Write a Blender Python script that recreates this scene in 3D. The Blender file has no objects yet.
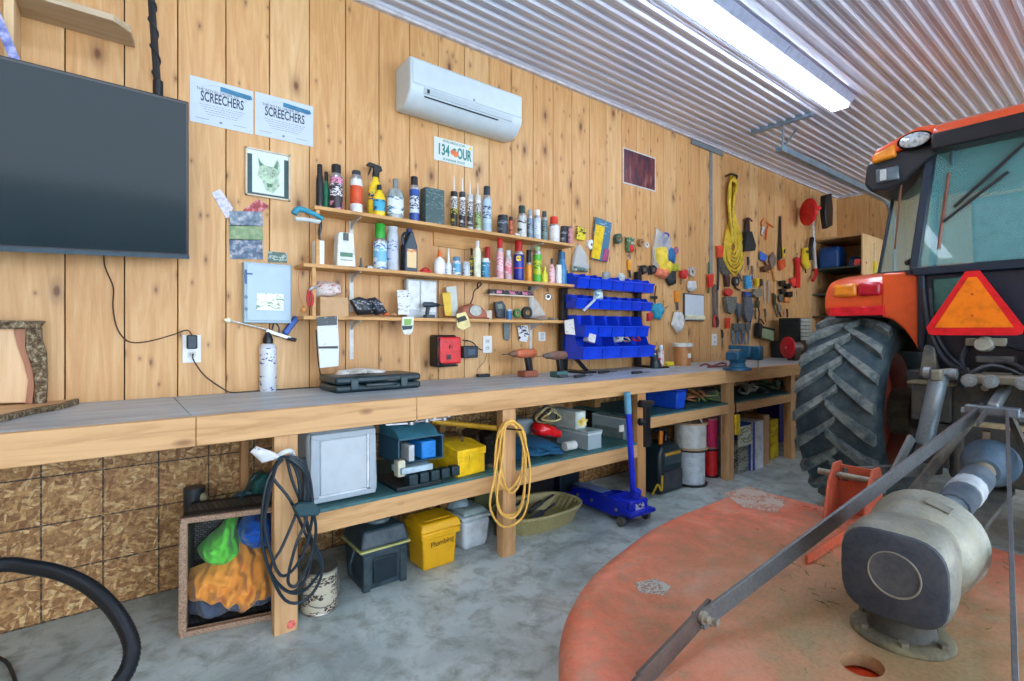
import bpy, bmesh, math, random
from mathutils import Vector, Matrix, noise
R = math.radians
rnd = random.Random(7)
C = bpy.context.scene.collection
# ---------------------------------------------------------------- camera geometry measured from the photograph
FL, HX, CX = 510.0, 332.0, 512.0
D, H = 2.93, 1.235                       # metres from the camera to the plank wall, eye height
YAW = math.atan2(510.0, 648.0)
SY, CY = math.sin(YAW), math.cos(YAW)
def ray(px):
    a = (px-CX)/FL
    return SY+CY*a, CY-SY*a
def W(px, py, y=0.0):                    # point of a plane parallel to the long wall
    X, Y = ray(px); t = (D+y)/Y
    return Vector((X*t, y, H-(py-HX)/FL*t))
def G(px, py, z=0.0):                    # point of a level plane
    X, Y = ray(px); t = (H-z)/((py-HX)/FL)
    return Vector((X*t, Y*t-D, z))
def E(px, py, x):                        # point of a plane across the room
    X, Y = ray(px); t = x/X
    return Vector((x, Y*t-D, H-(py-HX)/FL*t))
def XX(px, y=0.0):
    X, Y = ray(px); return X/Y*(D+y)
def ZZ(px, py, y=0.0): return W(px, py, y).z

# ---------------------------------------------------------------- materials
def lin(c):
    c = c/255.0
    return c/12.92 if c <= .04045 else ((c+.055)/1.055)**2.4
def rgb(c): return (lin(c[0]), lin(c[1]), lin(c[2]), 1)
_mats = {}
class NT:
    def __init__(s, name):
        s.m = bpy.data.materials.new(name); s.m.use_nodes = True
        s.n = s.m.node_tree.nodes; s.l = s.m.node_tree.links
        s.b = s.n['Principled BSDF']
    def new(s, t, **kw):
        n = s.n.new(t)
        for k, v in kw.items(): setattr(n, k, v)
        return n
    def link(s, a, b): s.l.new(a, b)
    def coord(s, scale=(1,1,1), loc=(0,0,0), kind='Object'):
        t = s.new('ShaderNodeTexCoord'); m = s.new('ShaderNodeMapping')
        m.inputs['Scale'].default_value = scale; m.inputs['Location'].default_value = loc
        s.link(t.outputs[kind], m.inputs['Vector']); return m.outputs[0]
    def noise(s, vec, scale, detail=4, rough=.55, dist=0):
        n = s.new('ShaderNodeTexNoise'); n.inputs['Scale'].default_value = scale
        n.inputs['Detail'].default_value = detail; n.inputs['Roughness'].default_value = rough
        n.inputs['Distortion'].default_value = dist
        if vec is not None: s.link(vec, n.inputs['Vector'])
        return n.outputs['Fac']
    def ramp(s, fac, stops, interp='LINEAR'):
        r = s.new('ShaderNodeValToRGB'); r.color_ramp.interpolation = interp
        e = r.color_ramp.elements
        while len(e) < len(stops): e.new(.5)
        for i, (p, c) in enumerate(stops):
            e[i].position = p; e[i].color = c if len(c) == 4 else (*c, 1)
        s.link(fac, r.inputs[0]); return r.outputs[0]
    def mix(s, fac, a, b, mode='MIX'):
        m = s.new('ShaderNodeMix', data_type='RGBA', blend_type=mode)
        for sock, v in ((m.inputs[0], fac), (m.inputs[6], a), (m.inputs[7], b)):
            if isinstance(v, (int, float, tuple)): sock.default_value = v
            else: s.link(v, sock)
        return m.outputs[2]
    def math(s, op, a, b=0.0, c=None):
        m = s.new('ShaderNodeMath', operation=op)
        for i, v in enumerate((a, b, c)):
            if v is None: continue
            if isinstance(v, (int, float)): m.inputs[i].default_value = v
            else: s.link(v, m.inputs[i])
        return m.outputs[0]
    def bump(s, h, strength=.3, dist=.01):
        b = s.new('ShaderNodeBump'); b.inputs['Strength'].default_value = strength
        b.inputs['Distance'].default_value = dist
        s.link(h, b.inputs['Height']); s.link(b.outputs[0], s.b.inputs['Normal'])
    def base(s, c):
        if isinstance(c, tuple): s.b.inputs['Base Color'].default_value = c
        else: s.link(c, s.b.inputs['Base Color'])
    def rough(s, v):
        if isinstance(v, (int, float)): s.b.inputs['Roughness'].default_value = v
        else: s.link(v, s.b.inputs['Roughness'])

def P(c, rough=.45, metal=0.0, var=.16, sc=18, bump=0.0, coat=0.0):
    """painted / moulded surface with a slight mottling of its own"""
    key = ('P', tuple(c), rough, metal, var, sc, bump, coat)
    if key in _mats: return _mats[key]
    t = NT('surface_%02x%02x%02x' % tuple(int(min(255, v)) for v in c))
    k = rgb(c); f = t.noise(t.coord(), sc, 5)
    d = tuple(v*(1-var*1.6) for v in k[:3])+(1,); u = tuple(min(1, v*(1+var)) for v in k[:3])+(1,)
    t.base(t.ramp(f, [(.3, d), (.52, k), (.75, u)]))
    t.rough(rough); t.b.inputs['Metallic'].default_value = metal
    t.b.inputs['Coat Weight'].default_value = coat
    if bump: t.bump(t.noise(t.coord(), sc*6, 3), bump, .004)
    _mats[key] = t.m; return t.m
def PR(bg, ink, sc=90, amount=.5, rough=.35):
    """printed label: blocks of small print on a ground colour"""
    key = ('PR', tuple(bg), tuple(ink), sc, amount)
    if key in _mats: return _mats[key]
    t = NT('print_%02x%02x%02x' % tuple(bg))
    f = t.noise(t.coord((1, 1, 2.2)), sc, 2, .7)
    g = t.noise(t.coord((.4, .4, 1)), sc*.35, 2)
    a = t.math('GREATER_THAN', f, 1-amount); b = t.math('GREATER_THAN', g, .48)
    t.base(t.mix(t.math('MULTIPLY', a, b), rgb(bg), rgb(ink))); t.rough(rough)
    _mats[key] = t.m; return t.m
def metal(c=(170,172,175), rough=.35, var=.2, sc=30):
    return P(c, rough, .85, var, sc)
def glassy(c=(230,240,240), alpha=.25, rough=.08):
    key = ('G', tuple(c), alpha, rough)
    if key in _mats: return _mats[key]
    t = NT('clear_plastic'); t.b.inputs['Base Color'].default_value = rgb(c)
    t.rough(rough); t.b.inputs['Alpha'].default_value = alpha
    _mats[key] = t.m; return t.m
def emit(c, s):
    t = NT('lamp_glow'); t.b.inputs['Base Color'].default_value = rgb(c)
    t.b.inputs['Emission Color'].default_value = rgb(c); t.b.inputs['Emission Strength'].default_value = s
    return t.m
def wood(c=(216,176,124), axis=0, dark=.72, sc=1.0, rough=.55, knots=True, worn=0.0):
    """sawn softwood, grain along the given axis"""
    key = ('W', tuple(c), axis, dark, sc, knots, worn)
    if key in _mats: return _mats[key]
    t = NT('softwood'); k = rgb(c)
    s = [9*sc]*3; s[axis] = .7*sc
    f = t.noise(t.coord(tuple(s)), 3.2, 6, .6, .6)
    s2 = [60*sc]*3; s2[axis] = 1.6*sc
    g = t.noise(t.coord(tuple(s2)), 2, 3, .6)
    dk = (k[0]*dark, k[1]*dark*.9, k[2]*dark*.75, 1); lt = (min(1, k[0]*1.12), min(1, k[1]*1.14), min(1, k[2]*1.2), 1)
    col = t.ramp(f, [(.3, dk), (.5, k), (.72, lt)])
    col = t.mix(t.math('MULTIPLY', g, .28), col, dk)
    if knots:
        v = t.new('ShaderNodeTexVoronoi'); v.inputs['Scale'].default_value = 1
        s3 = [6.5*sc]*3; s3[axis] = 2.6*sc
        t.link(t.coord(tuple(s3)), v.inputs['Vector'])
        kn = t.ramp(v.outputs['Distance'], [(.05, (1,1,1)), (.12, (0,0,0))])
        col = t.mix(t.math('MULTIPLY', kn, .75), col, (k[0]*.32, k[1]*.2, k[2]*.12, 1))
    if worn:
        col = t.mix(t.math('MULTIPLY', t.noise(t.coord(), 6, 5), worn), col, rgb((120,108,92)))
    t.base(col); t.rough(rough); t.bump(g, .12, .003)
    _mats[key] = t.m; return t.m

def plank_mat(ax, first=1.28, pitch=.205):
    """upright pine boards; ax = the axis they follow one another along"""
    t = NT('pine_boards')
    tc = t.new('ShaderNodeTexCoord'); sp = t.new('ShaderNodeSeparateXYZ'); t.link(tc.outputs['Object'], sp.inputs[0])
    u = t.math('DIVIDE', t.math('SUBTRACT', sp.outputs[ax], first-40*pitch), pitch)
    idx = t.math('FLOOR', u)
    wn = t.new('ShaderNodeTexWhiteNoise', noise_dimensions='1D'); t.link(idx, wn.inputs['W'])
    off = t.math('MULTIPLY', wn.outputs['Value'], 37.0)
    cb = t.new('ShaderNodeCombineXYZ')
    t.link(sp.outputs[ax], cb.inputs[0]); t.link(off, cb.inputs[1]); t.link(sp.outputs[2], cb.inputs[2])
    def mp(s):
        m = t.new('ShaderNodeMapping'); m.inputs['Scale'].default_value = s
        t.link(cb.outputs[0], m.inputs['Vector']); return m.outputs[0]
    f = t.noise(mp((9, 1, .8)), 2.2, 6, .62, 1.6)
    g = t.noise(mp((70, 1, 1.3)), 2, 3, .6)
    col = t.ramp(f, [(.28, rgb((188,136,80))), (.5, rgb((216,168,110))), (.72, rgb((236,202,150)))])
    tone = t.ramp(wn.outputs['Value'], [(0, rgb((206,152,94))), (.5, rgb((218,170,112))), (1, rgb((236,202,152)))])
    col = t.mix(.4, col, tone)
    col = t.mix(t.math('MULTIPLY', g, .3), col, rgb((172,118,66)))
    for sx, sz, wd, am, th in ((4.9, 2.4, .07, .9, .66), (9.7, 4.1, .05, .8, .72), (14.6, 9, .06, .7, .89)):
        q = t.new('ShaderNodeCombineXYZ')
        t.link(t.math('ADD', t.math('MULTIPLY', sp.outputs[ax], sx), t.math('MULTIPLY', wn.outputs['Value'], 91.0)), q.inputs[0])
        t.link(t.math('ADD', t.math('MULTIPLY', sp.outputs[2], sz), off), q.inputs[1])
        v = t.new('ShaderNodeTexVoronoi', voronoi_dimensions='2D'); v.inputs['Scale'].default_value = 1; t.link(q.outputs[0], v.inputs['Vector'])
        cs = t.new('ShaderNodeSeparateColor'); t.link(v.outputs['Color'], cs.inputs[0])
        on = t.math('GREATER_THAN', cs.outputs[0], th)
        dd = t.math('ADD', v.outputs['Distance'], t.math('MULTIPLY', t.math('SUBTRACT', f, .5), .06))
        kn = t.ramp(dd, [(wd*.5, (1,1,1)), (wd*1.1, (.5,.5,.5)), (wd*2.6, (.12,.12,.12)), (wd*4.5, (0,0,0))])
        col = t.mix(t.math('MULTIPLY', t.math('MULTIPLY', kn, on), am), col, rgb((98,54,24)))
    t.base(col); t.rough(.5); t.bump(g, .1, .003)
    return t.m
def osb_mat():
    t = NT('strand_board'); c = t.coord((1, 1, 1)); cols = []
    f = t.noise(c, 45, 6, .75); w = t.new('ShaderNodeTexNoise'); w.inputs['Scale'].default_value = 12; t.link(c, w.inputs['Vector'])
    a = t.new('ShaderNodeVectorMath', operation='MULTIPLY_ADD'); t.link(w.outputs['Color'], a.inputs[0])
    a.inputs[1].default_value = (.03, .03, .03); t.link(c, a.inputs[2]); outs = []
    for rot, sc in ((.45, (15, 15, 62)), (-.35, (18, 18, 75)), (1.35, (20, 20, 70))):
        m = t.new('ShaderNodeMapping'); m.inputs['Scale'].default_value = sc; m.inputs['Rotation'].default_value = (0, rot, 0)
        m0 = t.new('ShaderNodeMapping'); m0.inputs['Rotation'].default_value = (0, rot, 0); t.link(a.outputs[0], m0.inputs['Vector'])
        m.inputs['Rotation'].default_value = (0, 0, 0); t.link(m0.outputs[0], m.inputs['Vector'])
        v = t.new('ShaderNodeTexVoronoi'); v.inputs['Scale'].default_value = 1; t.link(m.outputs[0], v.inputs['Vector'])
        cs = t.new('ShaderNodeSeparateColor'); t.link(v.outputs['Color'], cs.inputs[0]); outs.append(cs)
    pal = [(0, rgb((140,96,52))), (.4, rgb((176,130,78))), (.75, rgb((202,158,100))), (1, rgb((230,196,140)))]
    col = t.ramp(outs[0].outputs[0], pal)
    col = t.mix(t.math('GREATER_THAN', outs[1].outputs[1], .5), col, t.ramp(outs[1].outputs[0], pal))
    col = t.mix(t.math('GREATER_THAN', outs[2].outputs[1], .7), col, t.ramp(outs[2].outputs[0], pal))
    col = t.mix(t.ramp(f, [(.42, (.0,.0,.0)), (.65, (.75,.75,.75))]), col, rgb((98,60,28)))
    cs = outs[0]
    # printed installation grid lines 20 cm apart
    sp = t.new('ShaderNodeSeparateXYZ'); t.link(c, sp.inputs[0])
    ls = None
    for ax, o in ((0, .205*30+.03), (2, .205*30)):
        fr = t.math('FRACT', t.math('DIVIDE', t.math('ADD', sp.outputs[ax], o), .205))
        l = t.math('LESS_THAN', fr, .035)
        ls = l if ls is None else t.math('MAXIMUM', ls, l)
    col = t.mix(t.math('MULTIPLY', ls, t.ramp(t.noise(c, 60, 2), [(.3, (.4,.4,.4)), (.6, (1,1,1))])), col, rgb((40,32,24)))
    t.base(col); t.rough(.6); t.bump(cs.outputs[1], .25, .004)
    return t.m
def concrete_mat():
    t = NT('power_trowelled_concrete'); c = t.coord()
    f = t.noise(c, 1.6, 8, .62, .8); g = t.noise(c, 9, 8, .7, .4); s = t.noise(c, 120, 2)
    col = t.ramp(f, [(.3, rgb((138,150,150))), (.47, rgb((184,200,198))), (.6, rgb((208,222,220))), (.8, rgb((232,240,236)))])
    col = t.mix(t.ramp(g, [(.47, (0,0,0)), (.68, (.75,.75,.75))]), col, rgb((118,126,116)))
    col = t.mix(t.ramp(t.noise(c, 2.7, 5, .6, 1.5), [(.58, (0,0,0)), (.7, (.4,.4,.4))]), col, rgb((152,142,122)))
    v = t.new('ShaderNodeTexVoronoi', feature='DISTANCE_TO_EDGE'); v.inputs['Scale'].default_value = .8
    t.link(t.coord(), v.inputs['Vector'])
    col = t.mix(t.math('MULTIPLY', s, .2), col, rgb((96,98,96)))
    t.base(col); t.rough(t.ramp(g, [(.3, (.28,.28,.28)), (.7, (.5,.5,.5))])); t.bump(g, .06, .01)
    return t.m
def deck_paint(cx, cy):
    """faded orange enamel with scrapes, grey rub marks and dried grass around the gearbox"""
    t = NT('weathered_orange_enamel'); c = t.coord()
    f = t.noise(c, 3.2, 8, .65, .6); g = t.noise(c, 14, 6, .7, .3); sm = t.noise(c, 70, 4, .7)
    col = t.ramp(f, [(.28, rgb((160,104,84))), (.45, rgb((226,108,80))), (.56, rgb((236,134,106))), (.74, rgb((214,168,146)))])
    col = t.mix(t.ramp(g, [(.46, (0,0,0)), (.68, (.6,.6,.6))]), col, rgb((172,150,128)))
    sc = t.noise(t.coord((1.2, 9, 1)), 7, 5, .7, 2.5)
    col = t.mix(t.ramp(sc, [(.62, (0,0,0)), (.68, (.7,.7,.7))]), col, rgb((238,88,44)))
    col = t.mix(t.ramp(t.noise(t.coord((7, 1.3, 1)), 9, 5, .7, 2.2), [(.64, (0,0,0)), (.7, (.6,.6,.6))]), col, rgb((96,78,66)))
    gm = t.new('ShaderNodeVectorMath', operation='DISTANCE'); t.link(c, gm.inputs[0]); gm.inputs[1].default_value = (cx, cy, .3)
    d = t.math('ADD', gm.outputs['Value'], t.math('MULTIPLY', t.math('SUBTRACT', f, .5), 1.2))
    dirt = t.ramp(d, [(.1, (.85,.85,.85)), (.42, (.66,.66,.66)), (.9, (.25,.25,.25)), (1, (0.1,.1,.1))])
    col = t.mix(dirt, col, t.ramp(sm, [(.3, rgb((118,108,70))), (.6, rgb((150,140,98)))]))
    col = t.mix(t.ramp(sm, [(.6, (0,0,0)), (.75, (.5,.5,.5))]), col, rgb((110,80,60)))
    t.base(col); t.rough(t.ramp(g, [(.3, (.4,.4,.4)), (.7, (.7,.7,.7))])); t.bump(sm, .15, .004)
    return t.m
def dusty(c, dust=(140,134,112), am=.6, rough=.6, metal=0.0, sc=9):
    key = ('D', tuple(c), tuple(dust), am, rough, metal, sc)
    if key in _mats: return _mats[key]
    t = NT('dusty_paint'); v = t.coord(); g = t.noise(v, sc, 7, .7, .3); s = t.noise(v, sc*9, 3, .7)
    k = rgb(c)
    col = t.ramp(s, [(.3, tuple(x*.7 for x in k[:3])+(1,)), (.6, k)])
    col = t.mix(t.ramp(g, [(.38, (0,0,0)), (.7, (am,am,am))]), col, rgb(dust))
    t.base(col); t.rough(rough); t.b.inputs['Metallic'].default_value = metal; t.bump(s, .2, .004)
    _mats[key] = t.m; return t.m

# ---------------------------------------------------------------- mesh building
ORI = {}                                 # world origin of every object made
class MB:
    def __init__(s): s.v = []; s.f = []; s.mi = []
    def add(s, vs, fs, m=0, M=None):
        o = len(s.v)
        for p in vs:
            p = Vector(p)
            s.v.append(M @ p if M is not None else p)
        for i, f in enumerate(fs):
            s.f.append([o+k for k in f]); s.mi.append(m[i] if isinstance(m, list) else m)
        return s
    def box(s, x0, x1, y0, y1, z0, z1, m=0, M=None):
        x0, x1 = sorted((x0, x1)); y0, y1 = sorted((y0, y1)); z0, z1 = sorted((z0, z1))
        v = [(x0,y0,z0),(x1,y0,z0),(x1,y1,z0),(x0,y1,z0),(x0,y0,z1),(x1,y0,z1),(x1,y1,z1),(x0,y1,z1)]
        return s.add(v, [(0,3,2,1),(4,5,6,7),(0,1,5,4),(1,2,6,5),(2,3,7,6),(3,0,4,7)], m, M)
    def frustum(s, a, b, m=0, M=None):   # a, b = (x0,x1,y0,y1,z)
        v = [(a[0],a[2],a[4]),(a[1],a[2],a[4]),(a[1],a[3],a[4]),(a[0],a[3],a[4]),(b[0],b[2],b[4]),(b[1],b[2],b[4]),(b[1],b[3],b[4]),(b[0],b[3],b[4])]
        return s.add(v, [(0,3,2,1),(4,5,6,7),(0,1,5,4),(1,2,6,5),(2,3,7,6),(3,0,4,7)], m, M)
    def lathe(s, prof, c=(0,0,0), n=20, m=0, M=None, sx=1, sy=1):
        """prof: (r,z) pairs; m may be a list, one per segment (+ the two ends)"""
        vs = []; fs = []; ms = []
        T = Matrix.Translation(c)
        M = (M @ T) if M is not None else T
        for r, z in prof:
            for k in range(n):
                a = 2*math.pi*k/n
                vs.append((r*math.cos(a)*sx, r*math.sin(a)*sy, z))
        q = len(prof)
        for i in range(q-1):
            for k in range(n):
                j = (k+1) % n
                fs.append((i*n+k, i*n+j, (i+1)*n+j, (i+1)*n+k)); ms.append(m[i] if isinstance(m, list) else m)
        if prof[0][0] > 1e-5: fs.append(tuple(range(n))[::-1]); ms.append(m[0] if isinstance(m, list) else m)
        if prof[-1][0] > 1e-5: fs.append(tuple((q-1)*n+k for k in range(n))); ms.append(m[q-2] if isinstance(m, list) else m)
        return s.add(vs, fs, ms, M)
    def cyl(s, p0, p1, r0, r1=None, n=14, m=0):
        p0 = Vector(p0); p1 = Vector(p1); d = p1-p0
        M = Matrix.Translation(p0) @ d.to_track_quat('Z', 'Y').to_matrix().to_4x4()
        return s.lathe([(r0, 0), (r1 if r1 is not None else r0, d.length)], n=n, m=m, M=M)
    def prof(s, p0, p1, pr, n=18, m=0, sx=1, sy=1):   # lathe along an arbitrary axis, heights in metres
        p0 = Vector(p0); d = Vector(p1)-p0
        M = Matrix.Translation(p0) @ d.to_track_quat('Z', 'Y').to_matrix().to_4x4()
        return s.lathe(pr, n=n, m=m, M=M, sx=sx, sy=sy)
    def tube(s, pts, r, n=8, m=0, sm=4, closed=False):
        pts = [Vector(p) for p in pts]
        if sm > 1 and len(pts) > 2:
            q = []; L = len(pts)
            rng = range(L if closed else L-1)
            for i in rng:
                g = lambda k: pts[k % L] if closed else pts[max(0, min(L-1, k))]
                a, b, c, d = g(i-1), g(i), g(i+1), g(i+2)
                for k in range(sm):
                    t = k/sm
                    q.append(.5*((2*b)+(-a+c)*t+(2*a-5*b+4*c-d)*t*t+(-a+3*b-3*c+d)*t**3))
            if not closed: q.append(pts[-1])
            pts = q
        vs = []; fs = []; L = len(pts); u = None
        for i, p in enumerate(pts):
            if closed: d = pts[(i+1) % L]-pts[i-1]
            else: d = pts[min(L-1, i+1)]-pts[max(0, i-1)]
            if d.length < 1e-9: d = Vector((0,0,1))
            d.normalize()
            if u is None: u = d.orthogonal()
            u = (u-d*u.dot(d))
            if u.length < 1e-6: u = d.orthogonal()
            u.normalize(); w = d.cross(u)
            rr = r(i/(L-1)) if callable(r) else r
            for k in range(n):
                a = 2*math.pi*k/n
                vs.append(p+u*math.cos(a)*rr+w*math.sin(a)*rr)
        for i in range(L if closed else L-1):
            for k in range(n):
                j = (k+1) % n; i2 = (i+1) % L
                fs.append((i*n+k, i*n+j, i2*n+j, i2*n+k))
        if not closed: fs.append(tuple(range(n))[::-1]); fs.append(tuple((L-1)*n+k for k in range(n)))
        return s.add(vs, fs, m)
    def bar(s, p0, p1, w, h, m=0, up=(0,0,1)):          # rectangular bar between two points
        p0 = Vector(p0); p1 = Vector(p1); d = (p1-p0).normalized(); up = Vector(up)
        a = d.cross(up)
        if a.length < 1e-4: a = d.orthogonal()
        a.normalize(); b = a.cross(d)
        vs = [p+a*i*w/2+b*j*h/2 for p in (p0, p1) for i, j in ((-1,-1),(1,-1),(1,1),(-1,1))]
        return s.add(vs, [(0,1,2,3),(4,7,6,5),(0,4,5,1),(1,5,6,2),(2,6,7,3),(3,7,4,0)], m)
    def prism(s, poly, d0, d1, m=0, ax='y', M=None):    # outline poly in the other two axes
        n = len(poly); vs = []
        for d in (d0, d1):
            for a, b in poly:
                vs.append({'y': (a, d, b), 'x': (d, a, b), 'z': (a, b, d)}[ax])
        fs = [tuple(range(n)), tuple(range(n, 2*n))[::-1]]+[(i, n+i, n+(i+1) % n, (i+1) % n) for i in range(n)]
        return s.add(vs, fs, m, M)
    def pillow(s, poly, y, depth, m=0, seed=0, wr=.25, sub=3):
        """soft thing against an upright plane: outline (x,z), swelling towards the room (-y), wrinkled"""
        q = []
        n0 = len(poly)
        for i in range(n0):
            a = Vector(poly[i]); b = Vector(poly[(i+1) % n0])
            for k in range(sub): q.append(a.lerp(b, k/sub))
        cx = sum(p[0] for p in q)/len(q); cz = sum(p[1] for p in q)/len(q); n = len(q)
        rings = [(1.0, 0), (1.0, .35), (.93, .62), (.8, .82), (.62, .94), (.42, 1.0), (.2, 1.02)]
        vs = []
        for sc, dp in rings:
            for p in q:
                x = cx+(p[0]-cx)*sc; z = cz+(p[1]-cz)*sc
                nz = noise.noise(Vector((x*22+seed*3.1, z*13, seed)))*wr+noise.noise(Vector((x*60, z*28+seed, seed)))*wr*.4
                vs.append((x, y-depth*max(0, dp*(1+nz*1.2)), z))
        vs.append((cx, y-depth*1.03, cz)); k = len(vs)-1
        fs = [tuple(range(n))]
        for r in range(len(rings)-1):
            for i in range(n):
                j = (i+1) % n
                fs.append((r*n+i, (r+1)*n+i, (r+1)*n+j, r*n+j))
        r = len(rings)-1
        for i in range(n): fs.append((r*n+i, k, r*n+(i+1) % n))
        return s.add(vs, fs, m)
    def drape(s, poly, y, depth, m=0, seed=0, fold=.3, ang=.6, sub=9, nr=16):
        """cloth heaped against an upright plane, long soft folds"""
        q = []; n0 = len(poly)
        for i in range(n0):
            a, b, c, d = (Vector(poly[(i+k) % n0]) for k in (-1, 0, 1, 2))
            for k in range(sub):
                t = k/sub; q.append(.5*((2*b)+(-a+c)*t+(2*a-5*b+4*c-d)*t*t+(-a+3*b-3*c+d)*t**3))
        cx = sum(p[0] for p in q)/len(q); cz = sum(p[1] for p in q)/len(q); n = len(q); vs = []
        for i in range(nr):
            t = i/(nr-1); sc = 1-.96*t; dp = (1-(1-t)**2.6)
            for p in q:
                x = cx+(p[0]-cx)*sc; z = cz+(p[1]-cz)*sc
                u = x*math.cos(ang)+z*math.sin(ang); w = -x*math.sin(ang)+z*math.cos(ang)
                f = noise.noise(Vector((u*4+seed, w*17, seed)))+.5*noise.noise(Vector((u*9, w*30+seed, 3+seed)))+.35*abs(noise.noise(Vector((x*26, z*26, seed+9))))
                vs.append((x, y-depth*dp*(1+fold*f*1.3)-.02*fold*f*(1-t), z))
        vs.append((cx, y-depth*1.0, cz)); k = len(vs)-1; fs = [tuple(range(n))]
        for r in range(nr-1):
            for i in range(n): j = (i+1) % n; fs.append((r*n+i, (r+1)*n+i, (r+1)*n+j, r*n+j))
        for i in range(n): fs.append(((nr-1)*n+i, k, (nr-1)*n+(i+1) % n))
        return s.add(vs, fs, m)
    def sphere(s, c, r, m=0, n=14, sx=1, sy=1, sz=1):
        return s.lathe([(r*math.sin(math.pi*i/8), -r*math.cos(math.pi*i/8)*sz) for i in range(9)], c, n, m, sx=sx, sy=sy)
    def build(s, name, mats, parent=None, bevel=0.0, smooth=True, ang=40, seg=2, keep=False):
        if not isinstance(mats, (list, tuple)): mats = [mats]
        if keep and parent is None: o = Vector((0,0,0))
        elif parent is None:
            xs = [p.x for p in s.v]; ys = [p.y for p in s.v]; zs = [p.z for p in s.v]
            o = Vector(((min(xs)+max(xs))/2, (min(ys)+max(ys))/2, min(zs)))
        else: o = ORI[parent.name]
        me = bpy.data.meshes.new(name)
        me.from_pydata([p-o for p in s.v], [], s.f)
        for m in mats: me.materials.append(m)
        for p, k in zip(me.polygons, s.mi): p.material_index = min(k, len(mats)-1)
        bm = bmesh.new(); bm.from_mesh(me)
        bmesh.ops.remove_doubles(bm, verts=bm.verts, dist=1e-6)
        bmesh.ops.recalc_face_normals(bm, faces=bm.faces)
        bm.to_mesh(me); bm.free()
        if smooth:
            me.shade_smooth(); me.set_sharp_from_angle(angle=R(ang))
        ob = bpy.data.objects.new(name, me); C.objects.link(ob)
        if parent is None: ob.location = o
        else: ob.parent = parent
        ORI[ob.name] = o
        if bevel:
            b = ob.modifiers.new('Bevel', 'BEVEL'); b.width = bevel; b.segments = seg; b.limit_method = 'ANGLE'; b.angle_limit = R(35)
            b.harden_normals = False
        return ob
def thing(name, label, cat, loc, group=None):
    o = bpy.data.objects.new(name, None); C.objects.link(o); o.empty_display_size = .05
    o.location = Vector(loc); ORI[o.name] = Vector(loc)
    o['label'] = label; o['category'] = cat
    if group: o['group'] = group
    return o
def tag(o, label, cat, group=None, kind=None):
    o['label'] = label; o['category'] = cat
    if group: o['group'] = group
    if kind: o['kind'] = kind
    return o
def struct(o): o['kind'] = 'structure'; return o
def dup(root, loc, label=None, rotz=None):
    r = root.copy(); C.objects.link(r); r.location = Vector(loc)
    if rotz is not None: r.rotation_euler = (0, 0, rotz)
    if label: r['label'] = label
    for ch in list(root.children):
        c = ch.copy(); C.objects.link(c); c.parent = r
        for g in list(ch.children):
            d = g.copy(); C.objects.link(d); d.parent = c
    return r
def text(name, s, M, size, mat, parent, depth=.0008, sx=1.0, bold=0.0, origin=None):
    cu = bpy.data.curves.new(name, 'FONT'); cu.body = s; cu.size = size; cu.extrude = depth
    cu.align_x = 'CENTER'; cu.align_y = 'CENTER'; cu.offset = bold; cu.resolution_u = 3
    tmp = bpy.data.objects.new(name, cu); C.objects.link(tmp)
    bpy.context.view_layer.update()
    me = bpy.data.meshes.new_from_object(tmp); bpy.data.objects.remove(tmp)
    o = ORI[parent.name]
    me.transform(Matrix.Translation(-o) @ M @ Matrix.Diagonal((sx, 1, 1, 1)))
    me.materials.clear(); me.materials.append(mat)
    ob = bpy.data.objects.new(name, me); C.objects.link(ob); ob.parent = parent; ORI[ob.name] = o
    return ob
def facing(p, n=(0,-1,0), roll=0.0):     # matrix putting text upright on a wall looking along n
    n = Vector(n).normalized(); up = Vector((0,0,1)); x = up.cross(n).normalized(); y = n.cross(x)
    M = Matrix(((x.x, y.x, n.x, p[0]), (x.y, y.y, n.y, p[1]), (x.z, y.z, n.z, p[2]), (0,0,0,1)))
    return M @ Matrix.Rotation(roll, 4, 'Z')
def cam_to(px, py, y):  return W(px, py, y)
# ================================================================ THE ROOM
X0, X1, YF, ZC = -3.2, 8.37, -7.2, 3.215
pine_x = plank_mat(0); pine_y = plank_mat(1, first=-.35)
osb = osb_mat(); dark = P((30,22,16), .8)
m = MB()
k = -22
while True:
    a = 1.28+.205*k; k += 1
    if a > X1: break
    if a+.2 < X0: continue
    m.box(max(a+.002, X0), min(a+.2025, X1), 0, .02, .9, ZC+.05, 0)
m.box(X0, X1, .02, .06, -.1, ZC+.1, 1)
m.box(X0, X1, -.002, .02, -.02, .9, 2)
struct(m.build('wall_back', [pine_x, dark, osb], bevel=.0015, smooth=False, seg=1, keep=True))
m = MB()
for k in range(36):
    a = -.205*k
    m.box(X1, X1+.02, a-.2025, a-.002, 0, ZC+.05, 0)
m.box(X1+.02, X1+.06, YF, .06, -.1, ZC+.1, 1)
struct(m.build('wall_end', [pine_y, dark], smooth=False, keep=True))
struct(MB().box(X0-.05, X0, YF, .06, -.1, ZC+.1).build('wall_left', [pine_y], keep=True))
struct(MB().box(X0-.1, X1+.1, YF-3, .1, -.12, 0).build('floor', [concrete_mat()], keep=True))
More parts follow.
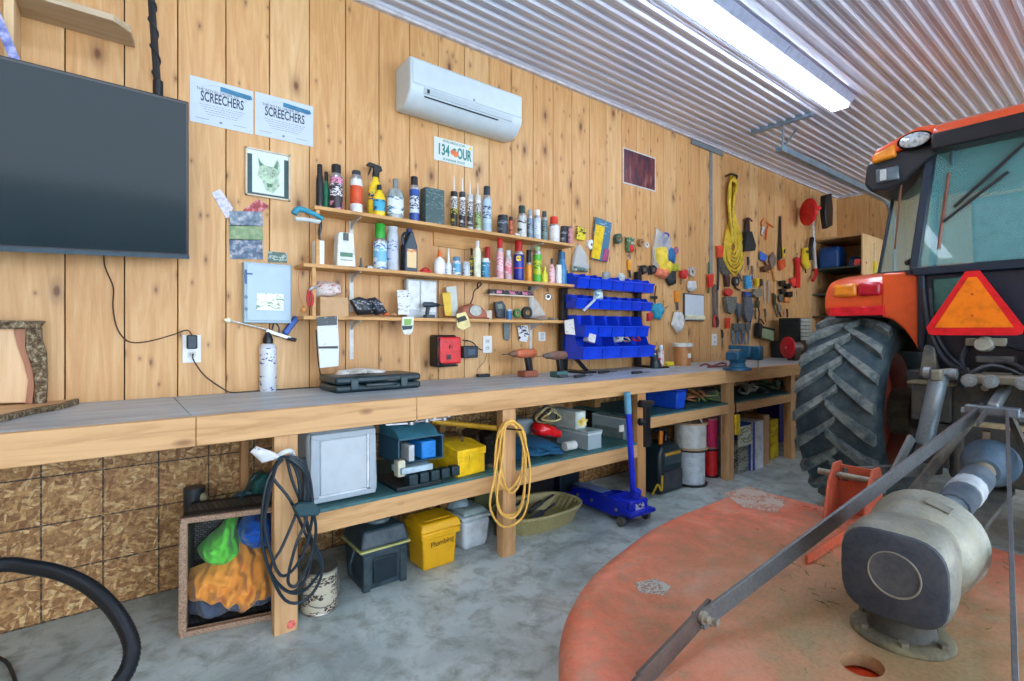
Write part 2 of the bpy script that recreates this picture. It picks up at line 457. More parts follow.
# ceiling: corrugated pre-painted steel, ribs running along the bench
t = NT('white_painted_steel'); f = t.noise(t.coord((.6, 3, 1)), 3, 4)
t.base(t.ramp(f, [(.3, rgb((196,204,224))), (.7, rgb((218,224,240)))])); t.rough(.25); t.b.inputs['Metallic'].default_value = .12; t.b.inputs['Coat Weight'].default_value = .6; t.b.inputs['Coat Roughness'].default_value = .12
steel_ceiling = t.m
m = MB(); vs = []; fs = []; pts = []
y = .0; P_ = .0815
while y > YF:
    for dy, dz in ((0, 0), (.012, 0), (.022, -.015), (.040, -.015), (.050, 0), (.0665, 0), (.0695, -.003), (.0725, 0)): pts.append((y-dy, ZC+dz))
    y -= P_
for x in (X0, X1):
    for a, b in pts: vs.append((x, a, b))
n = len(pts)
for i in range(n-1): fs.append((i, i+1, n+i+1, n+i))
m.add(vs, fs)
m.box(X0, X1, YF, .05, ZC+.01, ZC+.05)
struct(m.build('ceiling', [steel_ceiling], keep=True, ang=25))
trimw = P((205,205,212), .35)
struct(MB().box(X0, X1, -.03, 0, ZC-.035, ZC-.001).build('trim_1', [trimw]))
struct(MB().box(X1-.03, X1, YF, -.03, ZC-.035, ZC-.001).build('trim_2', [trimw]))

# ---------------------------------------------------------------- ceiling lamps: the pair in view, then unseen ones added for light
glow = emit((222,235,255), 13.0)
lamp_body = P((150,162,184), .4)
def fixture(x, y, label, first=[None]):
    if first[0] is None:
        r = thing('strip_light', label, 'ceiling light', (x, y, ZC-.018), 'strip lights on the steel ceiling')
        mb = MB(); mb.prism([(y-.115, ZC-.018), (y-.075, ZC-.06), (y+.075, ZC-.06), (y+.1, ZC-.018)], x-.61, x+.61, ax='x')
        mb.build('housing', [lamp_body], r)
        MB().box(x-.605, x+.605, y-.065, y+.065, ZC-.092, ZC-.062).build('diffuser', [glow], r, bevel=.012)
        for e in (-.612, .6): MB().box(x+e, x+e+.012, y-.055, y+.055, ZC-.08, ZC-.058).build('end_clip', [P((150,140,130), .5)], r)
        first[0] = r; return r
    return dup(first[0], (x, y, ZC-.018), label)
fixture(4.27, -1.25, 'bright strip light on the steel ceiling farther of the pair in view')
fixture(3.04, -1.25, 'bright strip light cut off by the top edge of the photo')
for x, y, nm in ((.4,-1.25,'unseen added strip light above the television end of the bench'), (-1.9,-1.25,'unseen added strip light at the left wall above the bench'),
              (7.2,-4.3,'unseen added strip light over the front of the tractor'), (4.3,-4.6,'unseen added strip light beyond the tractor cab'), (1.2,-3.9,'unseen added strip light over the camera side of the mower'),
              (-1.5,-3.9,'unseen added strip light in the middle of the left half of the shop'), (5.8,-6.3,'unseen added strip light near the open side towards the tractor'), (2.5,-6.3,'unseen added strip light near the middle of the open side'), (-.8,-6.3,'unseen added strip light near the left end of the open side')):
    fixture(x, y, nm)  # these stay out of view, added to light the room evenly

# ---------------------------------------------------------------- workbench
pw = wood((208,164,112), 0); pz = wood((212,168,118), 2); pzd = wood((196,146,92), 2)
gtop = NT('grey_painted_plywood'); v = gtop.coord((.5, 3, 1))
col = gtop.ramp(gtop.noise(v, 4, 7, .65, .4), [(.3, rgb((140,152,160))), (.55, rgb((172,184,190))), (.75, rgb((200,206,208)))])
gtop.base(gtop.mix(gtop.ramp(gtop.noise(gtop.coord((1,1,1)), 3.5, 6), [(.55,(0,0,0)),(.72,(.5,.5,.5))]), col, rgb((150,140,120)))); gtop.rough(.42)
greytop = gtop.m
BZ, BF, SZ = .925, -.715, .475
bench = thing('workbench', 'long built-in wooden workbench with grey painted top along the plank wall', 'workbench', (2.2, -.36, 0))
m = MB()
edges = [-2.6, -1.0, .235, 1.46, 2.68, 3.9, 5.12, 6.34, 7.55]
for a, b in zip(edges, edges[1:]): m.box(a+.001, b-.001, BF+.0, -.004, BZ-.02, BZ)
m.build('worktop', [greytop], bench, bevel=.0015, seg=1)
fb = [-2.6, .245, 1.14, 3.9, 6.34, 7.55]
for a, b in zip(fb, fb[1:]):
    MB().box(a+.0008, b-.0008, BF-.038, BF, BZ-.108, BZ-.001).build('front_board', [pw], bench, bevel=.003)
posts = [-.62, .565, 1.725, 2.885, 4.075, 5.24, 6.42, 7.5]
for i, x in enumerate(posts):
    MB().box(x-.045, x+.045, BF, BF+.04, 0, BZ-.02).box(x-.03, x+.058, BF+.04, BF+.078, 0, BZ-.02).build('leg', [pz if i % 3 else pzd], bench, bevel=.003)
    MB().box(x-.045, x-.007, -.045, -.004, 0, BZ-.02).build('rear_leg', [pzd], bench, bevel=.003)
teal = P((62,110,112), .5, var=.2)
SZ3 = .645
for i_, (a, b) in enumerate(zip(posts[1:-1], posts[2:])):
    zz_ = SZ if i_ < 2 else SZ3
    MB().box(a+.0455, b-.0455, BF+.0, BF+.038, zz_-(.1 if i_ < 2 else .088), zz_-.013).build('shelf_rail', [pw], bench, bevel=.003)
MB().box(posts[1]+.06, posts[3]-.01, BF+.002, -.05, SZ-.012, SZ).build('lower_shelf', [teal], bench)
MB().box(posts[3]+.0, 7.4, BF+.002, -.05, SZ3-.012, SZ3).build('upper_lower_shelf', [teal], bench)
# red paint spot at the foot of the first leg
MB().cyl((.585, BF-.001, .03), (.585, BF+.001, .03), .018, n=10).build('paint_mark', [P((225,110,100), .6, var=.4, sc=60)], bench)

# ---------------------------------------------------------------- wall shelves
sw = wood((208,160,100), 0, sc=1.1)
def wall_shelf(z, xa, xb, label, dep=.17):
    r = thing('wall_shelf', label, 'shelf', ((xa+xb)/2, 0, z-.02), 'pine shelves on the plank wall')
    MB().box(xa, xb, -dep, -.001, z-.02, z).build('board', [sw], r, bevel=.002)
    br = P((212,214,210), .4)
    for x in (XX(351), XX(530)):
        MB().box(x-.012, x+.012, -.008, .001, z-.245, z-.021).build('wall_strip', [br], r)
        MB().prism([(-.008, z-.021), (-dep+.02, z-.021), (-dep+.02, z-.027), (-dep*.55, z-.034), (-.008, z-.075)], x-.004, x+.004, ax='x').build('bracket', [br], r)
    return r
ZS = (1.905, 1.597, 1.321)
s1 = wall_shelf(ZS[0], .845, 2.79, 'top pine wall shelf holding spray cans and caulk tubes')
s2 = wall_shelf(ZS[1], .79, 2.80, 'middle pine wall shelf holding glue bottles and charger')
s3 = wall_shelf(ZS[2], .79, 2.76, 'lowest pine wall shelf with cardboard box and planer')
for s, x, z0 in ((s1, .865, ZS[1]+.001), (s2, .845, ZS[2]+.001)):
    MB().box(x-.009, x+.009, -.165, -.15, z0, z0+ (ZS[0]-ZS[1] if s is s1 else ZS[1]-ZS[2])-.0215).build('prop', [sw], s)
MB().box(XX(433), XX(489), -.012, -.001, ZZ(450,248), ZZ(450,234)).build('cleat', [sw], s1)

# ---------------------------------------------------------------- split air conditioner
ax0, ax1 = XX(397), XX(523)-.02
dep = .2
ax0 = XX(397, -.02); ax1 = XX(522.5, -dep)
zt = ZZ(408.7, 53, -dep); zb = zt-.285
ac = thing('air_conditioner', 'white wall-mounted split air conditioner head near the ceiling', 'air conditioner', ((ax0+ax1)/2, 0, zb))
acw = P((202,218,226), .3, var=.03)
poly = [(.001, zt-.01), (-dep*.9, zt), (-dep, zt-.015), (-dep, zt-.17), (-dep*.97, zt-.205), (-dep*.72, zb+.02), (-dep*.45, zb), (.001, zb+.01)]
MB().prism(poly, ax0, ax1, ax='x').build('casing', [acw], ac, bevel=.012, seg=3)
MB().box(ax0+.012, ax1-.012, -dep-.006, -dep+.01, zt-.165, zt-.018).build('front_panel', [acw], ac, bevel=.006)
m = MB(); M_ = Matrix.Translation((0, -dep*.955, zt-.2))
m.prism([(-dep*1.0-.004, zt-.172), (-dep*.985-.003, zt-.206), (-dep*.985+.004, zt-.206), (-dep*.99, zt-.172)], ax0+.09, ax1-.09, ax='x')
m.build('louver', [P((178,194,202), .3, var=.03)], ac)
MB().prism([(-.1895,zt-.2165),(-.1845,zt-.2225),(-.176,zt-.2155),(-.181,zt-.2095)], ax0+.1, ax1-.2, ax='x').build('air_slot', [P((30,40,48), .6)], ac)
MB().box(ax0+.11, ax0+.125, -dep-.006, -dep+.004, zt-.2, zt-.178).build('vane_pivot', [P((30,34,38), .6)], ac)
cx = (ax0+ax1)/2+.02
MB().cyl((cx, -dep-.0075, zt-.15), (cx, -dep-.005, zt-.15), .009).build('badge', [P((150,160,166), .4)], ac)
# ---------------------------------------------------------------- number plate
a = W(433.7, 136); b = W(474, 166.5); x0, x1 = a.x, a.x+.305; z1 = a.z; z0 = z1-.153
t_ = thing('license_plate', 'white and green licence plate 134 OUR beneath the air conditioner', 'license plate', ((x0+x1)/2, -.004, z0))
pl = P((210,220,218), .35, var=.03)
MB().box(x0, x1, -.005, .001, z0, z1).build('plate', [pl], t_, bevel=.002)
grn = P((20,128,118), .4, var=.05)
zc = (z0+z1)/2; xc = (x0+x1)/2
text('number', '134', facing((xc-.082, -.0055, zc-.002)), .1, grn, t_, sx=.62, bold=.003)
text('letters', 'OUR', facing((xc+.08, -.0055, zc-.002)), .1, grn, t_, sx=.52, bold=.003)
text('caption', 'MYFLORIDA.COM', facing((xc, -.0055, z1-.018)), .022, grn, t_)
text('caption', 'SUNSHINE STATE', facing((xc, -.0055, z0+.017)), .022, grn, t_)
m = MB(); m.cyl((xc-.008, -.0062, zc), (xc-.008, -.005, zc), .02).cyl((xc+.012, -.0064, zc-.008), (xc+.012, -.005, zc-.008), .021)
m.build('fruit_emblem', [P((232,120,60), .4)], t_)
MB().prism([(xc-.015, zc+.018), (xc+.002, zc+.03), (xc+.02, zc+.02), (xc+.005, zc+.012)], -.0064, -.005).build('leaf', [grn], t_)
MB().box(x1-.035, x1-.012, -.0058, -.005, z1-.03, z1-.012).build('sticker', [P((235,200,60), .4)], t_)

# ---------------------------------------------------------------- dark framed tin sign
x0, x1 = XX(622.5), XX(655); zt_ = ZZ(622.5, 147); z0 = ZZ(622.5, 183)
t_ = thing('tin_sign', 'dark maroon rectangular tin sign with pale border high on plank wall', 'sign', ((x0+x1)/2, -.003, z0))
MB().box(x0, x1, -.006, -.002, z0, zt_).build('border', [P((205,208,206), .4)], t_, bevel=.003)
n_ = NT('faded_sign'); n_.base(n_.ramp(n_.noise(n_.coord((9,1,2.5)), 2.2, 4), [(.35, rgb((44,38,60))), (.55, rgb((110,52,56))), (.75, rgb((160,110,104)))])); n_.rough(.3)
MB().box(x0+.012, x1-.012, -.0075, -.005, z0+.012, zt_-.012).build('panel', [n_.m], t_)

# ---------------------------------------------------------------- certificates
paper = P((194,208,220), .5, var=.03); ink = P((40,60,78), .5); ribn = P((44,120,158), .5)
for i, (pa, pb, ya, yb, lab) in enumerate(((190, 253, 75, 121, 'laminated SCREECHERS certificate beside the television, left one of the pair'),
                                          (255, 313, 91.5, 134.5, 'laminated SCREECHERS certificate above the dog picture, right one of the pair'))):
    x0, x1 = XX(pa), XX(pb); z1 = ZZ(pa, ya); z0 = ZZ(pa, yb); xc = (x0+x1)/2; w = x1-x0; h = z1-z0
    t_ = thing('certificate', lab, 'certificate', (xc, 0, z0), 'certificates on the plank wall')
    MB().box(x0, x1, -.003, -.001, z0, z1).build('sheet', [paper], t_)
    text('heading', 'SCREECHERS', facing((xc, -.0035, z0+h*.6)), .068, ink, t_, sx=w*.7/.40, bold=.0012, depth=.0004)
    text('subheading', 'THE ROYAL ORDER OF', facing((xc-.02, -.0035, z0+h*.755)), .018, ink, t_, depth=.0003)
    m = MB(); m.prism([(xc-.01, z1-.02), (xc+.13, z1-.028), (xc+.137, z1-.045), (xc+.12, z1-.052), (xc-.01, z1-.043)], -.0042, -.003)
    m.build('ribbon', [ribn], t_)
    m = MB()
    for j in range(5):
        z = z0+h*(.43-.05*j); q = w*(.36-.03*j)
        x = xc-q
        while x < xc+q: l = rnd.uniform(.006, .018); m.box(x, min(x+l, xc+q), -.0034, -.003, z, z+.0022); x += l+.004
    for xx in (x0+.05, x1-.06): m.box(xx-.03, xx+.03, -.0034, -.003, z0+.025, z0+.027)
    m.box(xc-.014, xc-.002, -.0034, -.003, z0+.018, z0+.028)
    m.build('fine_print', [P((110,128,144), .5)], t_)
    m = MB()
    arc = [(xc+.12*math.cos(a), z0+h*.6+.07*math.sin(a)) for a in [R(20+14*q) for q in range(11)]]
    for (a1, b1), (a2, b2) in zip(arc, arc[1:]): m.bar((a1, -.0033, b1), (a2, -.0033, b2), .0006, .003, up=(0,1,0))
    m.build('arch_line', [P((150,170,186), .5)], t_)

# ---------------------------------------------------------------- framed dog drawing
x0, x1 = XX(245), XX(289.5); z1 = ZZ(245, 147); z0 = ZZ(245, 195); xc = (x0+x1)/2; zc = (z0+z1)/2
t_ = thing('framed_picture', 'framed pencil drawing of a pricked-ear dog below the certificates', 'picture', (xc, 0, z0))
fr = P((206,196,176), .4)
m = MB()
for q in ((x0, x1, z1-.008, z1), (x0, x1, z0, z0+.008), (x0, x0+.008, z0, z1), (x1-.008, x1, z0, z1)): m.box(q[0], q[1], -.016, -.002, q[2], q[3])
m.build('frame', [fr], t_)
MB().box(x0+.006, x1-.006, -.008, -.003, z0+.006, z1-.006).build('mat_board', [P((34,72,68), .4)], t_)
MB().prism([(x0+.006,z1-.007),(x1-.006,z1-.007),(x1-.006,z1-.03),(x1-.03,z1-.03),(x1-.03,z0+.02),(x0+.032,z0+.02),(x0+.032,z1-.03),(x0+.006,z1-.03)], -.0088, -.0075).build('paper', [P((214,226,224), .5, var=.02)], t_)
W_ = x1-x0; H_ = z1-z0
def dp(l): return [(x0+W_*a, z0+H_*b) for a, b in l]
g1 = P((178,204,178), .6, var=.35, sc=60); g2 = P((92,134,106), .6, var=.3, sc=60)
MB().prism(dp([(.26,.86),(.3,.62),(.26,.45),(.36,.36),(.44,.16),(.62,.12),(.76,.3),(.72,.5),(.78,.62),(.72,.88),(.6,.68),(.42,.68)]), -.0095, -.0087).build('dog_drawing', [g1], t_)
m = MB()
for q in ([(.28,.8),(.31,.64),(.38,.68)], [(.71,.82),(.62,.67),(.72,.64)], [(.46,.32),(.6,.3),(.58,.24),(.48,.22)]): m.prism(dp(q), -.0102, -.0094)
for a, b in ((.4,.55), (.6,.54)): m.cyl((x0+W_*a, -.0102, z0+H_*b), (x0+W_*a, -.0094, z0+H_*b), .004, n=8)
m.build('dog_features', [g2], t_)

# ---------------------------------------------------------------- leaflets pinned on the wall
def leaflet(poly, y, mat, name, label, cat, group=None):
    m = MB().prism([tuple((W(a, b, y).x, W(a, b, y).z)) for a, b in poly], y-.0012, .001)
    return tag(m.build(name, [mat]), label, cat, group)
def photo_mat(cs, sc=6):
    t = NT('printed_picture'); f = t.noise(t.coord(), sc*4, 5, .6)
    t.base(t.ramp(f, [(.3+.4*i/(len(cs)-1), rgb(c)) for i, c in enumerate(cs)])); t.rough(.35); return t.m
leaflet([(211.5,193),(220,189),(226,197),(233,208),(230,217),(226,218)], -.002, photo_mat([(120,160,190),(220,214,224),(90,110,140)]), 'brochure', 'folded blue and white brochure pinned at an angle above the landscape photo', 'brochure')
leaflet([(243,210),(258,199),(269,206),(256,218),(246,216)], -.002, photo_mat([(30,40,50),(180,40,48),(210,210,214)]), 'brochure', 'dark red folded brochure tilted beside the dog picture', 'brochure')
t_ = thing('poster', 'green landscape photo poster above the grey electrical panel', 'poster', (XX(246), 0, ZZ(246,260)))
pm = [photo_mat([(50,70,90),(110,130,150),(190,190,190)], 9), photo_mat([(80,120,84),(120,150,100),(160,170,130)], 9), photo_mat([(24,36,50),(70,100,130),(200,196,196)], 9)]
for mm, (a, b) in zip(pm, ((212,226), (226,240), (240,259))):
    m = MB().prism([(XX(229), ZZ(229,a-1)), (XX(262), ZZ(262,a)), (XX(263), ZZ(263,b+.5)), (XX(230), ZZ(230,b))], -.006, -.004)
    m.build('printed_band', [mm], t_)
leaflet([(268,251),(287,253),(287,263),(268,262)], -.002, PR((60,92,84), (170,190,180)), 'card', 'small dark green printed card on top of the electrical panel', 'card')
# ---------------------------------------------------------------- electrical panel
x0, x1 = XX(242), XX(291.5,-.05); z1 = ZZ(242, 262.5); z0 = ZZ(242, 323)
t_ = thing('electrical_panel', 'pale grey electrical panel with small framed screen on the wall', 'electrical panel', ((x0+x1)/2, 0, z0))
pc = P((164,190,206), .4, var=.03)
MB().box(x0, x1, -.05, -.001, z0, z1).build('cover', [pc], t_, bevel=.004)
MB().box(x0+.012, x1-.006, -.055, -.048, z0+.012, z1-.012).build('door', [P((172,198,214), .35, var=.03)], t_, bevel=.003)
xa, xb = XX(256.5,-.055), XX(283.5,-.055)
MB().box(xa, xb, -.057, -.054, ZZ(256,310,-.055), ZZ(256,293,-.055)).build('label', [PR((232,240,226), (120,160,110), 60, .45)], t_, bevel=.001)
m = MB(); 
for px, py in ((246,297),(246,309)): p = W(px, py, -.055); m.prism([(p.x-.01,p.z),(p.x,p.z+.012),(p.x+.01,p.z),(p.x,p.z-.012)], -.057, -.054)
m.build('diamond_mark', [P((96,124,140), .4)], t_)
p = W(246, 272, -.055); MB().box(p.x-.006, p.x+.004, -.0575, -.054, p.z-.06, p.z+.012).box(p.x+.004, p.x+.03, -.0575, -.054, p.z-.012, p.z-.004).build('latch', [P((34,84,150), .4)], t_)

# ---------------------------------------------------------------- television on its ceiling pole
u = Vector((.609, .13, .0)).normalized(); br = W(189, 259, -.12); tr = W(189, 102, -.26)
n_ = u.cross(Vector((0,0,1))).normalized()      # towards the room
if n_.y > 0: n_ = -n_
uz = (tr-br).normalized(); ux = (u-uz*u.dot(uz)).normalized(); n_ = ux.cross(uz)
if n_.y > 0: n_ = -n_
Hh = (tr-br).length; Ww = 1.28
TM = Matrix(((ux.x, n_.x, uz.x, br.x), (ux.y, n_.y, uz.y, br.y), (ux.z, n_.z, uz.z, br.z), (0,0,0,1)))
t_ = thing('television', 'large black flat-screen television hung on a ceiling pole at left', 'television', (br.x-.6, br.y, br.z))
blk = P((16,18,22), .3)
MB().box(-Ww, 0, -.035, 0, 0, Hh, M=TM).build('casing', [blk], t_, bevel=.004)
sc = NT('glossy_screen'); sc.b.inputs['Base Color'].default_value = rgb((6,30,38)); sc.rough(.1); sc.b.inputs['IOR'].default_value = 1.3
MB().box(-Ww+.012, -.012, -.001, .002, .024, Hh-.012, M=TM).build('screen', [sc.m], t_)
MB().box(-Ww, 0, 0, .006, 0, .018, M=TM).build('lower_bezel', [P((36,60,76), .25)], t_)
MB().box(-.62, -.2, -.1, -.035, .25, .55, M=TM).build('mount_plate', [P((30,32,34), .5)], t_)
pt = W(150, -20, -.16); pb = W(158, 92, -.16)
m = MB().tube([(pt.x-.02, -.16, ZC-.02), pt, pb.lerp(pt, .5), pb], .014, 8)
pts = [pt.lerp(pb, i/24)+Vector((.016*math.cos(i*1.1), .016*math.sin(i*1.1), 0)) for i in range(25)]
m.tube(pts, .005, 6, sm=2)
m.build('hanging_pole', [P((26,28,32), .5)], t_)
MB().cyl(pb-Vector((0,0,.03)), pb+Vector((0,0,.05)), .02).build('pole_collar', [P((20,22,26), .5)], t_, bevel=.003)
# TV power cord down to the outlet
def cord(name, pts, r, col, label, cat='cord', group=None, rough=.5, n=7, sm=4, m=None):
    mm = MB().tube(pts, r, n, sm=sm)
    return tag(mm.build(name, [m or P(col, rough)]), label, cat, group)
Y = -.012
_pc = cord('power_cord', [W(a,b,Y) for a,b in ((104,250),(104,262),(107,272),(113.5,288),(113,308),(118,330),(130,342),(150,341),(175,334),(187,330),(192,335))], .0028, (60,40,26), 'x')
for k_ in ('label', 'category'): del _pc[k_]
_pc.parent = t_; _pc.location = ORI[_pc.name]-ORI[t_.name]
def outlet(px0, px1, py0, py1, name, label, plug=False):
    x0, x1 = XX(px0,-.006), XX(px1,-.006); z1 = ZZ(px0,py0,-.006); z0 = ZZ(px0,py1,-.006)
    r = thing(name, label, 'outlet', ((x0+x1)/2, 0, z0), 'white outlet plates on the plank wall')
    MB().box(x0, x1, -.007, -.0005, z0, z1).build('cover_plate', [P((232,236,236), .35, var=.03)], r, bevel=.002)
    xc = (x0+x1)/2
    for z in (z0+(z1-z0)*.3, z0+(z1-z0)*.7): MB().box(xc-.017, xc+.017, -.009, -.006, z-.014, z+.014).build('receptacle', [P((208,212,212), .4, var=.03)], r, bevel=.002)
    m = MB()
    for z in (z0+(z1-z0)*.3, z0+(z1-z0)*.7):
        for d in (-.007, .007): m.box(xc+d-.0012, xc+d+.0012, -.0095, -.0085, z-.004, z+.006)
    m.build('slots', [P((40,40,44), .5)], r)
    return r
outlet(182.5, 201, 335, 363, 'wall_outlet', 'white wall outlet with black adapter between television and panel')
outlet(483, 492, 336, 353, 'wall_outlet', 'white wall outlet above the bench right of the red charger')
outlet(712, 717, 334, 345.5, 'wall_outlet', 'small white wall outlet under the saw blades above the vise')
p0 = W(187, 349, -.04); p1 = W(197.5, 335, -.04)
tag(MB().box(p0.x, p1.x, -.045, -.0085, p0.z, p1.z).build('power_adapter', [P((24,44,60), .4)], bevel=.006), 'black power adapter plugged into the outlet near the television', 'adapter')
cord('charging_cable', [W(192.5,354,-.012), W(194,361,-.03), W(205,376,-.03), W(222,388,-.02)]+[Vector((XX(px,-.03), -.03, BZ+.004)) for px in (232,250,280,305,317)]+[W(322,385,-.03), W(318,360,-.025), W(316,330,-.02)], .0032, (46,34,26), 'dark cord running from outlet along the bench behind spray can')
# ---------------------------------------------------------------- little shelf at the top left corner and strap
xs0, xs1 = W(14,8,-.2).x, W(137,2,-.2).x
zsh = ZZ(60, 5, -.2)
t_ = thing('corner_shelf', 'pale wooden shelf near the ceiling above the television', 'shelf', ((xs0+xs1)/2, 0, zsh))
q = [(xs0, -.001), (xs1, -.001), (xs1-.02, -.14), (xs1-.08, -.2), (xs0, -.2)]
MB().prism([(a, b) for a, b in q], zsh, zsh+.028, ax='z').build('board', [wood((196,178,150), 0, knots=False)], t_, bevel=.002)
MB().box(xs0-.03, xs0, -.2, -.001, zsh-.42, zsh+.3).build('side_panel', [wood((220,190,145), 2)], t_, bevel=.002)
a = W(-6, 10, -.26); b = W(16, 62, -.26)
tag(MB().bar(a, b, .03, .006, up=(0,1,0)).build('strap', [photo_mat([(40,50,110),(130,140,200),(230,225,235)])], bevel=.001), 'blue and white strap hanging at upper left behind television', 'strap')

# ---------------------------------------------------------------- live edge wood art leaning on the bench
bark = NT('bark'); v_ = bark.coord(); f_ = bark.noise(v_, 55, 6, .75)
bark.base(bark.ramp(f_, [(.36, rgb((46,34,24))), (.5, rgb((112,92,66))), (.66, rgb((190,180,150)))])); bark.rough(.8); bark.bump(f_, .8, .01); bark = bark.m
slab = wood((226,190,146), 2, knots=False, dark=.85); heart = wood((166,110,78), 2, knots=False)
t_ = thing('live_edge_panel', 'live-edge wooden plaque with bark rim leaning at left end of bench', 'wood plaque', (XX(0,-.06), -.05, BZ))
def PW(l, y): return [(W(a,b,y).x, W(a,b,y).z) for a, b in l]
y_ = -.05
MB().prism([(W(-60,327,y_).x, W(-60,322,y_).z)]+PW([(22,327),(20,345),(27,365),(31,380),(29,402),(0,402)], y_)+[(W(-60,402,y_).x, W(-60,408,y_).z)], y_-.02, y_).build('pale_board', [slab], t_)
MB().prism(PW([(14,327),(27,327),(26,345),(33,368),(35,385),(33,403),(26,403),(29,380),(25,365),(18,345)], y_), y_-.026, y_-.004).build('heartwood', [heart], t_)
MB().prism(PW([(27,326),(42,326),(43,340),(47,352),(48,375),(47,403),(34,403),(36,385),(33,368),(27,350)], y_), y_-.035, y_+.01).build('side_bark', [bark], t_, bevel=.005)
MB().prism(PW([(-60,318),(0,320.5),(46.5,321),(40,328.5),(0,329)], y_)+PW([(-60,328)], y_), y_-.05, y_+.012).build('top_bark', [bark], t_, bevel=.004)
sl = thing('live_edge_slab', 'live-edge bark slab lying on the bench under the plaque', 'wood slab', (XX(0,-.3), -.3, BZ))
g = [G(a, b, BZ+.012) for a, b in ((-70,398),(48,398.5),(78,399.5),(60,405),(30,410),(0,417),(-60,428))]
MB().prism([(p.x, p.y) for p in g], BZ+.001, BZ+.016, ax='z').build('board', [wood((206,164,118), 0, knots=False)], sl)
g = [G(a, b, BZ+.012) for a, b in ((79,398.5),(79,401.5),(60,407),(30,412),(0,419.5),(-60,431),(-60,427),(0,416.5),(30,410),(60,404.8))]
MB().prism([(p.x, p.y) for p in g], BZ+.0005, BZ+.019, ax='z').build('bark_rim', [bark], sl, bevel=.002)
# ================================================================ THINGS ON THE SHELVES
def rad(px0, px1, y):
    a = W((px0+px1)/2, HX, y); X, Y = ray((px0+px1)/2); t = (D+y)/Y
    return abs(px1-px0)/2*t/FL*1.03
def loc(px0, px1, y, z): return Vector((XX((px0+px1)/2, y), y, z))
def hgt(px0, px1, pyt, y, z): return ZZ((px0+px1)/2, pyt, y)-z
CHR = metal((190,190,190), .3)
def aerosol(px0, px1, pyt, sh, name, label, body, cap, band=None, y=-.09, cat='spray can', grp=None, capf=.17, z=None, k=.92):
    z = ZS[sh] if z is None else z
    r = rad(px0, px1, y)*k; p = loc(px0, px1, y, z); h = hgt(px0, px1, pyt, y, z)
    t = thing(name, label, cat, p, grp)
    hb = h*(1-capf)
    ms = [body, band or body, body, CHR, CHR]
    MB().lathe([(r*.94,0),(r,.004),(r,hb*.25),(r,hb*.7),(r,hb*.86),(r*.86,hb*.95),(r*.6,hb)], p, 18, [0,0,1,0,2,2]).build('can', [body, band or body, CHR], t)
    MB().lathe([(r*.72,hb*.94),(r*.74,h-.006),(r*.66,h)], p, 16).build('cap', [cap], t)
    return t
def tube_caulk(px0, px1, pyt, pyn, sh, name, label, body, top, band, y=-.08):
    z = ZS[sh]; r = rad(px0, px1, y)*.84; p = loc(px0, px1, y, z); h = hgt(px0, px1, pyt, y, z); hn = hgt(px0, px1, pyn, y, z)
    t = thing(name, label, 'caulk tube', p, 'caulk tubes on the top shelf')
    MB().lathe([(r,0),(r,h*.12),(r,h*.55),(r,h*.86),(r,h)], p, 16, [0,1,2,0]).build('cartridge', [body, band, PR((228,228,224),(60,60,70))], t)
    MB().lathe([(r*.96,h),(r*.5,h+.006)], p, 14).build('end_cap', [top], t)
    MB().lathe([(r*.3,h+.004),(r*.26,h+.02),(r*.1,hn),(0,hn)], p, 10).build('nozzle', [P((226,232,232), .35, var=.03)], t)
    return t
def bottle(px0, px1, pyt, sh, name, label, body, cap, band=None, y=-.09, cat='bottle', neck=.34, capf=.2, shoulder=.68, sy=.75, z=None, spout=False, k=.95, grp=None):
    z = ZS[sh] if z is None else z
    r = rad(px0, px1, y)*k; p = loc(px0, px1, y, z); h = hgt(px0, px1, pyt, y, z); hb = h*(1-capf)
    t = thing(name, label, cat, p, grp)
    MB().lathe([(r*.92,0),(r,.006),(r,hb*.18),(r,hb*shoulder*.88),(r*.97,hb*shoulder),(r*.75,hb*(shoulder+.14)),(r*neck,hb*.93),(r*neck,hb)], p, 20, [0,0,1,0,0,0,0], sy=sy).build('body', [body, band or body], t)
    if spout: MB().lathe([(r*neck*1.15,hb*.97),(r*neck*1.1,hb+(h-hb)*.3),(r*.12,h),(0,h)], p, 12).build('spout', [cap], t)
    else: MB().lathe([(r*neck*1.15,hb*.97),(r*neck*1.15,h-.003),(r*neck*.95,h)], p, 14).build('cap', [cap], t)
    return t
def jar(px0, px1, pyt, sh, name, label, body, lid, band=None, y=-.09, cat='jar', lf=.2, z=None, grp=None, k=.95):
    z = ZS[sh] if z is None else z
    r = rad(px0, px1, y)*k; p = loc(px0, px1, y, z); h = hgt(px0, px1, pyt, y, z)
    t = thing(name, label, cat, p, grp)
    MB().lathe([(r*.93,0),(r,.005),(r,h*.2),(r,h*.7),(r*.98,h*.8),(r*.86,h*(1-lf))], p, 20, [0,0,1,0,0]).build('body', [body, band or body], t)
    MB().lathe([(r*.9,h*(1-lf)),(r*.92,h-.003),(r*.86,h)], p, 18).build('lid', [lid], t)
    return t
K = P((22,24,28), .4); WHT = P((232,236,236), .4, var=.04)
# ---- top shelf
bottle(316, 323.5, 164.5, 0, 'marker_bottle', 'slim black bottle at the left end of the top shelf', P((24,26,30), .35), K, neck=.6, sy=1, shoulder=.8)
bottle(323, 329.5, 172, 0, 'lubricant_bottle', 'green bottle with dark cap behind the pink spray can', P((26,120,90), .4), K, y=-.05, neck=.5, sy=.9)
aerosol(329.5, 343, 165, 0, 'spray_can', 'black and pink patterned spray can near left end of top shelf', PR((44,38,50),(226,150,180),55,.55), K, PR((60,50,60),(230,230,235),60,.5))
aerosol(350, 362.6, 171, 0, 'spray_can', 'red, white and blue spray can left of yellow spray bottle', P((226,232,236), .35), P((40,50,60), .4), P((222,84,40), .35), capf=.08)
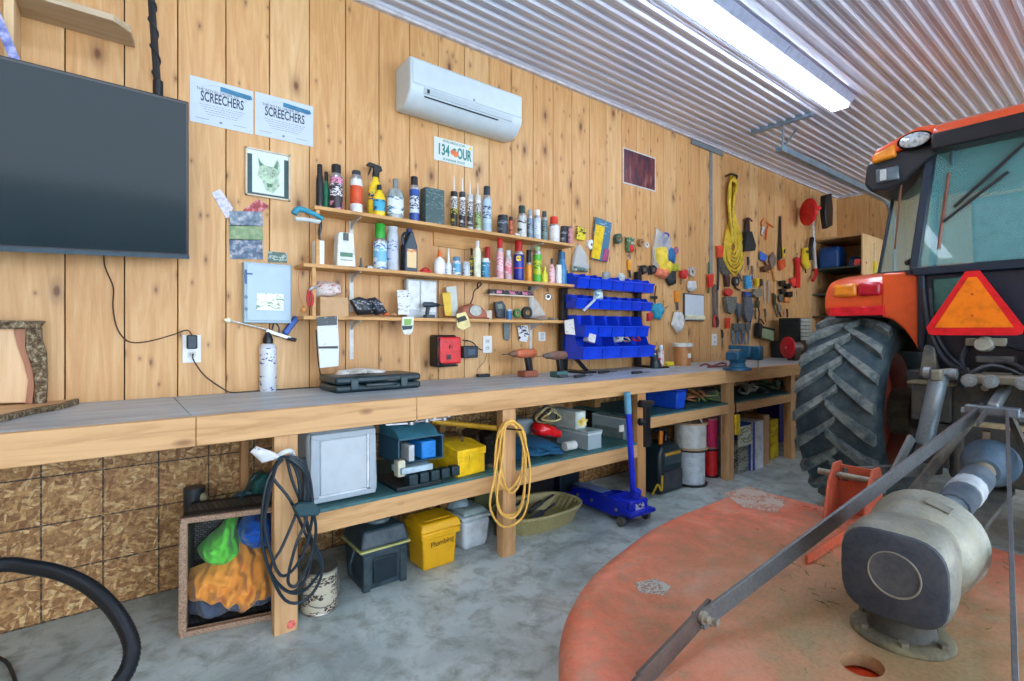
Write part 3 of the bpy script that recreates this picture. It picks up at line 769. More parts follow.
# yellow trigger sprayer
def sprayer(px0, px1, pyt, sh, label, body, head, band, y):
    z = ZS[sh]; r = rad(px0, px1, y); p = loc(px0, px1, y, z); h = hgt(px0, px1, pyt, y, z)
    t = thing('spray_bottle', label, 'spray bottle', p)
    MB().lathe([(r*.95,0),(r,.006),(r,h*.2),(r*.98,h*.48),(r*.72,h*.6),(r*.36,h*.7),(r*.34,h*.78)], p, 20, [0,0,1,0,0,0], sy=.7).build('body', [body, band], t)
    m = MB(); m.lathe([(r*.42,h*.75),(r*.42,h*.83)], p, 14)
    a = p+Vector((0,0,h))
    m.prism([(a.x-r*1.15,a.z-.012),(a.x-r*.9,a.z),(a.x+r*.7,a.z-.012),(a.x+r*.85,a.z-h*.12),(a.x+r*.3,a.z-h*.17),(a.x-r*.3,a.z-h*.17),(a.x-r*.3,a.z-h*.08),(a.x-r*1.15,a.z-.022)], a.y-.012, a.y+.012)
    m.build('spray_head', [head], t, bevel=.002)
    MB().prism([(a.x-r*.75,a.z-.022),(a.x-r*.5,a.z-.024),(a.x-r*.62,a.z-h*.14),(a.x-r*.95,a.z-h*.24),(a.x-r*1.0,a.z-h*.235)], a.y-.006, a.y+.006).build('trigger', [head], t, bevel=.001)
    return t
YEL = P((238,206,30), .35)
sprayer(368, 383, 163.7, 0, 'yellow spray bottle with black trigger head on top shelf', YEL, K, PR((240,210,40),(30,60,120),50,.5), -.075)
bottle(373, 385.5, 185, 0, 'liquid_bottle', 'small yellow and blue bottle in front of the yellow spray bottle', YEL, K, PR((60,170,200),(20,40,90),60,.5), y=-.13, capf=.14)
bottle(386.5, 404.5, 179, 0, 'liquid_bottle', 'silver grey flat bottle with white label on top shelf', P((150,160,158), .35, .3), P((130,138,136), .4), PR((214,224,220),(60,110,150),40,.5), neck=.28, shoulder=.78, sy=.55)
aerosol(409, 419.5, 177, 0, 'spray_can', 'white and blue can with black cap beside dark box', P((38,80,160), .35), K, PR((214,222,228),(30,50,100),60,.5))
t_ = MB().box(XX(421,-.06), XX(444.5,-.12), -.12, -.05, ZS[0], ZZ(433,188,-.12)).build('book_box', [PR((52,82,84),(90,120,120),50,.45)], bevel=.003)
tag(t_, 'dark teal upright box between spray can and caulk tubes', 'box')
tube_caulk(450, 458, 192, 176, 0, 'caulk_tube', 'black caulk tube with red top, leftmost of the four', K, P((206,46,46), .4), PR((34,34,36),(210,200,60),50,.5))
tube_caulk(458.5, 466, 192.5, 178, 0, 'caulk_tube', 'dark caulk tube with grey top, second from left of four', P((50,54,62), .4), P((190,60,66), .4), PR((40,44,54),(220,224,228),50,.5))
tube_caulk(466.5, 473.5, 195, 181, 0, 'caulk_tube', 'pale grey caulk tube, third from left of four', P((196,204,206), .4), WHT, PR((54,60,72),(210,214,216),50,.5))
tube_caulk(474, 481.5, 196, 183, 0, 'caulk_tube', 'white and green caulk tube, rightmost of the four', P((208,214,206), .4), WHT, PR((150,180,120),(50,70,60),50,.5))
aerosol(482, 491.7, 186.7, 0, 'spray_can', 'tall pale blue spray can with dark cap, right of caulk tubes', P((176,206,226), .35), P((26,44,60), .4), PR((190,214,230),(40,70,120),50,.5))
jar(497, 508.5, 215.5, 0, 'metal_can', 'squat dark tin with printed label on top shelf', P((40,48,58), .4), P((30,34,40), .4), PR((50,60,72),(160,170,180),60,.5), cat='can', lf=.12)
jar(508.5, 513, 217, 0, 'metal_can', 'small orange and black tin beside the squat dark tin', P((216,96,56), .4), K, PR((220,110,70),(30,30,34),60,.5), cat='can', lf=.25)
aerosol(517, 526.8, 206, 0, 'spray_can', 'white and grey speckled can with dark green cap', P((206,214,216), .35), P((40,66,66), .4), PR((214,220,220),(60,80,90),45,.55), capf=.22)
aerosol(527, 533, 210, 0, 'spray_can', 'narrow blue-grey can between two pale cans', P((120,150,176), .35), P((150,170,188), .4), PR((150,174,190),(40,56,90),60,.5), y=-.07)
aerosol(533.3, 541, 210, 0, 'spray_can', 'pale blue-white spray can with white cap on top shelf', P((206,222,232), .35), WHT, PR((214,228,236),(110,150,190),60,.4))
aerosol(541.2, 547.7, 211.5, 0, 'spray_can', 'grey-green can with dark cap behind red-capped can', P((110,136,136), .35), P((50,76,80), .4), PR((120,146,146),(40,60,66),60,.5), y=-.07)
aerosol(548.3, 559.7, 217, 0, 'spray_can', 'white spray can with bright red cap on top shelf', P((226,226,224), .35), P((226,60,40), .4), PR((228,228,226),(200,60,60),60,.4), capf=.26)
jar(560, 568.8, 226.5, 0, 'metal_can', 'dark printed tin near right end of top shelf', P((50,58,70), .4), P((60,64,72), .4), PR((54,62,76),(180,190,200),60,.5), cat='can', lf=.12)
jar(567.5, 572.8, 226.5, 0, 'metal_can', 'pink and grey tin at the right end of top shelf', P((196,130,140), .4), P((120,90,100), .4), PR((200,140,150),(90,60,80),60,.5), cat='can', lf=.12, y=-.145)
p = loc(513, 519, -.14, ZS[0])
tag(MB().sphere(p+Vector((0,0,.012)), .012).sphere(p+Vector((.02,0,.009)), .011).build('foam_ball', [WHT]), 'small pale lump in front of the speckled spray can', 'plug')
# ---- middle shelf
z = ZS[1]; y = -.1
t_ = thing('brush_holder', 'white square holder on left end of middle shelf with black brush', 'brush holder', loc(312,325,y,z))
MB().box(XX(312,-.06), XX(324.5,-.13), -.13, -.06, z, ZZ(318,240,-.13)).build('holder', [WHT], t_, bevel=.004)
p = W(319, 240, y)
MB().prof(p-Vector((0,0,.02)), p+Vector((0,0,.115)), [(.011,0),(.009,.05),(.018,.09),(.016,.12),(.006,.135)], sy=.6).build('brush', [K], t_)
# hand brush hooked on the end of the top shelf
t_ = thing('scrub_brush', 'blue and white hand brush clipped to the left end of the top shelf', 'brush', W(308,215,-.17))
MB().tube([W(294,214,-.19), W(299,209,-.19), W(312,213,-.185), W(323,219,-.18)], lambda u: .017-.006*u, 10).build('handle', [P((44,150,178), .4)], t_)
m = MB().tube([W(295,219,-.19), W(305,219.5,-.19), W(320,222,-.18)], .011, 8); m.build('bristles', [P((206,214,214), .8, bump=.4)], t_)
tag(MB().prof(W(320.5,222,-.185), W(319,240,-.185), [(.004,0),(.013,.02),(.017,.05),(.008,.085),(.004,.095)], sy=.5).build('key_bundle', [metal((90,94,98), .4)]), 'dark keys hanging under the blue scrub brush', 'keys')
# battery charger
x0, x1 = XX(331,-.05), XX(356,-.14); zt = ZZ(345,233,-.12)
t_ = thing('battery_charger', 'white battery charger with green display on middle shelf', 'charger', ((x0+x1)/2, -.1, z))
xm = (x0+x1)/2
M_ = MB().prism([(x0,z),(x1,z),(x1-.012,zt-.01),(x1-.02,zt),(x0+.02,zt),(x0+.01,zt-.01)], -.14, -.07); M_.build('housing', [P((222,228,222), .4)], t_, bevel=.006)
MB().box(xm-.035, xm+.035, -.142, -.139, z+.055, z+.078).build('display', [P((60,124,92), .3)], t_)
MB().box(xm-.018, xm+.012, -.146, -.139, zt-.045, zt-.004).build('battery_clip', [P((70,84,84), .4)], t_, bevel=.003)
m = MB().box(xm-.034, xm+.034, -.1415, -.139, z+.034, z+.04); m.build('button_row', [P((150,160,156), .4)], t_)
p = loc(358,364,-.1,z)
tag(MB().prof(p+Vector((0,0,0)), p+Vector((0,0,.06)), [(.014,0),(.014,.012),(.008,.02),(.005,.06),(.009,.062)], 12).build('oil_can', [metal((120,124,126), .4)]), 'small dark metal oiler beside the white battery charger', 'oiler')
p = loc(366,372,-.12,z)
tag(MB().box(p.x-.018,p.x+.02,-.14,-.1,z,z+.016).build('tin_box', [metal((150,154,156), .4)], bevel=.003), 'small flat metal tin on middle shelf left of green-capped can', 'tin')
aerosol(373, 387, 224, 1, 'spray_can', 'green topped blue and white spray can on middle shelf', PR((214,228,232),(40,120,200),45,.5), P((50,170,60), .4), PR((120,190,226),(230,240,240),45,.5), capf=.3)
jar(386.5, 398.5, 227, 1, 'caulk_tube', 'tall pale grey cylinder tube on middle shelf', P((188,198,208), .4), P((200,208,214), .4), PR((190,200,212),(90,110,160),40,.45), cat='tube', lf=.05)
# oil jug
x0, x1 = XX(400,-.07), XX(417.5,-.13); zt = ZZ(409,229,-.1); t_ = thing('oil_jug', 'dark blue oil jug with cream label on middle shelf', 'jug', ((x0+x1)/2, -.1, z))
h = zt-z; w_ = x1-x0
MB().prism([(x0,z),(x1,z),(x1,z+h*.6),(x0+w_*.72,z+h*.86),(x0+w_*.66,z+h*.93),(x0+w_*.4,z+h*.93),(x0+w_*.36,z+h*.84),(x0+.004,z+h*.6)], -.135, -.065).build('body', [P((28,52,70), .35)], t_, bevel=.008, seg=3)
MB().cyl((x0+w_*.53,-.1,z+h*.92), (x0+w_*.53,-.1,zt), .017).build('cap', [P((30,50,110), .4)], t_)
MB().box(x0+w_*.16, x1-w_*.12, -.137, -.1345, z+h*.1, z+h*.52).build('label_patch', [PR((226,196,140),(200,110,60),40,.55)], t_)
MB().tube([(x0+w_*.1,-.1,z+h*.62),(x0+w_*.02,-.1,z+h*.8),(x0+w_*.22,-.1,z+h*.9),(x0+w_*.38,-.1,z+h*.86)], .009, 8).build('handle', [P((28,52,70), .35)], t_)
p = loc(418,432,-.11,z)
t_ = thing('spring_clamp', 'small red spring clamp lying on middle shelf', 'clamp', p)
MB().prof(p+Vector((-.035,0,.013)), p+Vector((.04,0,.013)), [(.004,0),(.012,.01),(.012,.06),(.005,.075)], 10).build('jaw', [P((206,40,40), .4)], t_)
MB().tube([p+Vector((-.03,-.01,.02)), p+Vector((0,-.012,.034)), p+Vector((.03,-.01,.018))], .005).build('grip', [P((206,40,40), .4)], t_)
bottle(433.5, 446, 250, 1, 'glue_bottle', 'white glue bottle with orange spout, middle shelf', WHT, P((232,110,40), .4), PR((234,236,238),(60,60,120),70,.35), spout=True, capf=.25)
bottle(445, 452, 248.5, 1, 'glue_bottle', 'narrow white glue bottle with tall white spout', WHT, WHT, PR((220,230,238),(60,120,190),70,.45), spout=True, capf=.45, y=-.07)
jar(452.3, 461, 257, 1, 'paste_jar', 'white jar with blue label and blue lid', PR((222,230,234),(60,120,180),60,.5), P((90,130,160), .4), PR((90,170,210),(230,236,240),60,.5), lf=.22)
jar(462.2, 470, 262, 1, 'paste_jar', 'small pale grey jar right of blue-lidded jar', P((206,214,220), .4), P((190,200,206), .4), PR((200,212,222),(80,100,140),60,.45))
bottle(468.5, 474.5, 248, 1, 'liquid_bottle', 'slim dark and yellow bottle behind the cream bottle', PR((60,60,40),(220,200,60),60,.5), K, y=-.05)
bottle(473.3, 481.3, 241, 1, 'glue_bottle', 'tall cream bottle with white flip cap on middle shelf', P((226,232,206), .4), WHT, neck=.45, shoulder=.8, capf=.14)
jar(481.5, 489.3, 258.5, 1, 'paste_jar', 'blue jar with white lid below the dark red cap', P((40,130,170), .4), P((216,226,230), .4), PR((50,140,180),(220,230,236),60,.45))
aerosol(484, 491.5, 247, 1, 'spray_can', 'can with dark red cap behind the blue jar', P((150,110,100), .4), P((176,36,40), .4), y=-.04, capf=.4)
tag(MB().lathe([(.0,0),(.034,.001),(.04,.006),(.038,.007),(.0,.003)], loc(489,500,-.13,z), 16, sx=1.3, sy=.7).build('dish', [P((236,226,214), .4)]), 'small shallow pale dish on middle shelf edge', 'dish')
aerosol(496, 503.8, 237.5, 1, 'spray_can', 'tall pink and white can with red cap on middle shelf', P((232,176,184), .35), P((206,40,44), .4), PR((236,200,206),(206,80,100),50,.45), capf=.24)
aerosol(504, 512, 250.5, 1, 'spray_can', 'short pink and grey can next to the tall pink one', P((206,176,184), .35), P((196,200,204), .4), PR((220,120,140),(226,226,228),50,.5))
t_ = aerosol(513, 524.2, 241, 1, 'spray_can', 'blue spray can with yellow disc and red cap on middle shelf', P((26,44,150), .3), P((190,36,40), .4), P((30,50,160), .3), capf=.24, y=-.1)
p = loc(513, 524.2, -.1, z); h = hgt(513,524.2,241,-.1,z); r = rad(513,524.2,-.1)*.92
d = Vector((-p.x, -D-p.y, 0)).normalized()
MB().prof(p+d*(r-.004)+Vector((0,0,h*.55)), p+d*(r+.0025)+Vector((0,0,h*.55)), [(.02,0),(.02,.0065)], 16).build('emblem', [P((244,214,40), .35)], t_)
text('brand_mark', 'WD-40', facing(p+d*(r+.003)+Vector((0,0,h*.55)), d), .013, P((26,44,150), .3), t_, bold=.0006)
MB().lathe([(r*1.005,h*.3),(r*1.005,h*.33)], p, 18).build('stripe', [P((206,50,50), .3)], t_)
aerosol(525.3, 532, 250, 1, 'spray_can', 'orange can with black cap beside the blue and yellow can', P((236,150,40), .35), K, PR((238,160,50),(200,60,30),50,.4), capf=.38)
aerosol(532.6, 542, 247, 1, 'spray_can', 'lime green and yellow tall can on middle shelf', P((90,190,60), .35), P((170,200,150), .4), PR((190,210,50),(40,130,50),50,.5), capf=.1)
bottle(541.8, 548, 266.5, 1, 'liquid_bottle', 'small yellow bottle at right of green can', P((232,226,60), .4), P((226,220,80), .4), y=-.13)
bottle(548.3, 555.5, 258.5, 1, 'liquid_bottle', 'pink and white bottle with dark cap near right end of middle shelf', PR((232,200,206),(220,90,110),60,.45), P((80,60,70), .4), y=-.13)
jar(555, 562, 265, 1, 'plastic_tub', 'plain white tub at right end of middle shelf', WHT, WHT, cat='tub', y=-.13, k=.9)
bottle(556.5, 567, 252, 1, 'water_bottle', 'blue ribbed plastic bottle behind the white tub', P((70,140,190), .3), P((50,110,160), .4), y=-.06, neck=.6, sy=1)
# ---- lowest shelf
z = ZS[2]
x0, x1 = XX(315,-.05), XX(348.5,-.14)
tag(MB().box(x0, x1, -.14, -.03, z, ZZ(330,297,-.14)).build('cardboard_box', [P((196,160,118), .7, var=.06)], bevel=.002), 'brown cardboard box at the left end of the lowest shelf', 'box')
zb = ZZ(330,297,-.14)
tag(MB().pillow(PW([(312,290),(318,281),(332,282),(340,285),(341,294),(330,297),(316,297)], -.06), -.05, .06, seed=4, wr=.4).build('packet', [PR((222,212,208),(206,60,80),40,.42)]), 'crumpled white and red packet on top of the cardboard box', 'packet')
t_ = thing('pliers', 'red handled pliers hanging from string at the left shelf end', 'pliers', W(310,307,-.16))
MB().tube([W(309,290,-.165), W(307.5,298,-.165), W(309,306,-.165)], .0075, 8).build('handle', [P((190,40,50), .4)], t_)
MB().tube([W(310,290,-.165), W(312.5,298,-.165), W(311.5,306,-.165)], .0075, 8).build('handle', [P((190,40,50), .4)], t_)
MB().tube([W(309,291,-.165), W(311.5,288.5,-.165), W(316,287,-.165)], .008, 8).build('jaw', [metal()], t_)
cord('string', [W(310,255,-.172), W(303,262,-.175), W(298.5,276,-.175), W(299,292,-.175), W(303,305,-.175), W(306,309,-.17)], .0016, (206,110,60), 'thin orange string looped at the left ends of the shelves', 'string', n=5)
tag(MB().prof(W(301,312,-.16), W(308,305,-.16), [(.006,0),(.016,.012),(.013,.03),(.004,.04)], 12).build('plumb_bob', [P((210,150,80), .5)]), 'small wooden knob at the left end of the lowest shelf', 'knob')
for i, (pl_, c1, c2, lab) in enumerate((([(351,300),(360,296.5),(368,299),(377,314),(359,315)], (36,44,52), (150,160,166), 'dark sanding pad packet leaning behind, left of the two black packets'),
                                   ([(366,299),(376,297),(382,302),(388,313),(377,315)], (40,50,66), (206,210,214), 'dark blister packet on lowest shelf, right of the two black packets'))):
    tag(MB().pillow(PW(pl_, -.1), -.07, .045, seed=i, wr=.5).build('blister_packet', [PR(c1, c2, 40, .42)]), lab, 'packet')
for i, (px, c, lab) in enumerate(((386,(210,110,60),'tangle of orange ear plugs on string on the lowest shelf'),(393,(196,150,110),'small tan coil beside the orange tangle'))):
    p = loc(px-3, px+3, -.1, z)
    tag(MB().tube([p+Vector((.02*math.cos(a)*(1-.03*k), .02*math.sin(a), .012+.012*abs(math.sin(a*1.7)))) for k, a in enumerate([q*.9 for q in range(14)])], .004).build('cord_tangle', [P(c, .6)]), lab, 'tangle')
MBd = MB().prism(PW([(397,290),(409.5,290),(409.5,314.6),(398.5,314.6)], -.1), -.1, -.094)
tag(MBd.build('document', [PR((214,220,216), (90,100,110), 50, .42)]), 'small grey instruction card standing on the lowest shelf', 'card')
# clear organiser
t_ = thing('clear_case', 'clear plastic case standing behind black drill on lowest shelf', 'plastic case', (XX(421,-.06), -.05, z))
pz_ = PW([(406.5,278.5),(437,279),(437,315),(406.5,314.5)], -.06)
x0 = pz_[0][0]; x1 = pz_[1][0]; zt = pz_[0][1]
MB().box(x0, x1, -.06, -.02, z, zt).build('shell', [P((178,190,196), .2)], t_, bevel=.006)
MB().box(x0+.008, x0+(x1-x0)*.4, -.066, -.058, z+.05, zt-.01).box(x0+(x1-x0)*.45, x1-.01, -.066, -.058, z+.04, zt-.01).build('lid_panels', [P((212,220,222), .15)], t_, bevel=.003)
# black drill driver on shelf
def drill(p, label, body, chuck, bat, s=1.0, flip=1, name='cordless_drill', tilt=0):
    t = thing(name, label, 'drill', p)
    def q(a, b, c=0): return p+Vector((a*s*flip, c*s, b*s))
    MB().prof(q(.09,.135), q(-.05,.135), [(.02*s,0),(.027*s,.01*s),(.028*s,.1*s),(.022*s,.125*s),(.018*s,.14*s)], 14).build('motor_body', [body], t)
    MB().prof(q(-.05,.135), q(-.1,.135), [(.019*s,0),(.019*s,.02*s),(.008*s,.05*s)], 12).build('chuck', [chuck], t)
    MB().cyl(q(-.098,.135), q(-.15,.133), .003*s).build('bit', [metal((90,80,76))], t)
    m = MB(); m.bar(q(.035,.12), q(.05,.03), .03*s, .036*s, up=(flip,0,0)); m.build('grip', [K], t, bevel=.006*s)
    MB().box(p.x+(flip*.0-.045+.03*flip)*s, p.x+(.055+.03*flip)*s, p.y-.035*s, p.y+.035*s, p.z, p.z+.035*s).build('battery', [bat], t, bevel=.005*s)
    MB().bar(q(.015,.112), q(.022,.085), .008*s, .012*s, up=(flip,0,0)).build('trigger', [K], t)
    return t
drill(Vector((XX(431,-.12), -.125, z)), 'small dark cordless driver standing on the lowest shelf', P((38,60,72), .4), K, P((40,56,66), .4), .62, -1)
for i, (a, b, c, lab, nm) in enumerate(((442, 452, (226,190,60), 'yellow plastic template standing right of the dark driver', 'template'), (446, 458, (206,214,210), 'white paper sheet behind the yellow template', 'paper_sheet'))):
    yb = -.09+.04*i
    tag(MB().prism(PW([(a,293-6*i),(b-2,292-6*i),(b,316),(a+3,316)], yb), yb-.004, yb).build(nm, [P(c, .5, var=.1)]), lab, 'sheet')
# electric planer/sander
p = loc(459, 488, -.1, z)
t_ = thing('power_sander', 'orange-brown and grey power sander with hooked cord on lowest shelf', 'sander', p)
MB().prism([(p.x-.11,z),(p.x+.1,z),(p.x+.09,z+.05),(p.x+.04,z+.085),(p.x-.03,z+.1),(p.x-.09,z+.08),(p.x-.115,z+.04)], -.135, -.055).build('housing', [P((160,92,66), .4)], t_, bevel=.014, seg=3)
MB().prof((p.x-.01,-.143,z+.055), (p.x-.01,-.13,z+.055), [(.042,0),(.046,.013)], 18, sx=1.1, sy=.85).build('motor_cover', [metal((150,152,146), .35)], t_)
MB().box(p.x-.105, p.x+.11, -.13, -.06, z, z+.01).build('base_plate', [metal((70,74,78))], t_)
MB().tube([(p.x-.03,-.1,z+.09), (p.x-.0,-.09,z+.14), (p.x+.02,-.08,z+.19), W(481,285,-.06), W(480,282.5,-.05), W(477.5,284,-.05), W(478,289,-.05)], .0045).build('cord', [P((40,36,36), .5)], t_)
MB().box(p.x+.09, p.x+.14, -.12, -.08, z, z+.06).build('dust_port', [P((206,196,180), .5)], t_, bevel=.004)
t_ = thing('multimeter', 'dark grey multimeter leaning on the wall on the lowest shelf', 'multimeter', loc(495,506,-.08,z))
MB().prism(PW([(495.5,302),(503,301),(506,306),(505.5,318),(497.5,318)], -.09), -.09, -.06).build('body', [P((60,70,78), .4)], t_, bevel=.004)
MB().prism(PW([(497.5,304.5),(502,304),(503,308.5),(498.5,309)], -.093), -.093, -.089).build('display', [P((120,134,120), .3)], t_)
jar(506, 512, 309, 2, 'small_jar', 'small blue jar right of the multimeter on lowest shelf', P((40,110,170), .4), P((206,214,220), .4), y=-.12)
def roll(px, py, y, ro, ri, w, label, mat, name='tape_roll', cat='tape roll', core=None, grp=None, nrm=(0,-1,0)):
    c = W(px, py, y); n = Vector(nrm).normalized(); t = thing(name, label, cat, c-Vector((0,0,ro)), grp)
    MB().prof(c, c+n*w, [(ri,0),(ro,0),(ro,w),(ri,w),(ri,0)], 22).build('roll', [mat], t)
    MB().prof(c+n*.001, c+n*(w-.001), [(ri*.82,0),(ri*.995,0),(ri*.995,w-.002),(ri*.82,w-.002),(ri*.82,0)], 18).build('core', [core or P((196,160,116), .7)], t)
    return t
roll(516, 313.2, -.1, rad(511.5,520,-.1), .016, .02, 'green tape roll standing on the lowest shelf', P((30,120,70), .4))
roll(525.5, 312.8, -.09, rad(519.5,531.5,-.1), .018, .025, 'black tape roll standing beside the green roll', P((34,38,36), .4))
for i, (px, a, lab) in enumerate(((535, .2, 'chrome pliers heap at right part of lowest shelf, left piece'), (541, -.25, 'silver pliers lying open on lowest shelf, middle piece'), (552, .05, 'grey metal tool at right end of lowest shelf'))):
    p = loc(px-4, px+4, -.1, z); t_ = thing('pliers', lab, 'pliers', p)
    dx = math.cos(a)*.05; dy = math.sin(a)*.05
    MB().tube([p+Vector((-dx,-dy-.012,.012)), p+Vector((0,0,.012)), p+Vector((dx,dy-.004,.012))], lambda u: .0075-.003*abs(u-.4), 8).build('handle', [metal((180,184,186), .3)], t_)
    MB().tube([p+Vector((-dx,-dy+.016,.014)), p+Vector((0,0,.014)), p+Vector((dx,dy+.006,.014))], lambda u: .0075-.003*abs(u-.4), 8).build('handle', [metal((150,150,150), .35)], t_)
# clear cover / plastic bag rising above them
tag(MB().pillow(PW([(530,290),(536,298),(545,312),(546,317),(531,317)], -.05), -.03, .03, seed=9, wr=.5).build('plastic_bag', [glassy((220,226,226), .45)]), 'crinkled clear plastic bag behind silver pliers on the lowest shelf', 'bag')
# mini rail with level
zz = ZZ(490,293.5,-.09)
t_ = thing('narrow_shelf', 'short narrow rack between middle and lowest shelves', 'shelf', (XX(511,-.05), -.05, zz-.008))
MB().box(XX(490,-.09), XX(534,-.09), -.09, 0, zz-.008, zz).build('board', [P((222,214,196), .5)], t_)
a = XX(490,-.06); b = XX(533,-.06)
t_ = thing('spirit_level', 'dark spirit level with pink vials on the narrow rack', 'level', ((a+b)/2, -.05, zz))
MB().box(a, b, -.06, -.03, zz, zz+.034).build('body', [PR((44,40,52),(190,130,170),60,.45)], t_, bevel=.002)
for q in (.2, .5, .8): x = a+(b-a)*q; MB().box(x-.022, x+.022, -.063, -.059, zz+.008, zz+.027).build('vial', [P((214,130,160), .3)], t_)
tag(MB().sphere(W(529.5,288.5,-.05), .016).build('knob', [P((52,56,60), .4)]), 'small dark round knob above the spirit level', 'knob')
# hanging items below / on shelves
t_ = thing('pocket_tape', 'round chrome tape measure hanging between middle and lowest shelf', 'tape measure', W(548,303,-.03))
MB().prof(W(548,297,-.0), W(548,297,-.03), [(.028,0),(.03,.006),(.03,.026),(.024,.032)], 18).build('case', [metal((190,196,200), .25)], t_)
MB().prof(W(548.4,296.6,-.031), W(548.4,296.6,-.036), [(.012,0),(.012,.004)], 12).build('dial', [P((60,70,80), .4)], t_)
MB().tube([W(547,292,-.01), W(547.5,288,-.01), W(548.5,292,-.01)], .002).build('loop', [K], t_)
def hang_card(poly, y, mat, label, top=None, name='hang_card', cat='packet', th=.008, extra=()):
    t = thing(name, label, cat, W(*poly[0], y))
    MB().prism(PW(poly, y), y-th, y).build('packet', [mat], t, bevel=.0015)
    for pl_, mm, nm in extra: MB().prism(PW(pl_, y-th-.001), y-th-.0025, y-th).build(nm, [mm], t)
    return t
hang_card([(316.5,317),(337,316),(338.5,345),(338,366),(319.5,368),(317.5,340)], -.172, PR((214,222,226),(120,150,170),30,.35), 'white bag of gloves hanging below the left end of lowest shelf', name='glove_packet',
  extra=(([(316.8,317),(337,316),(337,325),(317,326)], PR((40,50,56),(120,140,130),30,.4), 'header'), ([(318.5,346.5),(337.8,346),(337.8,348.5),(318.6,348.5)], K, 'band')))
hang_card([(402,317),(413.5,317),(412.5,331),(409,335),(403.5,334),(401,328)], -.172, P((226,230,220), .5), 'white and green sticker card hanging at lowest shelf edge', name='hanging_card',
  extra=(([(404,319),(411.5,319),(411,325),(404.5,325)], P((130,180,90), .5), 'green_patch'), ([(401.8,326),(412.8,325.5),(411.5,329),(403,330)], P((30,60,60), .5), 'dark_band')))
t_ = hang_card([(456,314),(465,312),(468,318),(470,326),(462,330.5),(456.5,327)], -.172, P((232,216,150), .5), 'cream and black tag hanging below the power sander', name='hanging_tag',
  extra=(([(456.5,318),(465,315.5),(467,320),(458,322.5)], P((40,44,44), .5), 'dark_band'),))
hang_card([(503,322),(509.5,323),(509.5,338),(507.5,341),(503.5,339)], -.012, P((120,132,136), .4), 'grey blank tag hanging on the wall below multimeter', name='hanging_card')
hang_card([(517,326),(527,325),(528.5,334),(526,342),(519,341)], -.012, PR((230,234,236),(26,50,90),26,.5), 'black and white card hanging on wall above orange drill', name='hanging_card')
t_ = outlet(538.5, 545.5, 332, 341, 'wall_socket', 'tiny grey socket with blue dot between the two drills')
# ================================================================ TOOLS HUNG ON THE PLANK WALL
HG = 'tools hung on nails on the plank wall'
def outl(poly, y): return [(W(a, b, y).x, W(a, b, y).z) for a, b in poly]
def nail(px, py, t, y=-.03):
    a = W(px, py, y); MB().cyl((a.x, .0, a.z), (a.x, y, a.z+.004), .003, n=6).build('nail', [metal((90,90,90))], t)
def tool(name, label, cat, y, pieces, grp=None):
    """pieces: (part, kind, data, material, thickness); kind p = plate outline, s = soft outline, t = rod through points"""
    first = pieces[0][2][0]
    t = thing(name, label, cat, W(first[0], first[1], y), grp)
    for i, (pn, kd, data, mt, th) in enumerate(pieces):
        if kd == 'p': MB().prism(outl(data, y), y-th, y if i == 0 else y+.0005).build(pn, [mt], t, bevel=min(.003, th*.3))
        elif kd == 's': MB().pillow(outl(data, y), y, th, seed=i+len(label), wr=.45).build(pn, [mt], t)
        elif kd == 't': MB().tube([W(a, b, y-.004*i) for a, b in data], th, 8, sm=3).build(pn, [mt], t)
    a = W(*first, y); 
    MB().cyl((a.x, .001, a.z), (a.x, y-.002, a.z), .0025, n=6).build('nail', [metal((90,90,90))], t)
    return t
RED = P((206,44,40), .4); ORG = P((232,110,40), .4); GRN = P((40,110,76), .45); BLU = P((40,90,180), .4)
GRY = metal((120,124,130), .45); SIL = metal((176,178,180), .35); DK = P((34,38,44), .45); YW = P((236,200,40), .4); BR = wood((190,130,80), 2, knots=False)
CL = glassy((215,225,228), .5)
# --- between shelves and the T-square
tool('packet', 'yellow and blue packaged squeegee hanging left of the tape rolls', 'packet', -.02,
  [('card','p',[(595,217),(611,223),(606,262.5),(590.5,259)], PR((70,120,150),(170,200,210),30,.4), .012),
   ('yellow_insert','p',[(594.5,224.5),(603.5,227),(598,260),(590.5,258)], YW, .02), ('pink_patch','p',[(603,249),(608,250),(606,262),(600.5,261)], P((170,80,120), .4), .0205)])
tool('packet', 'small yellow and black packet right above the top shelf end', 'packet', -.02, [('card','p',[(577,226),(585.5,230),(584,241),(575.5,239)], PR((226,210,60),(30,50,40),30,.5), .012)])
tool('plastic_bag', 'crinkled clear bag of fittings hanging right of the middle shelf', 'bag', -.02, [('bag','s',[(577,244),(583,250),(588,268),(584,272.5),(571,271),(573,256)], CL, .04), ('contents','s',[(572,266),(586,267),(587,272),(571,271.5)], PR((80,110,100),(200,200,190),40,.5), .035)])
roll(589, 245, .001, .04, .012, .03, 'white round tape roll on nail beside the yellow packet', WHT)
jar(558.5, 562.5, 250, 1, 'metal_can', 'dark slim can at far right behind blue bottle', K, K, y=-.03, cat='can')
roll(616, 239, .001, .043, .02, .04, 'dark green coil hanging on nail, leftmost of the wall rolls', P((70,96,84), .5, var=.4, sc=60))
tool('packet', 'red and green seed-like packet hanging left of brown tape', 'packet', -.015, [('card','p',[(625,237),(633,238),(633,247),(631,253),(626,252)], PR((60,110,70),(200,190,180),30,.45), .02), ('red_part','s',[(626.5,244),(632.5,244),(632.5,252),(628,253)], RED, .025)])
roll(639, 243, .001, .036, .022, .035, 'brown masking tape roll hung on a nail', P((170,126,84), .6))
roll(645.5, 245, .001, .028, .012, .02, 'small white tape roll beside the brown tape', P((222,222,214), .5))
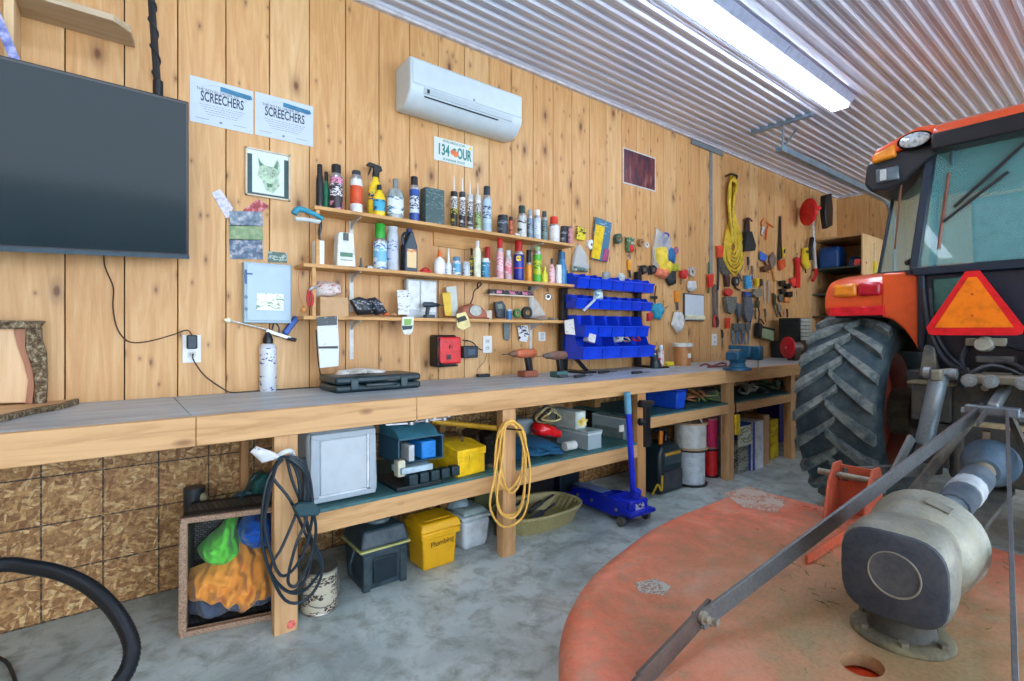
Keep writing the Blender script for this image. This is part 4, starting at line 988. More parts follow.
tool('screwdriver', 'yellow handled screwdriver hanging above the top blue bins', 'screwdriver', -.02, [('handle','t',[(629,260),(629.3,266),(629.5,270)], P((232,160,40), .4), .02), ('shaft','t',[(629.5,270),(630.5,278)], DK, .01), ('loop','t',[(628,256),(630,254.5),(630,259)], GRY, .006)])
for i, (a, lab) in enumerate(((639, 'black spring clamp, left of two above the blue bins'), (648, 'black spring clamp, right of two above the blue bins'))):
    tool('spring_clamp', lab, 'clamp', -.02, [('jaw','p',[(a,266),(a+4,265),(a+7,268),(a+6,273),(a+2,275)], K, .025), ('handle','t',[(a+1,275),(a+.5,270),(a+2,266)], DK, .009), ('pad','p',[(a+2.5,268),(a+5,268),(a+5,272),(a+2.5,272)], GRY, .028)])
tool('work_gloves_bag', 'clear bag with yellow gloves and blue cloth hanging mid-wall', 'bag', -.02,
  [('bag','s',[(656,228),(670,238),(672,262),(668,278),(653,272),(652,250)], glassy((215,225,228), .35), .03),
   ('yellow_glove','s',[(653,248.5),(662,246.5),(665,254),(664,262),(671,266),(668,274),(660,274),(655,262)], P((240,210,70), .6), .06),
   ('blue_cloth','s',[(665,250),(670,248),(673,256),(672,264),(665,262)], P((30,110,170), .6), .055),
   ('blue_string','t',[(660,236),(668,240),(662,244),(669,236),(665,233),(660,240)], BLU, .008),
   ('pink_glove','s',[(655,268),(662,268),(667,274),(663,279),(655,275)], P((236,130,96), .6), .05)])
roll(675.5, 250.5, .001, .036, .024, .014, 'pink rimmed round disc pack hung right of the yellow gloves', P((196,80,120), .4), core=P((150,150,160), .4))
tool('glove', 'lime green glove with black cuff below the pink disc', 'glove', -.02, [('palm','s',[(671,264),(677,264.5),(677.5,271),(672,271.5)], P((180,190,50), .6), .03), ('black_cuff','s',[(668,271),(675,271),(674.5,284),(669,286),(665.5,279)], P((40,46,46), .6), .035)])
tool('cable_ties', 'red ball-shaped cap with short stem hanging mid-wall', 'tool', -.02, [('cap','s',[(679,271),(684,269.5),(686,275),(683,279),(679.5,278)], RED, .05), ('stem','t',[(682,278),(681,284)], P((180,140,110), .6), .008)])
roll(690, 272, .001, .05, .018, .03, 'silver grey disc roll hung above the white bag', P((190,192,194), .35, var=.4, sc=50))
tool('plastic_bag', 'small white bag hanging beneath the silver disc roll', 'bag', -.02, [('bag','s',[(688,281),(694,281),(695.5,289),(690,292),(686.5,288)], P((214,216,216), .5), .035)])
tool('screwdriver', 'orange bulb handled scraper hanging left of the whiteboard', 'scraper', -.02, [('handle','t',[(676.5,291),(676.8,296),(677,302)], P((236,150,40), .4), .026), ('blade','t',[(677,302),(677.5,310)], GRY, .012)])
tool('dust_mask', 'white pouch hanging beneath the orange scraper', 'pouch', -.02, [('pouch','s',[(674,312),(680,312),(682.5,320),(681.5,330),(676,333),(671,325)], P((214,216,214), .5), .045)])
tool('allen_keys', 'pale blue folding tool hanging right of the blue bins', 'tool', -.02, [('body','s',[(653,304),(659,303),(663,311),(659,320),(653,318),(651,310)], P((40,150,180), .4), .04), ('hook','t',[(655,304),(655,294),(656,286)], DK, .006), ('clip','p',[(650,296),(656,296),(656,299),(650,299)], DK, .02)])
tool('wire_hook', 'thin twisted dark wire on a nail left of whiteboard', 'wire', -.01, [('wire','t',[(664,301),(663,307),(666,308),(668,306)], GRY, .004)])
# whiteboard
x0, x1 = XX(684.5,-.02), XX(704.5,-.02); z1 = ZZ(684.5,293,-.02); z0 = ZZ(684.5,321,-.02)
t_ = thing('whiteboard', 'small white dry-erase board hanging on the plank wall', 'whiteboard', ((x0+x1)/2, 0, z0))
MB().box(x0, x1, -.018, .001, z0, z1).build('frame', [P((70,74,78), .4)], t_, bevel=.003)
MB().box(x0+.012, x1-.012, -.02, -.016, z0+.012, z1-.012).build('board', [P((206,222,236), .25, var=.03)], t_)
MB().box(x0+.01, x1-.01, -.035, -.018, z0+.02, z0+.06).build('tray', [P((226,230,200), .5)], t_, bevel=.003)
# T-square
x = XX(711.5,-.01); zt = ZZ(711.5,152,-.01); zb = ZZ(711.5,283,-.01)
t_ = thing('drywall_square', 'tall grey aluminium drywall T-square hanging on the wall', 'T-square', (x, 0, zb))
MB().box(x-.025, x+.025, -.008, .001, zb, zt).build('blade', [P((150,158,166), .35, .4)], t_, bevel=.001)
MB().box(XX(691,-.01), XX(722.5,-.01), -.022, -.008, zt+.0, zt+.045).build('head', [P((140,156,168), .35, .4)], t_, bevel=.002)
# yellow extension cord coil
t_ = thing('yellow_cord_coil', 'large yellow extension cord coil hanging on wall right of T-square', 'extension cord', W(733,280,-.04))
yc = P((222,190,50), .45, var=.2)
rr_ = random.Random(5)
for k in range(7):
    s_ = 1-.125*k
    pts = []
    for px, py in ((731,176),(728,196),(730,216),(725,236),(723,256),(729,270),(736,274),(742,264),(743,246),(738,228),(733,210),(734,192),(737,180)):
        cx_, cy_ = (733, 246) if py > 215 else (733, 200)
        f_ = s_ if py > 215 else .6+.05*k
        pts.append(W(cx_+(px-cx_)*f_+rr_.uniform(-.5,.5), (cy_+(py-cy_)*f_ if py > 215 else py+k*.8), -.018-.008*k))
    MB().tube(pts, .0115, 7, closed=True, sm=4).build('cord_loop', [yc], t_)
MB().tube([W(726,176,-.05), W(731,174,-.06), W(737,176,-.05), W(735,180,-.03)], .012).build('cord_tie', [P((60,50,30), .5)], t_)
MB().cyl((XX(732,0), .001, ZZ(732,178)), (XX(732,-.08), -.085, ZZ(732,177,-.08)), .005).build('hook', [metal((90,80,76))], t_)
tool('tool_holster', 'black leather tool holster hanging right of the yellow cord', 'holster', -.02, [('pouch','p',[(743,232),(748,232),(752,246),(751,251),(741,252)], P((24,38,44), .55), .05), ('strap','p',[(745,218),(748,219),(748.5,233),(744,233)], K, .02), ('holder','t',[(744,220),(748,218),(752,221)], P((110,60,60), .5), .01)])
tool('pry_bar', 'red topped long bar hanging beside the round grey blade', 'bar', -.015, [('grip','p',[(716,246),(722.5,246),(722,249.5),(720.5,258),(716.5,258)], P((226,70,44), .4), .02), ('shaft','t',[(718.2,257),(718.4,275),(717.8,290)], K, .012)])
tool('saw_blade', 'large round grey circular saw blade hung on the wall', 'saw blade', -.012, [('disc','p',[(726+6.3*math.cos(R(a)), 265+12*math.sin(R(a))) for a in range(0,360,15)], P((96,104,112), .4, .6, var=.5, sc=30), .004), ('hub','p',[(726+1.3*math.cos(R(a)), 265+2.6*math.sin(R(a))) for a in range(0,360,30)], P((60,64,70), .4), .006), ('holder','p',[(723.5,276),(728,276),(727.5,287),(724.5,287)], P((70,40,40), .5), .03)])
tool('bent_hook', 'grey green curved metal hook on nail right of round blade', 'hook', -.012, [('rod','t',[(737,257),(739,259),(741,254),(742,262),(741.5,268),(738,272)], P((90,104,100), .5, .3), .012)])
roll(733.5, 281.5, .001, .055, .02, .04, 'black and white grinding disc pack below the yellow cord', P((36,42,48), .5), core=P((206,214,216), .4), cat='disc')
tool('packet', 'bright blue packet hanging beside grinding disc pack', 'packet', -.02, [('card','p',[(744,275.5),(749.5,276),(750,288),(744.5,289)], PR((40,150,210),(230,235,240),30,.4), .03)])
tool('feeler_tool', 'black handled multi tool between grinding disc and blue packet', 'tool', -.015, [('blade','t',[(736,271),(739,275),(742,281)], GRY, .008), ('handle','t',[(735,287),(738,289.5),(740,290)], K, .01)])
tool('screwdriver', 'red handled chisel hanging at left of the T-square', 'chisel', -.02, [('handle','p',[(706.5,275),(711.5,274),(711,286),(707.5,288)], P((222,50,40), .4), .03), ('blade','t',[(709,262),(709,274)], GRN, .01), ('tip','t',[(709,288),(708.5,293)], P((90,100,50), .5), .012)])
tool('brush', 'wire brush with round red cap hanging under grey saw blade', 'brush', -.02, [('cap','p',[(727+3.8*math.cos(R(a)), 292.5+3.8*math.sin(R(a))) for a in range(0,360,30)], P((206,50,50), .4), .03), ('bristle_pad','p',[(722.5,297),(733.5,297),(733,309),(729,314),(725,312)], P((120,126,120), .7, .3, var=.5, sc=70), .04)])
for i, (a, yy) in enumerate(((713.2, 284), (716.8, 285))):
    tool('hacksaw_blade', 'narrow grey saw blade below the T-square, %s of the pair' % ('left' if i == 0 else 'right'), 'saw blade', -.012, [('blade','p',[(a-1,yy),(a+1.2,yy),(a+1.4,yy+42),(a-.6,yy+43)], P((104,110,116), .4, .6), .004)])
tool('pliers', 'red gripped pliers hanging beneath the saw blades', 'pliers', -.02, [('jaw','t',[(716,310),(716,316)], GRY, .011), ('handle','t',[(715.5,315),(713.8,321),(714.5,327)], RED, .01), ('handle','t',[(716.5,315),(718.5,321),(717.8,327)], P((130,60,60), .4), .01)])
tool('snips', 'slate blue handled snips hanging left of mesh pad', 'snips', -.02, [('blade','p',[(735,303),(740,304),(740,312),(738,321),(735.5,314)], P((70,84,96), .45), .025), ('handle','t',[(737.5,318),(738,326)], DK, .01)])
tool('sanding_pad', 'long blue-grey mesh sanding pad hanging in the tool cluster', 'pad', -.02, [('pad','p',[(743,296),(748.5,296),(750.5,306),(749,320),(745,322.5),(742,314)], P((96,106,118), .7, var=.55, sc=80), .035), ('knob','s',[(742,291.5),(748,292),(748,298),(743,297)], P((40,70,130), .4), .045)])
tool('screwdriver', 'short plain red screwdriver handle low on the tool wall', 'screwdriver', -.02, [('handle','p',[(725.4,318),(728.2,318),(728,328.5),(725.2,328.5)], P((220,60,36), .4), .025)])
for i, (dx, c, lab) in enumerate(((0, (90,126,156), 'blue handled pliers above the vise, leftmost of three'), (6, (70,104,140), 'blue handled pliers above the vise, middle of three'), (12, (110,126,140), 'grey blue pliers above the vise, rightmost of three'))):
    a = 732.5+dx
    tool('pliers', lab, 'pliers', -.02-.004*i, [('jaw','p',[(a,323.5),(a+4,323),(a+4.5,329),(a+2,332),(a-.5,329)], P((100,116,124), .4, .5), .022), ('handle','t',[(a+1,330),(a-.6,337),(a+.8,344)], P(c, .4), .011), ('handle','t',[(a+2.6,330),(a+4.2,337),(a+3,344)], P(c, .4), .011)])
tool('square_ruler', 'thin dark try square hanging beside the pliers group', 'square', -.012, [('blade','p',[(752.5,310),(754,310),(748.6,333),(747.2,332)], P((70,90,104), .4, .5), .004)])
tool('tool_pouch', 'olive and white fabric tool pouch hanging above the vise', 'pouch', -.02, [('pouch','p',[(755.5,326),(769.3,329.5),(768.5,341),(755,336.5)], P((150,170,130), .6), .06), ('edge','p',[(754.5,323),(757,324),(756.5,338),(753.8,336)], DK, .065), ('strap','t',[(757,326),(760,319),(764,324)], P((50,60,54), .5), .008), ('rim','p',[(755.8,325.5),(769.5,329),(769.4,331),(755.7,327.5)], K, .064)])
tool('wire_cutter', 'dark olive cutter hanging above the fabric pouch', 'cutters', -.02, [('jaw','p',[(755.5,300),(758.5,301),(758,308),(755.5,308)], P((70,74,54), .5), .02), ('handle','t',[(756,307),(755,314),(756,319)], P((86,90,60), .5), .009), ('handle','t',[(758,307),(759.4,313),(758.5,319)], P((60,64,50), .5), .009)])
tool('orange_string', 'tangled orange and white string hung at upper tool wall', 'string', -.015, [('coil','t',[(764,219),(761,224),(765,228),(762,235),(767,230),(766,240),(768,226),(773,227),(766,222)], ORG, .008), ('paper_tag','p',[(762,226),(765,227),(763.5,236),(761,234)], P((190,196,196), .5), .006)])
tool('hand_saw', 'long dark bladed hand saw with orange handle hanging upright', 'saw', -.015, [('blade','p',[(779.5,216),(781,217),(781.8,258),(777.8,261)], P((50,48,50), .4, .5), .004), ('handle','p',[(777.8,261),(783,259),(783.5,267),(778.5,271)], P((224,90,40), .4), .03)])
tool('utility_knife', 'yellow and black utility knife beside the hand saw blade', 'knife', -.018, [('body','p',[(781.5,248),(784,247),(784,255),(782,257.5)], YW, .02), ('grip','p',[(782,249.5),(783.7,249),(783.7,253),(782,254)], K, .0225)])
tool('trowel', 'blue diamond bladed trowel hanging on tool wall', 'trowel', -.02, [('blade','p',[(760,251),(767,256),(765,262.5),(759,259)], P((50,110,200), .4), .01), ('handle','t',[(764,261),(766,265),(768,268)], P((110,60,40), .5), .012)])
tool('leaf_trowel', 'grey leaf bladed trowel with tan wooden handle', 'trowel', -.02, [('blade','p',[(772.5,252),(776,258),(775,265),(771.5,268.5),(769,262),(769.5,256)], P((140,124,116), .45, .4), .008), ('handle','t',[(772,268),(774,275),(775,281)], P((222,160,80), .5), .016)])
tool('mallet', 'small dark brown mallet hanging below the blue trowel', 'mallet', -.02, [('head','p',[(761,267),(767,265.5),(768.5,269),(763,272.5),(760.5,270)], P((90,50,30), .5), .04), ('shaft','t',[(766,268),(769,273)], BR, .008)])
tool('gloves', 'yellow and black gloves hanging right of the blue packet', 'gloves', -.02, [('glove','p',[(754,279),(757,278),(757,286),(754.5,287)], YW, .03), ('black_cuff','p',[(757,279),(759.8,279),(760,286),(757.4,286.5)], K, .034)])
tool('steel_brush', 'grey mesh scrub pad hanging below yellow and black gloves', 'pad', -.02, [('pad','p',[(753,289),(760,289),(760,296),(755,298),(752,295)], P((140,138,120), .7, var=.5, sc=80), .025)])
for i, (a, c) in enumerate(((763.5, 'left'), (767.5, 'right'))):
    tool('metal_ruler', 'thin pale steel ruler hanging in the tool wall, %s of two' % c, 'ruler', -.01, [('blade','p',[(a,281),(a+1.6,281),(a+1.8,302),(a+.2,303)], P((196,196,188), .35, .5), .003)])
tool('snips', 'narrow black and olive tin snips hanging vertically', 'snips', -.018, [('blade','p',[(772.5,293),(775,295),(775,305),(773,306)], P((60,64,50), .5), .016), ('handle','t',[(774,305),(775.5,312),(777,317)], P((90,90,70), .5), .009)])
tool('snips', 'silver bladed shears hanging right of the olive snips', 'shears', -.018, [('blade','p',[(777,303),(780,305),(780.5,312),(778,312)], SIL, .014), ('handle','t',[(779,311),(781,317)], DK, .01)])
for i, (a, b, lab) in enumerate(((778, 281, 'black bar clamp, upper left of clamp cluster'), (783, 284, 'black bar clamp, upper right of clamp cluster'), (778.5, 289, 'black quick clamp in middle of clamp cluster'), (785, 292, 'black quick clamp pointing right in clamp cluster'))):
    tool('bar_clamp', lab, 'clamp', -.02-.004*(i%2), [('jaw','p',[(a,b),(a+4.5,b-.6),(a+4.5,b+5),(a+1,b+5.6)], K, .04), ('bar','t',[(a+2,b+2),(a+5,b+2.5),(a+7.5,b+2)], DK, .008)])
tool('putty_knife', 'orange handled putty knife beneath the clamp cluster', 'putty knife', -.02, [('handle','s',[(784,297),(788,297),(788,303),(784.5,303)], P((230,140,60), .5), .03), ('blade','p',[(778.5,295),(782.5,295),(782.5,302),(779,302)], GRY, .012)])
t_ = tool('caulking_gun', 'bright red caulking gun hanging on tool wall', 'caulking gun', -.02, [('barrel','p',[(795,257.5),(798.3,258),(798,288),(794.5,288)], P((214,40,36), .35), .03), ('frame','p',[(789.5,279),(794.6,277),(794.6,286),(790.5,286)], P((236,70,60), .35), .02), ('plunger','t',[(797,253),(797,258)], GRY, .008), ('handle','t',[(793,259),(796,262),(799,259)], P((200,40,40), .4), .009)])
tool('yellow_clamp', 'yellow spring clamp with round holes hanging beside caulking gun', 'clamp', -.02, [('body','p',[(802,248.5),(808.5,247.5),(809,256),(807,262),(809,266),(805,270),(801,263),(801.5,256)], YW, .025), ('hole','p',[(804,250.5),(806.7,250.5),(806.7,253.5),(804,253.5)], P((90,80,30), .5), .0262), ('tip','t',[(805,269),(806,273)], DK, .009)])
for a, b, c, lab in ((748, 257, (60,64,70), 'small dark hook tool left of the grey-blue packets'), (752, 266, (150,120,90), 'small tan brush hanging below black holster'), (757, 294, (50,54,56), 'thin black pick hanging under the yellow gloves'), (787, 309, (70,70,66), 'short dark nail set at lower right of tool wall'), (722, 330, (40,44,46), 'black hex key left of red screwdriver handle'), (765, 309, (120,110,90), 'short brass punch above the fabric pouch')):
    tool('hand_tool', lab, 'tool', -.015, [('handle','t',[(a,b),(a+.6,b+4),(a+.4,b+8)], P(c, .5), .012), ('tip','t',[(a+.4,b+8),(a+.6,b+13)], GRY, .006)])
# long-handled wall sander with red discs
t_ = thing('pole_sander', 'red disc and black pad on a white pole at wall end', 'sander', W(814,281,-.05))
MB().tube([W(812.3,212,-.15), W(813.5,240,-.05), W(815.8,270,-.05)], .018, 10).build('pole', [P((214,214,210), .4)], t_)
c = W(808.5,212,-.17); ax_ = Vector((.79,-.61,0)); MB().prof(c-ax_*.03, c+ax_*.1, [(.05,0),(.165,.008),(.175,.03),(.165,.045),(.05,.055),(.04,.13)], 24).build('red_disc', [P((226,34,40), .35)], t_)
MB().prism(outl([(816,197),(822,195),(823.5,210),(823,227),(817.5,230),(815.5,215)], -.1), -.22, -.15).build('black_pad', [K], t_, bevel=.01)
MB().cyl(W(811,210,-.17), W(819,208,-.18), .03).build('red_joint', [P((222,40,44), .4)], t_)
MB().tube([W(812,238,-.06), W(810.5,248,-.06), W(811,260,-.06)], .03, 8).build('grip', [K], t_)
MB().tube([W(815.8,269,-.05), W(815.5,275,-.06), W(812.5,280.5,-.07)], .022, 8).build('red_hook', [P((210,36,40), .4)], t_)
# ================================================================ BLUE PARTS BINS ON A BLACK RACK
bb = P((20,66,214), .25, var=.1)
x0, x1 = XX(563.5,-.1), XX(656,-.1)
t_ = thing('bin_rack', 'black steel bench rack carrying rows of blue parts bins', 'rack', ((x0+x1)/2, -.1, BZ))
zt = ZZ(563,284,-.08)
for px in (564, 638.5):
    x = XX(px,-.06)
    MB().box(x-.028, x+.028, -.075, -.03, BZ+.004, ZZ(px, 283, -.06)+.1).build('post', [K], t_, bevel=.003)
    MB().bar((x, -.07, BZ+.2), (x+.03, -.27, BZ+.02), .03, .02).build('brace', [K], t_)
    MB().box(x-.03, x+.1, -.31, -.03, BZ+.001, BZ+.014).build('foot', [K], t_, bevel=.003)
def bin_(x0, x1, yb, dep, z0, h, first={}):
    key = (round(x1-x0, 3), dep, round(h, 3))
    if key in first: return first[key], True
    ho = h*(.68 if dep < .14 else .5); th = .004
    r = thing('parts_bin', 'x', 'bin', ((x0+x1)/2, yb, z0), 'blue bins on the rack')
    m = MB(); sd = [(yb, z0), (yb-dep, z0), (yb-dep-.012, z0+ho), (yb-dep*.72, z0+ho*1.12), (yb-dep*.55, z0+h), (yb, z0+h)]
    m.prism(sd, x0, x0+th, ax='x').prism(sd, x1-th, x1, ax='x')
    m.box(x0, x1, yb-dep, yb, z0, z0+th).box(x0, x1, yb-th, yb, z0, z0+h)
    m.add([(x0,yb-dep,z0),(x1,yb-dep,z0),(x1,yb-dep-.012,z0+ho),(x0,yb-dep-.012,z0+ho),(x0,yb-dep+th,z0),(x1,yb-dep+th,z0),(x1,yb-dep-.012+th,z0+ho),(x0,yb-dep-.012+th,z0+ho)],
          [(0,1,2,3),(5,4,7,6),(3,2,6,7),(0,4,5,1),(0,3,7,4),(1,5,6,2)])
    m.build('bin_body', [bb], r)
    MB().box(x0-.002, x1+.002, yb-dep-.02, yb-dep-.008, z0+ho-.012, z0+ho+.002).build('front_lip', [bb], r, bevel=.002)
    first[key] = r; return r, False
rows = ((ZZ(600,289,-.2), .115, 568, 655, 7, .115, 'top'), (ZZ(600,309,-.2), .11, 567, 653, 7, .11, 'second'), (ZZ(600,337,-.26), .17, 569, 650, 5, .18, 'third'), (ZZ(600,359,-.28), .185, 566, 656, 4, .19, 'bottom'))
ords = ['first', 'second', 'third', 'fourth', 'fifth', 'sixth', 'seventh']
for z0, h, pa, pb, n, dep, rw in rows:
    xa, xb = XX(pa,-.1), XX(pb,-.1-dep); w_ = (xb-xa)/n
    MB().box(xa-.03, xb, -.08, -.072, z0+h*.45, z0+h*.75).build('rail', [K], t_)
    for k in range(n):
        r, ex = bin_(xa, xa+w_-.004, -.082, dep, z0, h)
        lab = '%s blue bin from the left in the %s row of the rack' % (ords[k].capitalize(), rw)
        if ex: r = dup(r, (xa+w_*k+(w_-.004)/2, -.082, z0), lab)
        r['label'] = lab
# contents of bins
def clutter(x, y, z, kind, col, label, s=1.0, cat='item', name='bin_item'):
    if kind == 'packet':
        m = MB().pillow([(x-.035*s,z),(x+.03*s,z+.005),(x+.035*s,z+.05*s),(x+.01*s,z+.07*s),(x-.03*s,z+.06*s)], y, .03*s, seed=int(x*97)%50, wr=.5); o = m.build(name, [col])
    elif kind == 'coil':
        o = MB().tube([(x+.03*s*math.cos(a), y+.02*s*math.sin(a), z+.02*s+.02*s*math.sin(a*.7)) for a in [q*.8 for q in range(16)]], .006*s, 6).build(name, [col])
    elif kind == 'box':
        o = MB().box(x-.03*s, x+.03*s, y-.02*s, y+.02*s, z, z+.05*s, M=Matrix.Translation((x,y,z)) @ Matrix.Rotation(.25, 4, 'Y') @ Matrix.Translation((-x,-y,-z))).build(name, [col], bevel=.003)
    elif kind == 'rod':
        o = MB().cyl((x-.04*s, y, z), (x+.04*s, y-.02*s, z+.07*s), .008*s).build(name, [col])
    return tag(o, label, cat)
zb = rows[3][0]; zc_ = rows[2][0]; zd = rows[1][0]
for px, yv, zv, kd, c, lab, s_, cat, nm in ((589,-.24,zb+.13,'box',P((214,218,220), .5),'white folded leaflet sticking out of a bottom row bin',1.3,'leaflet','leaflet'),
     (617,-.2,zb+.12,'packet',PR((200,206,206),(60,90,120),40,.5),'clear packet in third bin of the bottom row',1.3,'packet','bin_packet'),
     (636,-.2,zb+.135,'coil',P((214,60,44), .45),'red cord coil on the bottom row of blue bins',1.4,'cord','cord_coil'),
     (626,-.22,zb+.13,'coil',P((190,170,150), .5),'pale cord coil on the bottom row of blue bins',1.2,'cord','cord_coil'),
     (597,-.15,zd+.075,'packet',PR((200,220,222),(90,150,170),40,.5),'pale packet on the second row of blue bins',1.3,'packet','bin_packet'),
     (588,-.21,zd-.02,'rod',P((190,204,214), .4),'white plastic strip over the second bin row',1.3,'strip','plastic_strip'),
     (605,-.13,rows[0][0]+.08,'packet',P((150,160,160), .4),'grey packet lying in top row of blue bins',1.1,'packet','bin_packet'),
     (620,-.12,rows[0][0]+.08,'packet',PR((190,200,200),(60,90,100),40,.4),'clear packet lying in top row of blue bins',1.1,'packet','bin_packet'),
     (649,-.25,zc_+.13,'packet',P((190,40,50), .45),'red packet at the right end of third bin row',1.1,'packet','bin_packet')):
    clutter(XX(px,yv), yv, zv, kd, c, lab, s_, cat, nm)
hang_card([(563.8,320.5),(573,319),(574.5,335),(565,334)], -.2, PR((214,214,206),(190,60,60),26,.4), 'red and white label card clipped on left post of bin rack', name='label_card')
# ================================================================ ON THE BENCH TOP
def OB(px0, px1, y0, y1):     # x-range of a box whose front is y0 (nearer) and back y1
    return XX(px0, y1), XX(px1, y0)
# black tool case
p0 = G(334, 393.5, BZ); p1 = G(423.5, 388, BZ)
yv = (p0.y+p1.y)/2; x0, x1 = p0.x-.0, p1.x; h = .082
t_ = thing('tool_case', 'black plastic drill case lying flat on the bench', 'tool case', ((x0+x1)/2, yv+.13, BZ))
cs = P((24,48,54), .35)
y0, y1 = yv, yv+.27
MB().box(x0, x1, y0, y1, BZ+.001, BZ+h*.48).build('base', [cs], t_, bevel=.014, seg=3)
lid_ = MB().box(x0, x1, y0, y1, BZ+h*.52, BZ+h).build('lid', [cs], t_, bevel=.014, seg=3)
for q in (.2, .78):
    x = x0+(x1-x0)*q; MB().box(x-.02, x+.02, y0-.008, y0+.004, BZ+h*.2, BZ+h*.82).build('latch', [P((34,66,72), .35)], lid_, bevel=.003)
MB().tube([(x0+.16, y0+.004, BZ+h*.45), (x0+.165, y0-.03, BZ+h*.45), (x1-.17, y0-.03, BZ+h*.45), (x1-.165, y0+.004, BZ+h*.45)], .009, 8).build('handle', [cs], t_)
MB().box(x1-.2, x1-.15, y0-.003, y0+.004, BZ+h*.6, BZ+h*.8).build('badge', [K], lid_)
p = Vector(((x0+x1)/2-.03, y1-.06, BZ+h))
tag(MB().pillow([(p.x-.14,p.z),(p.x+.12,p.z),(p.x+.13,p.z+.012),(p.x-.0,p.z+.03),(p.x-.12,p.z+.02)], p.y, .1, seed=3, wr=.5).build('crumpled_paper', [P((222,222,216), .6)]), 'crumpled white paper lying on the black tool case', 'paper')
# foam can with dispensing gun
p = G(268, 391, BZ); p.z = BZ; r = rad(261,277,p.y)*.95; hh = ZZ(268,343,p.y)-BZ
t_ = thing('foam_can', 'white foam can with blue foam gun screwed on top', 'foam can', p)
MB().lathe([(r*.96,0),(r,.005),(r,hh*.9),(r*.85,hh*.97),(r*.45,hh)], p, 22, [0,1,0,0]).build('can', [P((206,214,220), .35), PR((214,222,228),(40,70,140),36,.42)], t_)
MB().lathe([(r*.6,hh*.96),(r*.62,hh+.02),(r*.35,hh+.05),(r*.2,hh+.06)], p, 14).build('collar', [K], t_)
q = p+Vector((0,0,hh+.07))
MB().cyl(q, W(230,320.5,p.y), .0045).build('barrel', [metal((200,204,200), .3)], t_)
MB().prof(W(231,321,p.y), W(224,319.5,p.y), [(.005,0),(.013,.006),(.013,.02),(.006,.03)], 10).build('nozzle_tip', [P((232,236,206), .4)], t_)
MB().bar(q+Vector((-.01,0,-.004)), W(291,338.5,p.y), .016, .02).build('gun_body', [metal((170,176,180), .3)], t_, bevel=.003)
a, b = W(284.5,334,p.y), W(297,317,p.y)
MB().bar(a, b, .03, .034, up=(0,1,0)).build('blue_handle', [P((30,80,160), .4)], t_, bevel=.006)
MB().tube([W(272,330,p.y), W(274.5,322.5,p.y), W(279,328,p.y), W(277.5,336,p.y)], .004).build('trigger_guard', [K], t_)
MB().cyl(W(287,338,p.y), W(296,340,p.y), .01).build('trigger_knob', [K], t_)
# red wall charger / radio
p0 = W(436,367,-.09); p1 = W(461.5,336,-.12)
t_ = thing('jobsite_charger', 'red and black battery charger box mounted on the wall above bench', 'charger', ((p0.x+p1.x)/2, -.06, p0.z))
MB().box(p0.x+.01, p1.x, -.12, -.02, ZZ(450,364,-.12), ZZ(450,337,-.12)).build('red_body', [P((214,34,40), .35)], t_, bevel=.012, seg=3)
MB().box(p0.x, p1.x-.02, -.1, .001, ZZ(450,367,-.1), ZZ(450,335,-.1)).build('black_frame', [K], t_, bevel=.014, seg=3)
xm = p0.x+.09; zm = ZZ(450,350,-.12)
MB().prof((xm,-.119,zm+.02), (xm,-.126,zm+.02), [(.014,0),(.012,.007)], 14).build('dial', [P((150,20,26), .4)], t_)
MB().box(xm-.03, xm+.0, -.125, -.118, zm-.06, zm-.03).build('port', [P((60,40,44), .4)], t_)
MB().tube([(p0.x+.02,-.11,zm+.08), (p0.x-.005,-.12,zm), (p0.x+.02,-.115,zm-.085), (p1.x-.03,-.12,zm-.1)], .006).build('cable', [K], t_)
t_ = thing('battery_pack', 'small dark battery charger hanging between red charger and outlet', 'charger', W(472,359,-.06))
MB().box(XX(464,-.07), XX(478.5,-.07), -.07, .001, ZZ(471,358,-.07), ZZ(471,346,-.07)).build('body', [P((34,48,62), .4)], t_, bevel=.006)
MB().box(XX(468,-.073), XX(475,-.073), -.073, -.068, ZZ(471,355,-.07), ZZ(471,349,-.07)).build('badge', [P((70,90,110), .4)], t_)
MB().tube([W(463,340,-.03), W(472,342,-.03), W(478,348,-.04), W(482,350,-.03)], .004).build('lead', [K], t_)
p = G(483, 377, BZ+.0)
tag(MB().box(p.x-.045, p.x+.05, p.y-.02, p.y+.02, BZ+.001, BZ+.022).build('usb_hub', [P((34,50,48), .4)], bevel=.004), 'small black adapter block lying on the bench under the outlet', 'adapter')
cord('thin_cable', [W(487,353,-.012), W(484,362,-.03), W(477,370,-.06), G(480,376,BZ+.015)], .002, (120,90,60), 'thin brown cable from outlet down to the black adapter block', 'cable')
drill(G(523, 377, BZ)*1.0, 'orange and grey cordless drill standing on the bench below the shelves', P((196,104,66), .45), P((120,80,60), .5), P((150,84,60), .45), 1.2, 1)
drill(G(555, 377, BZ)*1.0, 'brown and grey impact drill standing beside the bin rack', P((120,84,70), .45), P((90,80,70), .5), P((70,110,110), .45), 1.1, 1)
p = G(500, 378, BZ)
